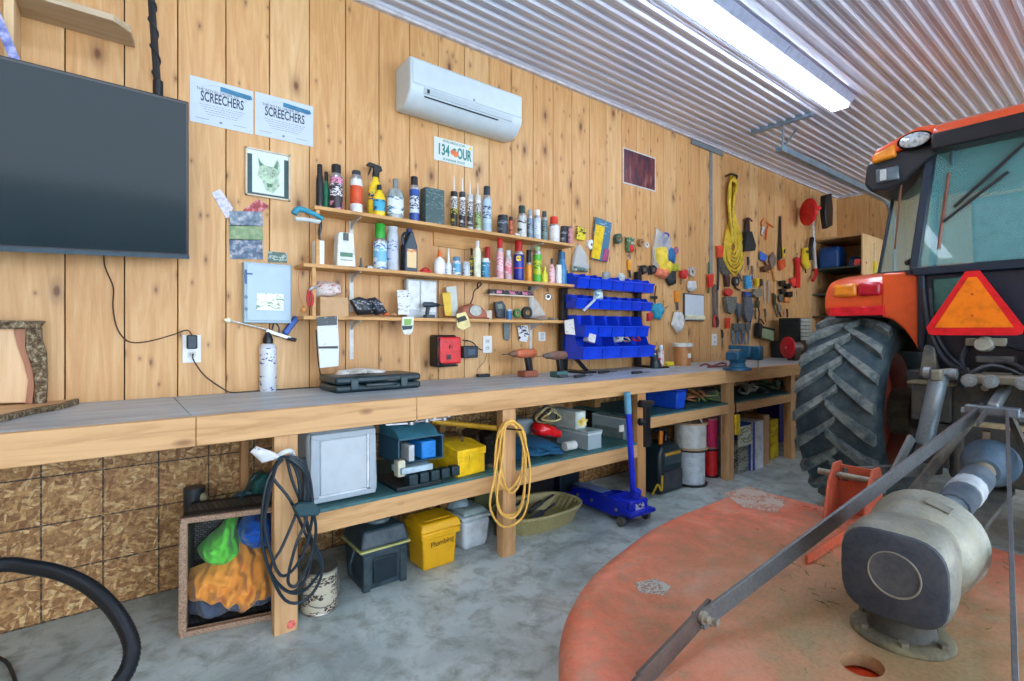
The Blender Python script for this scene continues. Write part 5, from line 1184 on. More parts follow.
for i, (px, py, ln, an, lab, c) in enumerate(((583,377.5,.2,.2,'black pry tool lying on the bench under the bin rack',(40,44,48)), (607,373.5,.22,.15,'long black scraper lying on bench behind the rack feet',(34,36,40)), (566,378,.12,-.2,'short dark wrench on the bench at the rack foot',(60,62,66)), (640,374,.18,.0,'black bar lying at the right foot of the rack',(36,40,44)))):
    p = G(px, py, BZ); d = Vector((math.cos(an), math.sin(an), 0))
    t_ = thing('hand_tool', lab, 'tool', p)
    MB().cyl(p-d*ln/2+Vector((0,0,.014)), p+d*ln*.1+Vector((0,0,.014)), .011, .009).build('grip', [P(c, .45)], t_)
    MB().bar(p+d*ln*.1+Vector((0,0,.012)), p+d*ln*.6+Vector((0,0,.01)), .014, .006).build('shank', [metal((110,112,116), .4)], t_)
aerosol(652, 657.5, 350, 0, 'spray_can', 'dark small can on the bench right of the bins', P((40,56,60), .4), K, y=-.12, z=BZ)
aerosol(657, 664, 345, 0, 'spray_can', 'red and white can on the bench right of the bins', PR((214,206,206),(200,50,60),40,.5), P((200,206,206), .4), y=-.17, z=BZ)
jar(650, 660, 359, 0, 'dark_jar', 'dark squat jar in front of the red and white can', P((34,50,56), .4), K, y=-.26, z=BZ)
p = G(668, 366, BZ); tag(MB().box(p.x-.04, p.x+.07, p.y-.02, p.y+.03, BZ+.001, BZ+.04).build('sponge', [P((230,206,50), .7, bump=.3)], bevel=.008), 'yellow sponge on the bench beside the brown tub', 'sponge')
# tub with white lid
p = loc(672, 693, -.2, BZ); r = rad(673,692,-.2)*.92; hh = ZZ(682,343,-.2)-BZ
t_ = thing('tub_container', 'brown plastic tub with a white lid standing on the bench', 'tub', p)
MB().lathe([(r*.86,0),(r*.98,hh*.86)], p, 24).build('body', [P((190,130,80), .4)], t_)
MB().lathe([(r*1.1,hh*.84),(r*1.12,hh*.97),(r*1.0,hh)], p, 24).build('lid', [P((214,220,214), .4)], t_)
MB().box(p.x-.03, p.x+.01, p.y-r*.99, p.y-r*.9, hh*.35+BZ, hh*.55+BZ).build('label_patch', [WHT], t_)
cord('red_lead', [G(700,366,BZ+.012), G(706,364,BZ+.03), G(712,366,BZ+.012), G(722,363,BZ+.02), G(726,365.5,BZ+.012), G(708,367,BZ+.012)], .008, (130,50,60), 'dark red lead lying in a loop on the bench left of the vise', 'lead')
# bench vise
p = G(744, 370, BZ); p.z = BZ; vb = P((28,84,112), .4, var=.25)
t_ = thing('bench_vise', 'blue bench vise bolted near front edge of workbench', 'vise', p)
MB().lathe([(.11,0),(.11,.018),(.07,.03),(.055,.06),(.07,.085)], p+Vector((-.05,.03,0)), 20).build('swivel_base', [vb], t_)
def VB(x0,x1,y0,y1,z0,z1): return MB().box(p.x+x0, p.x+x1, p.y+y0, p.y+y1, p.z+z0, p.z+z1)
VB(-.13,.02,-.02,.09,.08,.15).build('fixed_body', [vb], t_, bevel=.012)
VB(-.03,.0,-.06,.12,.11,.2).build('fixed_jaw', [vb], t_, bevel=.006)
VB(.0,.2,.01,.06,.09,.14).build('slide_bar', [vb], t_, bevel=.005)
VB(.17,.24,-.05,.11,.075,.19).build('moving_jaw', [vb], t_, bevel=.012)
MB().cyl(p+Vector((.24,.035,.11)), p+Vector((.33,.035,.11)), .018).build('screw', [metal((150,154,158), .35)], t_)
MB().cyl(p+Vector((.31,.035,-.02)), p+Vector((.31,.035,.21)), .008).build('handle_bar', [metal((180,184,186), .3)], t_)
VB(-.1,-.02,-.01,.08,.15,.17).build('anvil', [metal((160,160,156), .4)], t_, bevel=.005)
# small parts organiser, grinder with red disc at the end of the bench
x0, x1, y0, y1, z0, z1 = 6.3, 6.6, -.34, -.1, 1.13, 1.40
t_ = thing('drawer_cabinet', 'small-parts cabinet with clear drawers stacked at bench end', 'organizer', ((x0+x1)/2, -.2, z0))
MB().box(x0, x1, y0, y1, z0, z1).build('cabinet', [P((26,32,34), .4)], t_, bevel=.004)
for k in range(6):
    q = z0+.012+k*.043
    MB().box(x0-.008, x0, y0+.01, y1-.01, q, q+.034).build('side_drawer', [P((44,52,54), .4)], t_, bevel=.003)
    MB().box(x0+.015, x1-.015, y0-.012, y0, q, q+.036).build('drawer', [P((170,186,182), .3)], t_, bevel=.003)
tag(MB().box(x0-.02, x1+.05, y0+.02, -.02, BZ+.001, z0-.001).build('support_box', [P((34,36,36), .5)], bevel=.004), 'black box carrying the clear drawer cabinet', 'box')
c = W(787, 347.5, -.42); ax_ = Vector((.86,-.5,0)).normalized()
t_ = thing('bench_grinder', 'red disc wheel of a grinder standing at bench end', 'grinder', Vector((c.x, -.42, BZ)))
MB().prof(c-ax_*.01, c+ax_*.05, [(.0,.0),(.105,.004),(.118,.012),(.118,.03),(.105,.038),(.03,.04)], 28).build('red_guard', [P((206,30,50), .35)], t_)
MB().prof(c+ax_*.02, c+ax_*.2, [(.05,0),(.06,.02),(.06,.12),(.04,.15)], 18).build('motor', [metal((130,134,130), .4)], t_)
MB().box(c.x-.0, c.x+.16, -.5, -.42, BZ+.001, c.z-.04).build('base', [K], t_, bevel=.008)
MB().cyl(c-ax_*.02, c-ax_*.008, .012).build('hub_nut', [P((230,120,120), .4)], t_)
p = Vector((XX(820,-.5), -.5, BZ))
tag(MB().box(p.x-.1, p.x+.15, -.62, -.42, BZ+.001, BZ+.1).build('carry_case', [P((34,52,60), .4)], bevel=.02), 'dark slate case at the far bench end behind the tyre', 'case')
# ================================================================ CORNER CABINET at the end wall
cw = wood((224,190,140), 2); cwx = wood((206,164,112), 0)
y1_ = -.58; xf = 7.5; zt = 2.49; zb = 1.42
t_ = thing('corner_cabinet', 'open plywood shelf cabinet in the far corner above bench', 'cabinet', (7.95, -.29, zb))
MB().box(xf, X1-.001, y1_-.02, y1_, .93, zt).build('side_panel', [cw], t_, bevel=.002)
MB().box(xf, X1-.001, y1_, -.001, zt-.02, zt).build('top_panel', [cwx], t_)
MB().box(X1-.02, X1-.001, y1_, -.001, .93, zt-.02).build('back_panel', [cwx], t_)
for z_ in (2.09, 1.75, 1.45): MB().box(xf+.01, X1-.02, y1_, -.001, z_-.02, z_).build('shelf', [P((60,74,66), .6)], t_)
p = Vector((7.6, -.02, 2.09))
tag(MB().prism([(7.56,2.09),(7.86,2.09),(7.86,2.33),(7.8,2.38),(7.6,2.38),(7.56,2.33)], -.3, -.06).build('blue_jug', [P((24,80,150), .4)], bevel=.03, seg=3), 'dark blue container on upper shelf of the corner cabinet', 'container')
for i, (yy, xx, c, lab, k_) in enumerate(((-.42, 7.62, (40,70,120), 'dark blue drill case on the cabinet upper shelf', 'box'), (-.36, 7.9, (30,90,150), 'blue bag behind the dark case in the cabinet', 'bag'), (-.5, 7.56, (200,70,60), 'small red tin at the right end of cabinet upper shelf', 'tin'))):
    tag(MB().pillow([(xx-.06,2.091),(xx+.1,2.091),(xx+.12,2.15+.04*(2-i)),(xx+.03,2.2+.03*(1-i)),(xx-.05,2.17)], yy, .09, seed=i, wr=.4).build({'box':'drill_case','bag':'cloth_bag','tin':'small_tin'}[k_], [P(c, .45)]), lab, k_)
tag(MB().pillow([(7.55,1.751),(7.95,1.751),(7.93,1.83),(7.8,1.88),(7.66,1.84),(7.5,1.79)], -.2, .2, seed=8, wr=.5).build('blue_tarp', [P((30,84,190), .5)]), 'bright blue folded tarp on cabinet middle shelf', 'tarp')
tag(MB().pillow([(7.6,1.451),(7.9,1.451),(7.9,1.55),(7.7,1.58)], -.2, .2, seed=2, wr=.5).build('dark_bag', [P((40,52,60), .5)]), 'dark bag on lowest shelf of the corner cabinet', 'bag')
yy = y1_-.02
x_ = E(872, 240, 0) if False else None
t_ = thing('yellow_level', 'yellow spirit level hanging on cabinet side panel', 'level', (7.9, yy, 1.6))
MB().box(7.86, 7.93, yy-.03, yy, 1.62, 2.16).build('rail', [P((226,206,40), .4)], t_, bevel=.003)
MB().box(7.87, 7.92, yy-.034, yy-.004, 2.0, 2.07).build('vial', [P((200,220,140), .2)], t_)
MB().box(7.875, 7.915, yy-.02, yy, 2.16, 2.4).build('hanging_strap', [P((222,206,170), .5)], t_)
# ================================================================ OVERHEAD DOOR TRACK
tr = P((140,166,184), .35, .5)
ty, tz = -.74, 2.945
t_ = thing('door_track', 'grey steel overhead door track hung under the ceiling', 'door track', (6.4, ty, tz-.03))
m = MB(); m.prism([(ty-.03,tz-.03),(ty+.03,tz-.03),(ty+.03,tz+.03),(ty+.022,tz+.03),(ty+.022,tz-.022),(ty-.022,tz-.022),(ty-.022,tz+.03),(ty-.03,tz+.03)], 4.88, 7.75, ax='x')
m.build('horizontal_rail', [tr], t_)
MB().tube([(7.74,ty,tz), (7.95,ty,tz-.04), (8.12,ty,tz-.16), (8.2,ty,tz-.34), (8.21,ty,tz-.7), (8.21,ty,1.0)], .028, 8).build('curved_rail', [tr], t_)
MB().box(4.95, 4.975, ty-.004, ty+.004, tz+.02, ZC-.002).build('hanger', [tr], t_)
MB().box(4.93, 4.97, -1.0, -.45, ZC-.04, ZC-.002).build('angle_iron', [tr], t_)
MB().bar((4.96, ty, tz+.02), (5.25, ty, ZC-.01), .025, .004).build('diagonal_brace', [tr], t_)
# ================================================================ UNDER THE BENCH, ON THE LOWER SHELF
def ubox(px0, px1, pyt, y0, dep, z, h=None):
    x0, x1 = XX(px0, y0+dep*.5), XX(px1, y0)
    return x0, x1, (ZZ((px0+px1)/2, pyt, y0) if h is None else z+h)
# grey tote lying on its side, base to the room
x0, x1 = G(304,505,SZ).x, .985; y0 = -.675; zt = SZ+.325
t_ = thing('storage_tote', 'grey plastic storage tote on its side on the lower shelf', 'tote', ((x0+x1)/2, y0+.2, SZ))
gt = P((166,180,190), .4, var=.05); gt2 = P((186,198,206), .38, var=.04)
MB().box(x0, x1, y0+.02, y0+.42, SZ+.001, zt).build('shell', [gt], t_, bevel=.03, seg=4)
m = MB(); a = .035
for q in ((x0+.012,x1-.012,SZ+.012,SZ+a),(x0+.012,x1-.012,zt-a,zt-.012),(x0+.012,x0+a+.01,SZ+a,zt-a),(x1-a-.01,x1-.012,SZ+a,zt-a)): m.box(q[0], q[1], y0+.008, y0+.03, q[2], q[3])
m.build('raised_rim', [gt], t_, bevel=.005)
MB().box(x0+a+.018, x1-a-.018, y0+.013, y0+.028, SZ+a+.006, zt-a-.006).build('base_panel', [gt2], t_, bevel=.004)
m = MB().box(x0+a+.01, x1-a-.01, y0+.0105, y0+.02, SZ+a-.004, SZ+a+.006).box(x1-a-.018, x1-a-.01, y0+.0105, y0+.02, SZ+a, zt-a); m.build('painted_highlight', [P((222,230,236), .3)], t_)  # pale strips paint a highlight along the inner edges of the rim
# blue and teal tool organiser
x0, x1 = XX(388,-.6), XX(443,-.68)
t_ = thing('tool_organizer', 'dark teal tool organizer with blue tray beside grey tote', 'tool organizer', ((x0+x1)/2, -.5, SZ))
tl = P((44,84,104), .4)
za = SZ+.115
MB().box(x0, x1-.02, -.70, -.42, SZ+.001, SZ+.02).build('base_tray', [P((28,40,46), .4)], t_, bevel=.004)
for i in range(5):
    a = x0+.06+i*.062; MB().box(a, a+.048, -.71+.004*i, -.645, SZ+.02, SZ+.07).build('socket_block', [P((30,54,62), .4)], t_, bevel=.006)
MB().box(x0+.03, x0+.2, -.69, -.57, SZ+.075, SZ+.105).build('pale_tray', [P((176,202,214), .4)], t_, bevel=.005)
MB().box(x0+.02, x0+.06, -.67, -.62, SZ+.06, SZ+.14).build('cream_block', [P((206,206,180), .5)], t_, bevel=.006)
m = MB(); xa, xb = x0+.03, x1+.02
m.box(xa, xb, -.43, -.42, za, za+.12).box(xa, xa+.008, -.65, -.42, za, za+.12).box(xb-.008, xb, -.65, -.42, za, za+.12).box(xa, xb, -.65, -.42, za, za+.006).box(xa, xb, -.655, -.42, za+.115, za+.123)
m.build('open_cubby', [tl], t_, bevel=.002)
MB().box(xa+.12, xb-.05, -.665, -.49, za+.012, za+.1).build('blue_tray', [P((30,130,214), .35)], t_, bevel=.008)
MB().box(xa+.05, xa+.08, -.665, -.57, za+.012, za+.09).build('white_divider', [P((190,200,206), .4)], t_, bevel=.003)
MB().prism([(-.665,za+.123),(-.43,za+.123),(-.43,za+.19),(-.61,za+.16)], xa, xb-.03, ax='x').build('slanted_top', [P((60,120,140), .4)], t_, bevel=.004)
# wrenches and clamps heaped on top
for i in range(6):
    p = Vector((xa+.04+.05*i, -.57+.03*(i%2), za+.185)); d = Vector((.1, -.03+.02*(i%3), .01*(i%2)))
    t2 = thing('wrench', ['chrome wrench on teal organizer, far left one', 'chrome wrench on teal organizer, second from left', 'chrome wrench on teal organizer, third from left', 'chrome wrench on teal organizer, third from right', 'chrome wrench on teal organizer, second from right', 'chrome wrench on teal organizer, far right one'][i], 'wrench', p, 'wrenches on the teal organizer')
    MB().bar(p-d*.6, p+d*.6, .016, .008).build('shank', [SIL], t2)
    MB().prof(p+d*.6-Vector((0,0,.008)), p+d*.6+Vector((0,0,.01)), [(.012,0),(.02,0),(.02,.016),(.012,.016),(.012,0)], 12).build('ring', [SIL], t2)
# yellow toolbox
q0 = G(458, 478.5, SZ); q1 = G(485, 471.5, SZ)
M_ = Matrix.Translation(q0) @ Matrix.Rotation(math.atan2(q1.y-q0.y, q1.x-q0.x), 4, 'Z')
w_ = (q1-q0).length; hh = .165
t_ = thing('yellow_toolbox', 'yellow metal toolbox with handle on the lower shelf', 'toolbox', q0)
yb = P((240,196,30), .35)
MB().box(0, w_, 0, .32, .001, hh*.62, M=M_).build('body', [yb], t_, bevel=.006)
lid_ = MB().prism([(-.004,hh*.62),(.324,hh*.62),(.324,hh*.85),(.2,hh),(.12,hh),(-.004,hh*.85)], -.005, w_+.005, ax='x', M=M_).build('lid', [yb], t_, bevel=.004)
MB().tube([M_ @ Vector((w_/2,.08,hh)), M_ @ Vector((w_/2,.09,hh+.03)), M_ @ Vector((w_/2,.22,hh+.03)), M_ @ Vector((w_/2,.24,hh))], .007).build('handle', [P((90,70,50), .5)], lid_)
MB().box(w_*.4, w_*.6, -.008, .003, hh*.5, hh*.72, M=M_).build('latch', [YW], lid_, bevel=.002)
# yellow pole lying behind
a = W(432, 421, -.35); b = W(500, 428.5, -.5)
tag(MB().cyl(a, W(520, 431, -.5), .016).build('yellow_pole', [P((226,176,40), .4)]), 'yellow pole lying across behind the second bench leg', 'pole')
# dark clutter between toolbox and second leg
for i, (px, yy, zz_, c, lab, cat) in enumerate(((492,-.5,.0,(60,66,70),'grey power tool body beside second bench leg','power tool'), (487,-.3,.0,(50,40,40),'dark bundle behind the yellow toolbox','bundle'), (470,-.2,.0,(86,64,50),'brown bag at the back of lower shelf','bag'))):
    x = XX(px, yy)
    tag(MB().pillow([(x-.07,SZ+.001),(x+.07,SZ+.001),(x+.08,SZ+.11),(x+.02,SZ+.17),(x-.06,SZ+.14)], yy, .1, seed=i+20, wr=.6).build(('tool_bundle','dark_bundle','brown_bag')[i], [P(c, .5, var=.5, sc=40)]), lab, cat)
p = loc(484,490,-.62,SZ); tag(MB().prof(p+Vector((0,0,.012)), p+Vector((.05,0,.012)), [(.006,0),(.014,.005),(.014,.03),(.008,.05)], 12).build('socket', [SIL]), 'chrome socket at the front of the lower shelf', 'socket')
# second bay: blue jacket, red charger, boxes
q = G(533, 470, SZ)
tag(MB().pillow([(XX(517,-.6),SZ+.001),(XX(560,-.6),SZ+.001),(XX(562,-.6),SZ+.05),(XX(548,-.6),SZ+.1),(XX(522,-.6),SZ+.095)], -.42, .22, seed=31, wr=.4).build('blue_jacket', [P((20,84,120), .7)]), 'dark blue folded cloth on shelf under the red case', 'cloth')
x0, x1 = XX(535,-.5), XX(561,-.5)
t_ = thing('red_pouch', 'glossy red pouch lying on blue cloth in second bay', 'pouch', ((x0+x1)/2, -.5, SZ+.1))
za = SZ+.095
MB().pillow([(x0,za+.05),(x0+.03,za+.09),(x0+.12,za+.075),(x1,za+.02),(x1-.01,za-.025),(x0+.12,za-.02),(x0+.02,za+.015)], -.46, .09, seed=2, wr=.12).build('shell', [P((214,26,30), .2)], t_)
MB().tube([(x0+.0,-.49,za+.05),(x0+.1,-.54,za-.0),(x1,-.5,za-.0)], .008).build('piping', [K], t_)
# white/cream cord bundle
t_ = thing('jumper_cables', 'coil of black and cream jumper cable beside white box', 'cable', (XX(548,-.4), -.4, SZ+.18))
for k in range(4):
    cx_, cz_ = XX(548,-.45), SZ+.215
    MB().tube([(cx_+(.1-.012*k)*math.cos(a)*(1+.1*math.sin(3*a+k)), -.42-.02*k+.03*math.sin(a*2), cz_+(.055-.007*k)*math.sin(a)) for a in [R(q) for q in range(0,360,30)]], .006, 6, closed=True).build('cable_loop', [P((206,196,140) if k % 2 else (36,34,34), .5)], t_)
x0, x1 = XX(520,-.42), XX(531,-.42)
tag(MB().box(x0-.02, x1+.03, -.42, -.2, SZ+.1, SZ+.2).build('grey_case', [P((120,134,140), .4)], bevel=.02), 'rounded grey case stacked at the left of second bay', 'case')
def clear_bin(x0, x1, y0, y1, z, h, label, lid=True, fill=(90,110,116), inner=None):
    t = thing('clear_bin', label, 'plastic box', ((x0+x1)/2, (y0+y1)/2, z))
    m = MB(); th = .004
    m.frustum((x0+.012,x1-.012,y0+.012,y1-.012,z+.001), (x0+.012,x1-.012,y0+.012,y1-.012,z+.004))
    m.box(x0+.004, x1-.004, y0+.004, y0+.008, z, z+h).box(x0+.004, x1-.004, y1-.008, y1-.004, z, z+h).box(x0+.004, x0+.008, y0+.008, y1-.008, z, z+h).box(x1-.008, x1-.004, y0+.008, y1-.008, z, z+h)
    m.build('walls', [glassy((190,212,218), .55)], t)
    MB().box(x0, x1, y0, y0+.01, z+h-.012, z+h).box(x0, x1, y1-.01, y1, z+h-.012, z+h).box(x0, x0+.01, y0+.01, y1-.01, z+h-.012, z+h).box(x1-.01, x1, y0+.01, y1-.01, z+h-.012, z+h).build('rim', [P((186,204,206), .35)], t)
    if lid: MB().box(x0-.004, x1+.004, y0-.004, y1+.004, z+h, z+h+.014).build('lid', [P((150,172,176), .3)], t, bevel=.006)
    return t
x0, x1 = XX(560,-.4), XX(601,-.65)
clear_bin(x0, x1, -.66, -.36, SZ, .105, 'clear plastic box with grey lid under the fixture box')
for i, (px, c, lab) in enumerate(((569, (210,214,210), 'white roll inside the lidded clear box'), (590, (110,120,120), 'grey part inside the lidded clear box'))):
    x = XX(px,-.6); tag(MB().cyl((x-.04,-.6,SZ+.035), (x+.05,-.6,SZ+.035), .028).build('boxed_roll', [P(c, .5)]), lab, 'roll')
x0, x1 = XX(566,-.45), XX(584.5,-.55)
t_ = thing('fixture_box', 'white carton with a yellow flower-like photo on clear box', 'box', ((x0+x1)/2, -.45, SZ+.12))
MB().box(x0-.02, x1, -.56, -.3, SZ+.12, SZ+.235).build('carton', [P((186,200,196), .5)], t_, bevel=.002)
MB().box(x0+.0, x1-.01, -.5625, -.559, SZ+.13, SZ+.225).build('front_print', [P((214,226,222), .5)], t_)
x = (x0+x1)/2+.005
MB().prism([(x+.045*math.cos(a)*(1+.25*math.sin(5*a)), SZ+.163+.028*math.sin(a)*(1+.25*math.sin(5*a))) for a in [R(q) for q in range(0,360,15)]], -.5645, -.562).build('picture_patch', [photo_mat([(90,80,40),(226,200,90),(236,226,170)])], t_)
x0, x1 = XX(600,-.3), XX(628,-.62)
clear_bin(x0+.02, x1, -.64, -.28, SZ, .15, 'larger open clear bin holding papers next to the third leg', lid=False)
MBt = MB().box(x1-.12, x1-.07, -.6435, -.638, SZ+.075, SZ+.12); tag(MBt.build('red_label', [PR((226,226,222),(200,50,50),30,.4)]), 'small white and red label on the open clear bin', 'label')
tag(MB().box(x0+.06, x1-.03, -.6, -.34, SZ+.006, SZ+.07).build('paper_stack', [P((120,140,140), .6)]), 'grey papers inside the open clear bin', 'papers')
tag(MB().box(x0+.12, x1+.12, -.2, -.05, SZ+.14, SZ+.26).build('wooden_crate', [wood((170,130,80), 0)], bevel=.004), 'wooden crate end behind the open clear bin', 'crate')
tag(MB().box(x0+.0, x0+.14, -.26, -.08, SZ+.001, SZ+.13).build('dark_box', [P((40,46,50), .5)], bevel=.004), 'dark box beneath the wooden crate end', 'box')
# third bay
x0, x1 = XX(652,-.45), XX(686,-.66); z1 = SZ+.2
def tote(x0, x1, y0, y1, z, h, label, body, lid, name='storage_tote'):
    t = thing(name, label, 'tote', ((x0+x1)/2, (y0+y1)/2, z))
    MB().frustum((x0+.02,x1-.02,y0+.02,y1-.02,z+.001), (x0+.005,x1-.005,y0+.005,y1-.005,z+h*.86)).build('body', [body], t, bevel=.012, seg=3)
    MB().box(x0, x1, y0, y1, z+h*.86, z+h).build('lid', [lid], t, bevel=.01)
    return t
tote(x0, x1, -.68, -.3, SZ3, .155, 'bright blue plastic tote on shelf right of the third leg', P((26,80,206), .35), P((24,60,170), .35))
tote(XX(600,-.24), XX(626,-.3)+.1, -.3, -.02, SZ+.262, .07, 'dark blue flat bin stacked at back of the second bay', P((16,30,130), .4), P((14,26,110), .4), 'blue_bin')
labs = ['orange rope bundle heaped on shelf right of blue tote', 'green hose fittings heaped on shelf right of blue tote', 'grey wire bundle left of the fourth bench leg', 'black cord heap in the shelf above red spools', 'white hose ends right of the fourth leg', 'dark fittings heap in the fourth bay of the shelf', 'green garden hose piece in the fourth bay', 'brown rope heap near the fifth leg']
cols = [(180,120,80),(110,130,80),(150,160,160),(50,48,46),(190,196,196),(60,66,66),(90,130,100),(150,100,80)]
for i, (px, c) in enumerate(zip((693,702,716,708,744,755,770,780), cols)):
    x = XX(px,-.56); rr_ = random.Random(i)
    pts = [(x+rr_.uniform(-.13,.13), -.56+rr_.uniform(-.1,.1), SZ3+.02+rr_.uniform(0,.1)) for _ in range(14)]
    tag(MB().tube(pts, .011, 6, sm=4).build('hose_bundle', [P(c, .5, var=.4, sc=40)]), labs[i], 'cord bundle', 'tangled cords and hoses on the lower shelf')
# ================================================================ UNDER THE BENCH, ON THE FLOOR
# black tool tub with round lid knob
x0, x1, y0, y1 = .93, 1.165, -.605, -.37; bk = dusty((26,50,62), (120,136,140), .35, .45)
t_ = thing('black_toolbox', 'black battery box with round top and yellow lid seam on floor', 'battery box', ((x0+x1)/2, (y0+y1)/2, 0))
MB().frustum((x0+.012,x1-.012,y0+.012,y1-.012,0), (x0,x1,y0,y1,.19)).build('body', [bk], t_, bevel=.008)
for q in (x0+.005, x1-.04): MB().box(q, q+.035, y0-.008, y0+.02, 0, .175).build('corner_rib', [bk], t_, bevel=.006)
MB().box(x0+.055, x1-.055, y0-.004, y0+.01, .03, .15).build('front_panel', [P((20,40,50), .4)], t_, bevel=.006)
MB().box(x0-.012, x1+.012, y0-.014, y1+.01, .19, .2).build('lid_seam', [P((190,190,120), .45)], t_, bevel=.003)
MB().frustum((x0-.01,x1+.01,y0-.012,y1+.01,.2), (x0+.012,x1-.012,y0+.01,y1-.01,.285)).build('lid', [bk], t_, bevel=.014, seg=3)
c = ((x0+x1)/2+.01, (y0+y1)/2, .283)
MB().lathe([(.055,0),(.062,.008),(.058,.018),(.05,.022),(.042,.018)], c, 24).build('round_handle', [P((84,104,112), .4)], t_)
MB().lathe([(.03,.0),(.03,.0195)], c, 16, sx=1.1, sy=.7).build('lid_label', [P((150,164,168), .4)], t_)
MB().tube([(x0-.012,y0+.06,.19),(x0-.03,y0+.07,.12),(x0-.01,y0+.1,.06)], .007).build('side_strap', [bk], t_)
# yellow tub
x0, x1, y0, y1 = 1.255, 1.462, -.6, -.42; yt = P((236,178,20), .35, var=.06)
t_ = thing('yellow_tub', 'yellow plastic tub marked Plumbing on the floor under bench', 'tub', ((x0+x1)/2, (y0+y1)/2, 0))
MB().frustum((x0+.01,x1-.01,y0+.01,y1-.01,0), (x0,x1,y0,y1,.185)).build('body', [yt], t_, bevel=.012, seg=3)
MB().box(x0-.012, x1+.012, y0-.012, y1+.012, .165, .2).build('lid_skirt', [yt], t_, bevel=.008)
MB().frustum((x0-.018,x1+.018,y0-.018,y1+.018,.2), (x0-.006,x1+.006,y0-.006,y1+.006,.248)).build('lid', [yt], t_, bevel=.01)
MB().box(x0+.03, x1-.03, y0+.03, y1-.03, .247, .251).build('lid_panel', [yt], t_, bevel=.002)
text('handwriting', 'Plumbing', facing(((x0+x1)/2+.01, y0-.0015, .135)) @ Matrix.Rotation(R(5), 4, 'Z'), .04, P((110,80,20), .5), t_, sx=.95)
# white pail with lid
x0, x1, y0, y1 = 1.545, 1.735, -.53, -.33
t_ = thing('white_pail', 'white square pail with lid beside the yellow tub', 'pail', ((x0+x1)/2, (y0+y1)/2, 0))
MB().frustum((x0+.015,x1-.015,y0+.015,y1-.015,0), (x0,x1,y0,y1,.17)).build('body', [P((206,218,226), .4)], t_, bevel=.025, seg=4)
MB().box(x0-.008, x1+.008, y0-.008, y1+.008, .17, .195).build('lid_rim', [P((196,212,216), .4)], t_, bevel=.012)
MB().frustum((x0+.01,x1-.01,y0+.01,y1-.01,.195), (x0+.03,x1-.03,y0+.03,y1-.03,.225)).build('lid', [P((170,192,192), .4)], t_, bevel=.01)
MB().tube([(x1+.004,y0+.1,.16),(x1+.012,y0,.1),(x1-.05,y0-.012,.035)], .003).build('bail', [metal()], t_)
tag(MB().pillow([(x0-.03,.228),(x0+.1,.228),(x0+.09,.27),(x0+.02,.28)], -.4, .07, seed=5, wr=.4).build('rag', [P((150,176,190), .6)]), 'pale blue rag lying on the white pail', 'rag')
tag(MB().prof(Vector((XX(503,-.45),-.45,0)), Vector((XX(503,-.45),-.45,.2)), [(.05,0),(.05,.16),(.02,.19),(.02,.2)], 14).build('brown_bottle', [P((120,80,60), .4)]), 'brown bottle partly hidden behind second bench leg', 'bottle')
# tan drain pan
x0, x1, y0, y1 = 1.86, 2.5, -.63, -.22; tn = dusty((196,186,130), (150,140,100), .4, .5)
t_ = thing('drain_pan', 'tan plastic oil drain pan full of tools on the floor', 'pan', ((x0+x1)/2, (y0+y1)/2, 0))
def oval(x0,x1,y0,y1,z,n=28,e=2.6):
    L = []
    for k in range(n):
        a = 2*math.pi*k/n; c_, s_ = math.cos(a), math.sin(a)
        L.append(((x0+x1)/2+(x1-x0)/2*abs(c_)**(2/e)*(1 if c_ > 0 else -1), (y0+y1)/2+(y1-y0)/2*abs(s_)**(2/e)*(1 if s_ > 0 else -1), z))
    return L
rings = [oval(x0+.05,x1-.05,y0+.05,y1-.05,.0), oval(x0+.015,x1-.015,y0+.015,y1-.015,.085), oval(x0,x1,y0,y1,.1), oval(x0,x1,y0,y1,.115), oval(x0+.022,x1-.022,y0+.022,y1-.022,.112), oval(x0+.06,x1-.06,y0+.06,y1-.06,.012)]
vs = [p for r_ in rings for p in r_]; n = 28; fs = []
for i in range(5):
    for k in range(n): fs.append((i*n+k, i*n+(k+1)%n, (i+1)*n+(k+1)%n, (i+1)*n+k))
fs.append(tuple(range(n))[::-1]); fs.append(tuple(5*n+k for k in range(n)))
MB().add(vs, fs).build('pan_body', [tn], t_)
for i in range(6): MB().bar((x1-.1-.012*i*0, y1-.1-.045*i, .04), (x1-.035, y1-.1-.045*i, .113), .02, .006).build('drain_rib', [tn], t_)
for i, (a, b, c, l_) in enumerate(((-.45,1.98,(36,40,46),'black tool lying in left of the tan pan'), (-.5,2.15,(60,66,80),'grey handled tool across the tan pan'), (-.38,2.25,(70,70,66),'dark bar in the right of the tan pan'), (-.34,2.05,(40,34,34),'black hose end at the back of the tan pan'))):
    t2 = thing('pan_tool', l_, 'tool', (b, a, .05))
    MB().cyl((b-.12,a-.02,.05+.012*i), (b+.02,a+.02,.07+.01*i), .018).build('grip', [P(c, .5)], t2)
    MB().cyl((b+.0,a+.01,.065+.01*i), (b+.16,a+.05,.09+.008*i), .008).build('shaft', [metal((120,120,124), .4)], t2)
tote(1.86, 2.2, -.17, -.03, 0, .2, 'olive grey bin behind the tan pan under the bench', P((96,104,72), .5), P((84,92,66), .5), 'storage_bin')
tote(2.6, 2.83, -.2, -.02, 0, .3, 'dark navy cooler box behind the blue floor jack', P((24,40,54), .4), P((30,50,66), .4), 'cooler_box')
tote(2.28, 2.57, -.2, -.03, 0, .28, 'black crate behind floor jack left of navy cooler', P((26,26,30), .5), P((36,36,40), .5), 'black_crate')
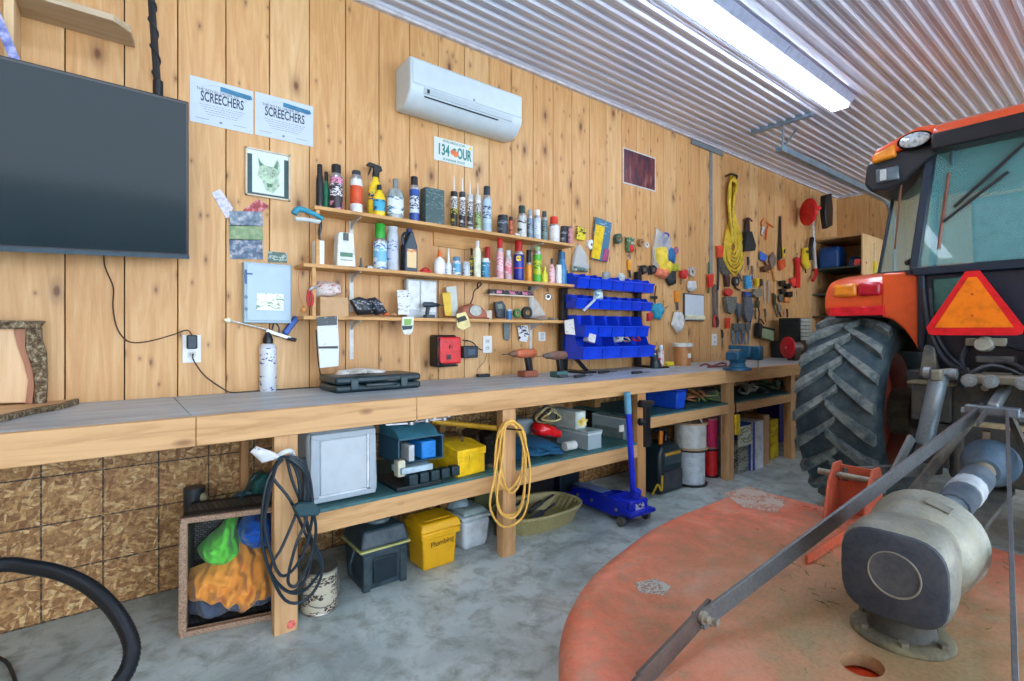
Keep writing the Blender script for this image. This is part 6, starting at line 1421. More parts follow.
# ---- blue floor jack (local frame: x from the saddle end to the handle end)
jb = P((20,44,196), .3, var=.1)
A = Vector((2.665, -.82, 0)); Bv = Vector((2.70, -.27, 0)); d = (A-Bv).normalized()
JM = Matrix.Translation(Bv) @ Matrix.Rotation(math.atan2(d.y, d.x), 4, 'Z')
L_ = (A-Bv).length
t_ = thing('floor_jack', 'bright blue hydraulic floor jack with upright handle by the third leg', 'floor jack', (A+Bv)/2)
def J(*a): return JM @ Vector(a)
for s in (-1, 1):
    MB().prism([(-.02,.035),(-.02,.075),(.12,.095),(.34,.14),(L_-.1,.155),(L_+.02,.14),(L_+.03,.06),(L_-.1,.035)], s*.085, s*.095, ax='y', M=JM).build('side_plate', [jb], t_, bevel=.003)
    MB().prof(J(L_-.0, s*.1, .03), J(L_-.0, s*.135, .03), [(.01,0),(.03,.002),(.03,.03),(.01,.033)], 16).build('caster_wheel', [P((90,90,84), .5)], t_)
    MB().prof(J(.03, s*.06, .033), J(.03, s*.115, .033), [(.01,0),(.033,.002),(.033,.05),(.01,.053)], 16).build('front_wheel', [metal((90,90,90))], t_)
MB().prism([(.0,.05),(.0,.1),(.14,.125),(.34,.13),(.34,.06)], -.055, .055, ax='y', M=JM).build('lift_arm', [jb], t_, bevel=.006)
MB().prism([(.03,.1251),(.3,.135),(.3,.14),(.03,.13)], -.045, .045, ax='y', M=JM).build('arm_plate', [P((120,150,206), .35)], t_)
MB().lathe([(.04,0),(.045,.02),(.03,.025)], J(.02,0,.1), 18).build('saddle', [metal((120,124,130))], t_)
MB().box(L_-.14, L_+.05, -.083, .083, .05, .16, M=JM).build('power_unit', [jb], t_, bevel=.012)
MB().box(L_-.03, L_+.09, -.11, .11, .075, .1, M=JM).build('rear_axle_frame', [jb], t_, bevel=.006)
MB().cyl(J(L_+.0,0,.13), J(L_+.03,0,.22), .035, .028).build('handle_yoke', [jb], t_, bevel=.004)
for s in (-.09, .09):
    for q in (.12, .26, L_-.06): MB().cyl(J(q, s, .085), J(q, s*1.13, .085), .012, n=6).build('bolt', [SIL], t_)
MB().box(L_+.051, L_+.053, -.04, .04, .1, .14, M=JM).build('white_label', [PR((200,206,226),(20,30,120),30,.5)], t_)
hb = J(L_+.0, 0, .15); ht = W(627, 392, -.80)
MB().cyl(hb, hb.lerp(ht, .82), .02).build('handle', [jb], t_)
MB().cyl(hb.lerp(ht, .8), ht, .023).build('foam_grip', [P((90,150,180), .6)], t_)
# ---- pressure unit / jump starter
p0 = G(653, 495, 0); p1 = G(678, 486, 0)
x0, x1 = p0.x+.02, XX(677,-.55); y0 = -.6
t_ = thing('jump_starter', 'black jump-start power unit with orange top label under bench', 'jump starter', ((x0+x1)/2, y0+.12, 0))
bd = P((28,46,54), .35)
MB().prism([(x0,0),(x1,0),(x1+.005,.24),(x1-.02,.33),(x1-.05,.37),(x0+.04,.37),(x0,.31)], y0, y0+.24).build('body', [bd], t_, bevel=.025, seg=3)
MB().box(x0+.05, x1-.02, y0-.008, y0+.01, .22, .32).build('control_panel', [P((52,70,76), .35)], t_, bevel=.006)
MB().box(x0+.06, x1-.04, y0-.01, y0-.006, .29, .312).build('yellow_label', [P((200,150,40), .4)], t_)
MB().box(x0+.04, x1-.015, y0-.012, y0+.01, .03, .17).build('lower_grille', [P((60,62,70), .5, var=.3)], t_, bevel=.006)
MB().tube([(x0+.05,y0+.12,.35),(x0+.05,y0+.12,.45),(x1-.06,y0+.12,.45),(x1-.06,y0+.12,.35)], .014).build('carry_handle', [K], t_)
MB().prism([(x0+.08,.36),(x0+.12,.36),(x0+.13,.46),(x0+.09,.47)], y0+.06, y0+.07).build('orange_tag', [P((226,130,40), .4)], t_)
tag(MB().tube([(x0-.06,y0+.02,.02),(x0-.05,y0-.02,.1),(x0-.02,y0-.03,.05),(x0-.01,y0-.03,.16)], .008).build('yellow_strap', [P((220,180,40), .5)]), 'yellow strap at left foot of the jump starter', 'strap')
# ---- cable spools
def spool(p, r, h, rf, mat, flange, label, name='cable_spool', wraps=11):
    t = thing(name, label, 'spool', p)
    MB().lathe([(rf*.2,0),(rf,0),(rf,.014),(rf*.2,.014)], p, 26).build('flange', [flange], t)
    MB().lathe([(rf*.2,0),(rf,0),(rf,.014),(rf*.2,.014)], p+Vector((0,0,h-.014)), 26).build('flange', [flange], t)
    pr = []
    n = wraps
    for k in range(n):
        z_ = .014+(h-.028)*k/n; e = (h-.028)/n
        pr += [(r*.985, z_+.0005), (r, z_+e*.25), (r, z_+e*.75), (r*.985, z_+e*.9995)]
    MB().lathe(pr, p, 26).build('wound_cable', [mat], t)
    return t
p = Vector((XX(690,-.55), -.55, 0))
wc = P((196,208,216), .45); r1 = rad(675,705,-.55)
hs = .29
spool(p, r1*.92, hs, r1*1.08, wc, K, 'lower white cable spool of two stacked right of jump starter')
spool(p+Vector((0,0,hs+.001)), r1*1.0, .215, r1*1.1, P((206,210,206), .45), P((190,160,124), .6), 'upper white cable spool with wooden flange, stacked on lower one')
q = Vector((XX(710,-.54), -.54, 0)); r2 = rad(702,717.5,-.54)
spool(q, r2*.85, .24, r2, P((214,24,30), .4), K, 'bright red wire spool on the floor right of white spools')
spool(q+Vector((0,0,.241)), r2*.85, .26, r2*.9, P((206,30,90), .45), P((180,120,120), .5), 'magenta wire spool stacked on the red spool')
spool(Vector((XX(718,-.3), -.3, 0)), .09, .25, .1, P((176,176,186), .45), P((190,160,120), .6), 'grey wire spool low behind the red spool')
spool(Vector((XX(718,-.3), -.3, .251)), .09, .24, .1, P((196,190,206), .45), P((190,160,120), .6), 'pale lilac wire spool behind the magenta spool')
cord('white_cable_end', [W(690,422,-.62), W(693,417,-.64), W(700,419,-.66), W(704,427,-.67)], .006, (226,220,210), 'loose white cable end curling over the upper spool', 'cable')
# ---- cartons in the fourth and fifth bays
def carton(x0, x1, y0, y1, h, mat, label, cat='box', name='carton', extra=(), z=0):
    t = thing(name, label, cat, ((x0+x1)/2, (y0+y1)/2, z))
    MB().box(x0, x1, y0, y1, z, z+h).build('body', [mat], t, bevel=.003)
    for nm, a, mt in extra: MB().box(*a).build(nm, [mt], t)
    return t
xa, xb = XX(752,-.69), XX(763.5,-.69)
carton(xa, xb, -.69, -.42, .43, P((206,214,222), .5), 'tall white and blue carton standing under fourth bay', extra=(('blue_stripe', (xa+.012, xa+.05, -.692, -.688, 0, .43), P((30,70,180), .5)), ('blue_side', (xa-.002, xa+.001, -.68, -.5, 0, .43), P((50,90,190), .5))))
carton(XX(738,-.7), XX(751.5,-.7), -.71, -.695, .17, PR((214,220,206),(110,130,60),45,.5), 'small white and green printed carton leaning by the knife', z=.25)
carton(XX(738,-.66), XX(750,-.66), -.66, -.5, .25, PR((170,176,160),(60,70,60),50,.5), 'olive printed carton behind the fourth bench leg')
carton(XX(764,-.66), XX(769.5,-.66), -.66, -.25, .46, P((176,136,100), .6), 'brown wooden panel box right of the white carton')
carton(XX(770.3,-.6), XX(778.5,-.6), -.6, -.3, .38, PR((206,180,30),(150,120,20),40,.5), 'yellow crate-like box beneath the fifth bay')
carton(XX(779.5,-.3), XX(790,-.3), -.3, -.05, .5, P((20,20,110), .5), 'dark navy bin at the end of the fifth bay', 'bin', 'navy_bin')
# hung on the legs
t_ = thing('utility_knife', 'yellow handled knife hanging on the fourth bench leg', 'knife', W(736,434,-.76))
MB().prism(outl([(733.8,415),(738,414),(738.3,433),(734.5,435)], -.716), -.735, -.715).build('handle', [YW], t_, bevel=.003)
MB().cyl(W(736,415,-.722), W(735.5,402,-.722), .006).build('blade', [K], t_)
t_ = thing('bar_clamp', 'black bar clamp hanging on the third bench leg', 'clamp', W(646,446,-.77))
MB().prism(outl([(643.6,404),(649,403),(648.6,446),(643.8,447)], -.72), -.735, -.714).build('bar', [K], t_, bevel=.002)
MB().cyl(W(640,402,-.79), W(653,402.5,-.79), .014).build('screw', [metal((80,70,66), .5)], t_)
MB().box(XX(641,-.79), XX(651,-.79), -.8, -.76, ZZ(645,407,-.79), ZZ(645,401,-.79)).build('jaw', [metal((70,72,76), .5)], t_, bevel=.004)
cp = W(638, 422, -.79)
tag(MB().prof(cp, cp+Vector((.05,-.02,.0)), [(.012,0),(.026,.01),(.026,.03),(.01,.05)], 12).build('clamp_knob', [K]), 'round black knob screwed to the third bench leg', 'knob')
# ---- yellow cord over the second leg
t_ = thing('yellow_cord_coil', 'thin yellow cord coil hung over the second bench leg', 'cord', W(510,553,-.79))
yc2 = P((238,188,90), .45)
loops = [[(508,421),(499,430),(496,455),(499,480),(508,490),(519,478),(526,455),(524,432),(516,423)],
         [(509,423),(501,433),(500,460),(505,485),(512,493),(520,482),(523,455),(521,433)],
         [(507,422),(497,440),(495,480),(500,510),(510,515),(520,508),(525,480),(525,440),(517,424)],
         [(505,424),(499,450),(494,480),(490,505),(497,522),(508,527),(522,518),(528,500),(530,470),(526,445),(519,426)],
         [(506,426),(502,460),(497,495),(500,512),(513,518),(523,502),(525,460),(518,430)]]
for k, lp in enumerate(loops):
    MB().tube([W(a, b, -.765-.01*k-(.02 if b < 425 else 0)) for a, b in lp], .0058, 7, closed=True, sm=5).build('cord_loop', [yc2], t_)
a = W(512, 430, -.76); MB().cyl((a.x, BF, a.z), (a.x, -.84, a.z+.012), .005).build('hook', [metal((90,90,90))], t_)
# ---- black cords over the first leg
t_ = thing('black_cord_coil', 'black extension cord coil hung over the first bench leg', 'cord', W(290,600,-.79))
bc = P((22,40,52), .4)
loops = [[(285,457),(272,470),(266,500),(262,540),(272,575),(290,592),(305,580),(312,550),(305,515),(292,480)],
         [(287,458),(296,470),(300,500),(283,545),(270,570),(285,590),(302,592),(318,575),(322,560),(308,530),(300,490),(296,465)],
         [(283,459),(268,480),(262,520),(266,560),(285,600),(308,598),(322,570),(306,535),(290,500),(272,475)],
         [(286,457),(278,462),(268,500),(265,530),(280,575),(300,560),(312,520),(310,480),(300,460)],
         [(288,458),(302,466),(308,490),(306,520),(296,545),(288,580),(297,585),(310,560),(316,530),(310,495),(303,470)]]
for k, lp in enumerate(loops):
    MB().tube([W(a, b, -.765-.013*k) for a, b in lp], .0062, 7, closed=True, sm=5).build('cord_loop', [bc], t_)
MB().tube([W(303,458,-.8), W(306,480,-.8), W(305,502,-.8)], .013, 8).build('thick_section', [bc], t_)
a = W(286, 454, -.78); MB().tube([(a.x-.03,-.77,a.z-.015),(a.x-.02,-.8,a.z+.01),(a.x+.01,-.8,a.z+.014),(a.x+.03,-.77,a.z-.01)], .01).build('hook', [P((206,214,214), .4)], t_)
c = W(303, 510, -.82)
t_ = thing('power_strip', 'dark teal three-way cord outlet hanging from the black cords', 'outlet block', c-Vector((0,0,.02)))
MB().prism(outl([(291,506),(297,501),(312,501),(319,507),(316,514),(296,515)], -.815), -.85, -.815).build('block', [P((26,66,76), .4)], t_, bevel=.008)
tag(MB().pillow(outl([(250,452),(256,446),(274,452),(282,457),(262,463)], -.78), -.78, .02, seed=6, wr=.8).build('cord_tag', [PR((214,218,222),(120,150,190),24,.4)]), 'white paper tag on the black cord at first leg', 'tag')
# ---- paint can
p = G(320, 600, 0); p = Vector((.735, -.60, 0)); r = rad(302,339,-.6)*.93; hh = ZZ(320,556,-.6)-.0
hh = .185
t_ = thing('paint_can', 'metal paint can with dark brown label beside the first leg', 'paint can', p)
MB().lathe([(r*.97,0),(r,.004),(r*.97,.01),(r*.97,hh-.012),(r,hh-.006),(r,hh)], p, 28, [0,0,1,0,0]).build('can_body', [metal((176,176,168), .35), PR((196,190,168),(64,48,44),70,.52)], t_)
MB().lathe([(r*.98,hh-.001),(r*.9,hh-.006),(r*.85,hh-.006),(r*.8,hh-.002),(0,hh-.002)], p, 28).build('lid', [metal((150,156,156), .4)], t_)
MB().tube([p+Vector((r,0,hh*.8)), p+Vector((r*.9,-r*.7,hh*.35)), p+Vector((0,-r*1.05,hh*.2)), p+Vector((-r*.9,-r*.7,hh*.35)), p+Vector((-r,0,hh*.8))], .002).build('bail', [metal((120,120,120))], t_)
# ---- wicker basket tipped on its side, open to the room
wk = NT('wicker'); v_ = wk.coord(); wv = wk.new('ShaderNodeTexBrick'); wk.link(wk.coord((1,1,1)), wv.inputs['Vector'])
m_ = wk.new('ShaderNodeMapping'); m_.inputs['Rotation'].default_value = (math.pi/2, 0, 0); m_.inputs['Scale'].default_value = (1,1,1)
tc_ = wk.new('ShaderNodeTexCoord'); wk.link(tc_.outputs['Object'], m_.inputs['Vector']); wk.link(m_.outputs[0], wv.inputs['Vector'])
wv.inputs['Scale'].default_value = 26; wv.inputs['Mortar Size'].default_value = .04; wv.inputs['Color1'].default_value = rgb((104,100,96)); wv.inputs['Color2'].default_value = rgb((70,68,70)); wv.inputs['Mortar'].default_value = rgb((22,20,20))
wk.base(wv.outputs[0]); wk.rough(.6); wk.bump(wv.outputs['Fac'], .8, .01)
q0 = G(180.5, 637, 0); q1 = G(277, 617, 0); w_ = (q1-q0).length
BM = Matrix.Translation(q0) @ Matrix.Rotation(math.atan2(q1.y-q0.y, q1.x-q0.x), 4, 'Z') @ Matrix.Rotation(R(-3), 4, 'X')
hh = .475; dp_ = .26
t_ = thing('wicker_basket', 'dark wicker basket tipped on its side holding clothes', 'basket', q0)
m = MB().box(.01, w_-.01, dp_-.012, dp_, .008, hh, M=BM).box(0, .012, .0, dp_, 0, hh, M=BM).box(w_-.012, w_, .0, dp_, 0, hh, M=BM).box(0, w_, .0, dp_, 0, .012, M=BM).box(0, w_, 0, dp_, hh-.012, hh, M=BM)
m.build('woven_shell', [wk.m], t_)
bl = NT('braided_rim'); f_ = bl.noise(bl.coord((1,1,1)), 160, 2); bl.base(bl.ramp(f_, [(.35, rgb((140,112,90))), (.65, rgb((186,156,130)))])); bl.rough(.6); bl.bump(f_, .8, .006)
m = MB()
for a, b, c, e in ((0,w_,-.0,.022),(0,w_,hh-.022,hh),(0,.02,.022,hh-.022),(w_-.02,w_,.022,hh-.022)): m.box(a-.003, b+.003, -.016, .008, c, e, M=BM)
m.build('rim', [bl.m], t_, bevel=.004)
def cloth(poly, y, depth, mat, label, seed, wr=.35, name='folded_shirt', cat='clothing'):
    q = [(BM @ Vector((a, 0, b))) for a, b in poly]
    m = MB().drape([(a, b) for a, b in poly], y, depth, seed=seed, fold=wr, ang=.3+seed*.7)
    m.v = [BM @ p for p in m.v]
    return tag(m.build(name, [mat]), label, cat, 'clothes in the wicker basket')
def fabric(c):
    t = NT('cotton_cloth'); k = rgb(c); f = t.noise(t.coord((1,1,1)), 5, 4, .5, 1.2)
    t.base(k); t.rough(.85); t.b.inputs['Sheen Weight'].default_value = .2
    w = t.new('ShaderNodeTexWave'); w.inputs['Scale'].default_value = 5; w.inputs['Distortion'].default_value = 9; w.inputs['Detail'].default_value = 2; w.inputs['Detail Scale'].default_value = 1.2
    t.link(t.coord(), w.inputs['Vector']); t.bump(w.outputs['Fac'], .55, .03); return t.m
cloth([(.0,.01),(.36,.01),(.36,.12),(.2,.15),(.0,.14)], .2, .17, fabric((80,96,120)), 'grey-blue denim at the bottom of the wicker basket', 61, name='jeans')
cloth([(.03,.27),(.07,.33),(.12,.37),(.15,.42),(.19,.4),(.185,.34),(.21,.3),(.23,.22),(.1,.19)], .2, .15, fabric((110,226,84)), 'lime green shirt in the upper left of the basket', 62)
cloth([(.19,.3),(.2,.38),(.26,.42),(.33,.39),(.35,.27),(.26,.24)], .2, .15, fabric((20,96,200)), 'bright blue cloth bundled in the upper right of the basket', 63)
cloth([(-.01,.2),(.09,.24),(.19,.3),(.25,.27),(.37,.21),(.375,.06),(.32,.03),(.2,-.005),(.13,.05),(-.005,.1)], .15, .15, fabric((250,168,74)), 'orange shirt draped across the front of the basket', 64, .5)
# ---- things behind the basket
a = W(214, 498, -.25)
t_ = thing('garden_sprayer', 'black nozzle of a sprayer rising behind the basket', 'sprayer', Vector((a.x, -.2, 0)))
MB().cyl((a.x-.06,-.1,.0), (a.x-.06,-.1,.5), .045).build('tank', [P((40,50,56), .4)], t_)
MB().cyl(W(212,515,-.12), W(203,500,-.12), .018).build('neck', [P((30,34,36), .4)], t_)
MB().prof(W(203.5,500,-.12), W(200.5,494,-.12), [(.022,0),(.024,.02),(.018,.035)], 12).build('ring_cap', [P((170,160,120), .5)], t_)
t_ = thing('leaf_blower', 'teal and grey power tool standing between basket and first leg', 'power tool', Vector((XX(250,-.1), -.1, 0)))
MB().tube([W(222,515,-.13), W(232,502,-.13), W(246,494,-.13), W(258,500,-.13), W(262,520,-.13)], .022, 10).build('handle_loop', [P((70,110,124), .4)], t_)
MB().prism(outl([(250,480),(262,470),(268,474),(268,530),(258,560),(244,560),(250,520)], -.1), -.17, -.05).build('housing', [P((24,96,96), .4)], t_, bevel=.02)
MB().box(XX(246,-.1), XX(268,-.1), -.17, -.03, 0, ZZ(250,555,-.1)).build('base', [P((30,40,44), .5)], t_, bevel=.01)
cord('black_plug_cord', [W(256,475,-.5), W(250,482,-.5), W(246,490,-.45), W(240,500,-.4)], .006, (26,60,70), 'short dark cord with plug above the basket', 'cord')
# ================================================================ VACUUM HOSE at lower left
hs_ = NT('corrugated_hose'); w_n = hs_.new('ShaderNodeTexNoise'); hs_.base(rgb((12,22,30))); hs_.rough(.4)
HP = [Vector((-1.4,-.9,.03)), Vector((-1.2,-.8,.12)), Vector((-1.0,-.73,.26)), Vector((-.8,-.7,.39)), Vector((-.6,-.685,.475)), Vector((-.43,-.685,.51))]+[W(a,b,y) for a,b,y in ((0,565,-.7),(30,567,-.74),(60,573,-.8),(88,586,-.87),(110,605,-.95),(125,627,-1.02),(132,648,-1.08),(128,668,-1.12),(116,690,-1.16))]+[Vector((-.02,-1.21,.17)), Vector((-.08,-1.3,.09)), Vector((-.18,-1.42,.03)), Vector((-.35,-1.55,.027)), Vector((-.6,-1.7,.027))]
mm = MB(); P0 = HP; dense = []
for i in range(len(P0)-1):
    g = lambda k: P0[max(0, min(len(P0)-1, k))]
    a, b, c, d_ = g(i-1), g(i), g(i+1), g(i+2); n_s = max(4, int((b-c).length/.006))
    for k in range(n_s):
        t0 = k/n_s; dense.append(.5*((2*b)+(-a+c)*t0+(2*a-5*b+4*c-d_)*t0*t0+(-a+3*b-3*c+d_)*t0**3))
nn = len(dense)
mm.tube(dense, lambda u: .0205+(.0022 if int(round(u*(nn-1))) % 2 else 0), 14, sm=1)
tag(mm.build('vacuum_hose', [hs_.m], ang=80), 'thick black ribbed vacuum hose arching at lower left', 'hose')
cord('floor_cable', [G(-40,650,.008), G(0,658,.008), G(12,672,.008), G(20,700,.008)], .006, (20,30,36), 'thin black cable on the floor under the hose', 'cable')
# ================================================================ ROTARY MOWER behind the tractor
CYM = -2.42
t_ = thing('rotary_mower', 'weathered orange rotary mower deck hitched behind the tractor', 'mower', (1.9, CYM, 0))
half = [(3.05,-1.37),(2.35,-1.37),(2.05,-1.395),(1.757,-1.46),(1.55,-1.515),(1.39,-1.577),(1.195,-1.69),(1.06,-1.81),(.956,-1.94),(.88,-2.1),(.84,-2.25),(.83,CYM)]
def dense_curve(pts, k=4):
    out = []
    for i in range(len(pts)-1):
        g = lambda j: Vector(pts[max(0, min(len(pts)-1, j))])
        a, b, c, d_ = g(i-1), g(i), g(i+1), g(i+2)
        for s in range(k):
            t0 = s/k; out.append(tuple(.5*((2*b)+(-a+c)*t0+(2*a-5*b+4*c-d_)*t0*t0+(-a+3*b-3*c+d_)*t0**3)))
    out.append(tuple(pts[-1])); return out
hc = dense_curve(half[1:], 3); hc = [half[0]]+hc
outline = hc+[(x, 2*CYM-y) for x, y in reversed(hc[:-1])]
n = len(outline); cx_, cy_ = 1.95, CYM
dz = [(-.0,.06),( .0,.235),(.008,.262),(.022,.282),(.045,.294),(.075,.3)]
def shrink(p, d_):
    v = Vector((cx_-p[0], cy_-p[1])); l = v.length; return (p[0]+v.x/l*d_, p[1]+v.y/l*d_)
vs = []; fs = []
for ins, z_ in dz:
    for p in outline: a, b = shrink(p, ins); vs.append((a, b, z_))
for i in range(len(dz)-1):
    for k in range(n): fs.append((i*n+k, i*n+(k+1)%n, (i+1)*n+(k+1)%n, (i+1)*n+k))
top = [(len(dz)-1)*n+k for k in range(n)]
# deck top with an inspection hole
hp = G(862, 664, .3); hr = .052
hv = []
nh = 24
# ring around the hole joined to the top by a bmesh fill
bm = bmesh.new()
bv = [bm.verts.new(p) for p in vs]
for f in fs: bm.faces.new([bv[i] for i in f])
hole = [bm.verts.new((hp.x+hr*1.5*math.cos(2*math.pi*k/nh)*.8, hp.y+hr*math.sin(2*math.pi*k/nh), .3)) for k in range(nh)]
eds = []
for k in range(nh): eds.append(bm.edges.new((hole[k], hole[(k+1)%nh])))
low = [bm.verts.new((v.co.x, v.co.y, .26)) for v in hole]
for k in range(nh): bm.faces.new((hole[k], hole[(k+1)%nh], low[(k+1)%nh], low[k]))
te = [bm.edges.get((bv[top[k]], bv[top[(k+1)%n]])) for k in range(n)]
bmesh.ops.triangle_fill(bm, use_beauty=True, use_dissolve=False, edges=te+eds)
bm.verts.ensure_lookup_table(); bm.verts.index_update()
m = MB(); m.add([v.co.copy() for v in bm.verts], [[v.index for v in f.verts] for f in bm.faces]); bm.free()
dk = deck_paint(1.92, CYM)
ob = m.build('deck', [dk], t_)
# object coordinates of parts start at the thing's origin, shift the dirt centre accordingly
for nd in dk.node_tree.nodes:
    if nd.type == 'VECT_MATH': nd.inputs[1].default_value = (1.92-1.9, 0, .3)
ringm = P((226,96,60), .5, var=.3, sc=12)
m = MB()
for k in range(n):
    if outline[k][0] > 3.0 and outline[(k+1)%n][0] > 3.0: continue
    a = outline[k]; b = outline[(k+1)%n]
m.box(3.02, 3.05, CYM-1.03, CYM+1.03, .06, .24); m.build('front_skirt', [ringm], t_)
MB().cyl((hp.x+.02,hp.y,.2), (hp.x+.02,hp.y,.25), .1).build('underside_disc', [P((226,70,30), .5)], t_)
gr = dusty((96,100,98), (150,146,120), .6, .55)
# gearbox
gc = Vector((1.92, CYM-.015, .3))
FLG = MB().lathe([(.132,0),(.132,.012),(.125,.018),(.09,.022)], gc, 28).build('base_flange', [dusty((90,86,70), (140,132,96), .75, .8)], t_, bevel=.003)
MB().lathe([(.09,.018),(.082,.06),(.095,.1)], gc, 24).build('output_housing', [dusty((60,64,66), (120,116,96), .4)], t_)
for k in range(6):
    a = math.pi/3*k+.3; MB().lathe([(.014,0),(.014,.014)], gc+Vector((.11*math.cos(a), .11*math.sin(a), .018)), 6).build('flange_bolt', [dusty((90,88,80))], FLG)
axd = Vector((.97, 0.02, .04)).normalized()
def rounded(c, d_, w, h, e=3.4, n=28):
    q = d_.to_track_quat('X', 'Z').to_matrix(); L = []
    for k in range(n):
        a = 2*math.pi*k/n; cc, ss = math.cos(a), math.sin(a)
        y_ = w*abs(cc)**(2/e)*(1 if cc > 0 else -1); z_ = h*abs(ss)**(2/e)*(1 if ss > 0 else -1)
        L.append(c+q @ Vector((0, y_, z_)))
    return L
fc = Vector((1.80, CYM-.022, .515))
def loft(rings, m=0, capa=True, capb=True, mb=None):
    mb = mb or MB(); n = len(rings[0]); vs = [p for r_ in rings for p in r_]; fs = []
    for i in range(len(rings)-1):
        for k in range(n): fs.append((i*n+k, i*n+(k+1)%n, (i+1)*n+(k+1)%n, (i+1)*n+k))
    if capa: fs.append(tuple(range(n))[::-1])
    if capb: fs.append(tuple((len(rings)-1)*n+k for k in range(n)))
    return mb.add(vs, fs, m)
R_ = lambda t0, w, h: rounded(fc+axd*t0, axd, w, h)
loft([R_(.012,.126,.122), R_(.03,.138,.136), R_(.13,.136,.138), R_(.2,.126,.13)]).build('gearbox_body', [dusty((120,124,118), (168,162,136), .6, .5, .2)], t_)
loft([R_(-.004,.118,.117), R_(.002,.13,.129), R_(.014,.132,.131), R_(.02,.126,.125)]).build('gearbox_cover', [dusty((46,54,66), (96,96,96), .45, .8)], t_)
MB().prof(fc-axd*.007+Vector((0,-.008,.012)), fc+Vector((0,-.008,.012)), [(.064,0),(.064,.004)], 26).build('cover_disc', [dusty((62,68,76), (110,108,104), .5, .8)], t_)
mr = MB(); pts = [fc-axd*.007+Vector((0,-.008+.064*math.cos(a), .012+.064*math.sin(a))) for a in [R(q) for q in range(0,360,20)]]
mr.tube(pts, .003, 6, closed=True, sm=2).build('cover_ring', [dusty((130,128,120))], t_)
# PTO guard drum
c0 = fc+axd*.19+Vector((0,0,-.005))
MB().prof(c0, c0+axd, [(.115,0),(.13,.01),(.15,.05),(.158,.12),(.16,.19),(.166,.2),(.166,.215),(.15,.216),(.145,.1)], 32).build('shaft_guard', [dusty((134,138,128), (168,160,132), .55, .45, .15)], t_)
for a in (-.5, 1.9): 
    q = Vector((0, math.cos(a), math.sin(a))); MB().box(-.035,.035,-.03,.03,-.003,.003, M=Matrix.Translation(c0+axd*.12+q*.158) @ q.to_track_quat('Z','X').to_matrix().to_4x4()).build('guard_window', [dusty((110,112,104))], t_, bevel=.002)
# PTO shaft
pto = Vector((3.62, CYM, .62)); a = c0+axd*.12; d_ = (pto-a)
MB().cyl(a, a+d_*.34, .05).build('shaft_tube', [dusty((80,104,120), (150,160,164), .4, .4)], t_)
MB().cyl(a+d_*.3, a+d_*.62, .058, .062).build('shaft_sleeve', [dusty((76,92,108), (140,150,152), .4, .4)], t_)
MB().cyl(a+d_*.6, a+d_*.74, .045).build('shaft_neck', [dusty((130,120,100))], t_)
MB().prof(a+d_*.7, pto, [(.06,0),(.07,.05),(.085,.09),(.108,.14),(.11,.2),(.08,.22)], 26).build('shaft_bell', [dusty((70,96,116), (140,150,154), .4, .4)], t_)
MB().cyl(a+d_*.42, a+d_*.5, .0635).build('white_label', [P((196,206,210), .4)], t_)
# braces
bs = dusty((118,122,124), (84,80,74), .5, .42, .5)
p1 = Vector((1.40, -2.075, .365)); p2 = Vector((3.45, -2.38, .85))
m = MB().bar(p1, p2, .012, .058, up=(0,0,1)).bar(p1+Vector((0,.012,-.02)), p2+Vector((0,.012,-.02)), .03, .008, up=(0,0,1)); m.build('left_brace', [bs], t_, bevel=.001)
MB().bar(p1+Vector((.07,.014,.01)), Vector((1.08,-2.09,.318)), .012, .06, up=(0,0,1)).bar(Vector((1.1,-2.09,.32)), Vector((.86,-2.13,.305)), .012, .055, up=(0,0,1)).build('brace_bracket', [dusty((92,80,76), (120,110,100), .5, .45, .4)], t_, bevel=.001)
for q in (0, .05):
    c = p1+Vector((.0+q, -.0, .012-.026*(q > 0)+.0)); MB().prof(c+Vector((0,.03,0)), c+Vector((0,-.03,0)), [(.006,0),(.006,.028),(.019,.03),(.019,.042),(.012,.043),(.012,.056),(.006,.058)], 10).build('brace_bolt', [dusty((170,166,150), (120,116,104), .4, .35, .6)], t_)
MB().bar(Vector((1.5,-2.745,.33)), Vector((3.42,-2.47,.85)), .012, .045, up=(0,0,1)).build('right_brace', [bs], t_, bevel=.001)
MB().bar(p2+Vector((-.25,-.02,-.045)), p2+Vector((.04,-.02,.015)), .01, .03).build('brace_strap', [bs], t_)
# A-frame mast and hitch plates at the front edge
hz = dusty((214,96,64), (160,110,84), .5, .5)
for y_ in (-1.89, -2.06, -2.78, -2.95):
    MB().prism([(2.80,.3),(3.06,.3),(3.06,.5),(3.02,.56),(2.93,.56),(2.86,.48)], y_-.006, y_+.006, ax='y').build('hitch_plate', [hz], t_, bevel=.002)
for a, b in ((-2.06,-1.89), (-2.95,-2.78)): MB().box(2.99, 3.005, a, b, .3, .545).build('hitch_cross_plate', [hz], t_)
for y_ in (-2.05, -2.79): MB().bar((2.2,y_,.312), (3.0,y_,.33), .012, .05).build('deck_rail', [hz], t_, bevel=.002)
for y_ in (-1.97, -2.87):
    MB().cyl((2.95,y_-.14,.5), (2.95,y_+.16,.5), .016).build('hitch_pin', [dusty((150,146,130), (100,96,86), .4, .4, .5)], t_)
    MB().bar((3.02,CYM+(.3 if y_ > CYM else -.3),.33), (3.42,CYM+(.06 if y_ > CYM else -.06),.83), .014, .05, up=(0,0,1)).build('mast_leg', [dusty((74,72,70))], t_)
MB().box(3.38, 3.44, CYM-.1, CYM+.1, .825, .87).build('mast_head', [dusty((120,132,142), (150,156,160), .4, .35, .5)], t_, bevel=.006)
for s in (-.085, .085): MB().prof((3.41,CYM+s*1.35,.83), (3.41,CYM+s*.6,.83), [(.026,0),(.026,.02),(.012,.02),(.012,.05)], 6).build('mast_bolt', [dusty((150,156,160), (110,110,104), .4, .35, .6)], t_)
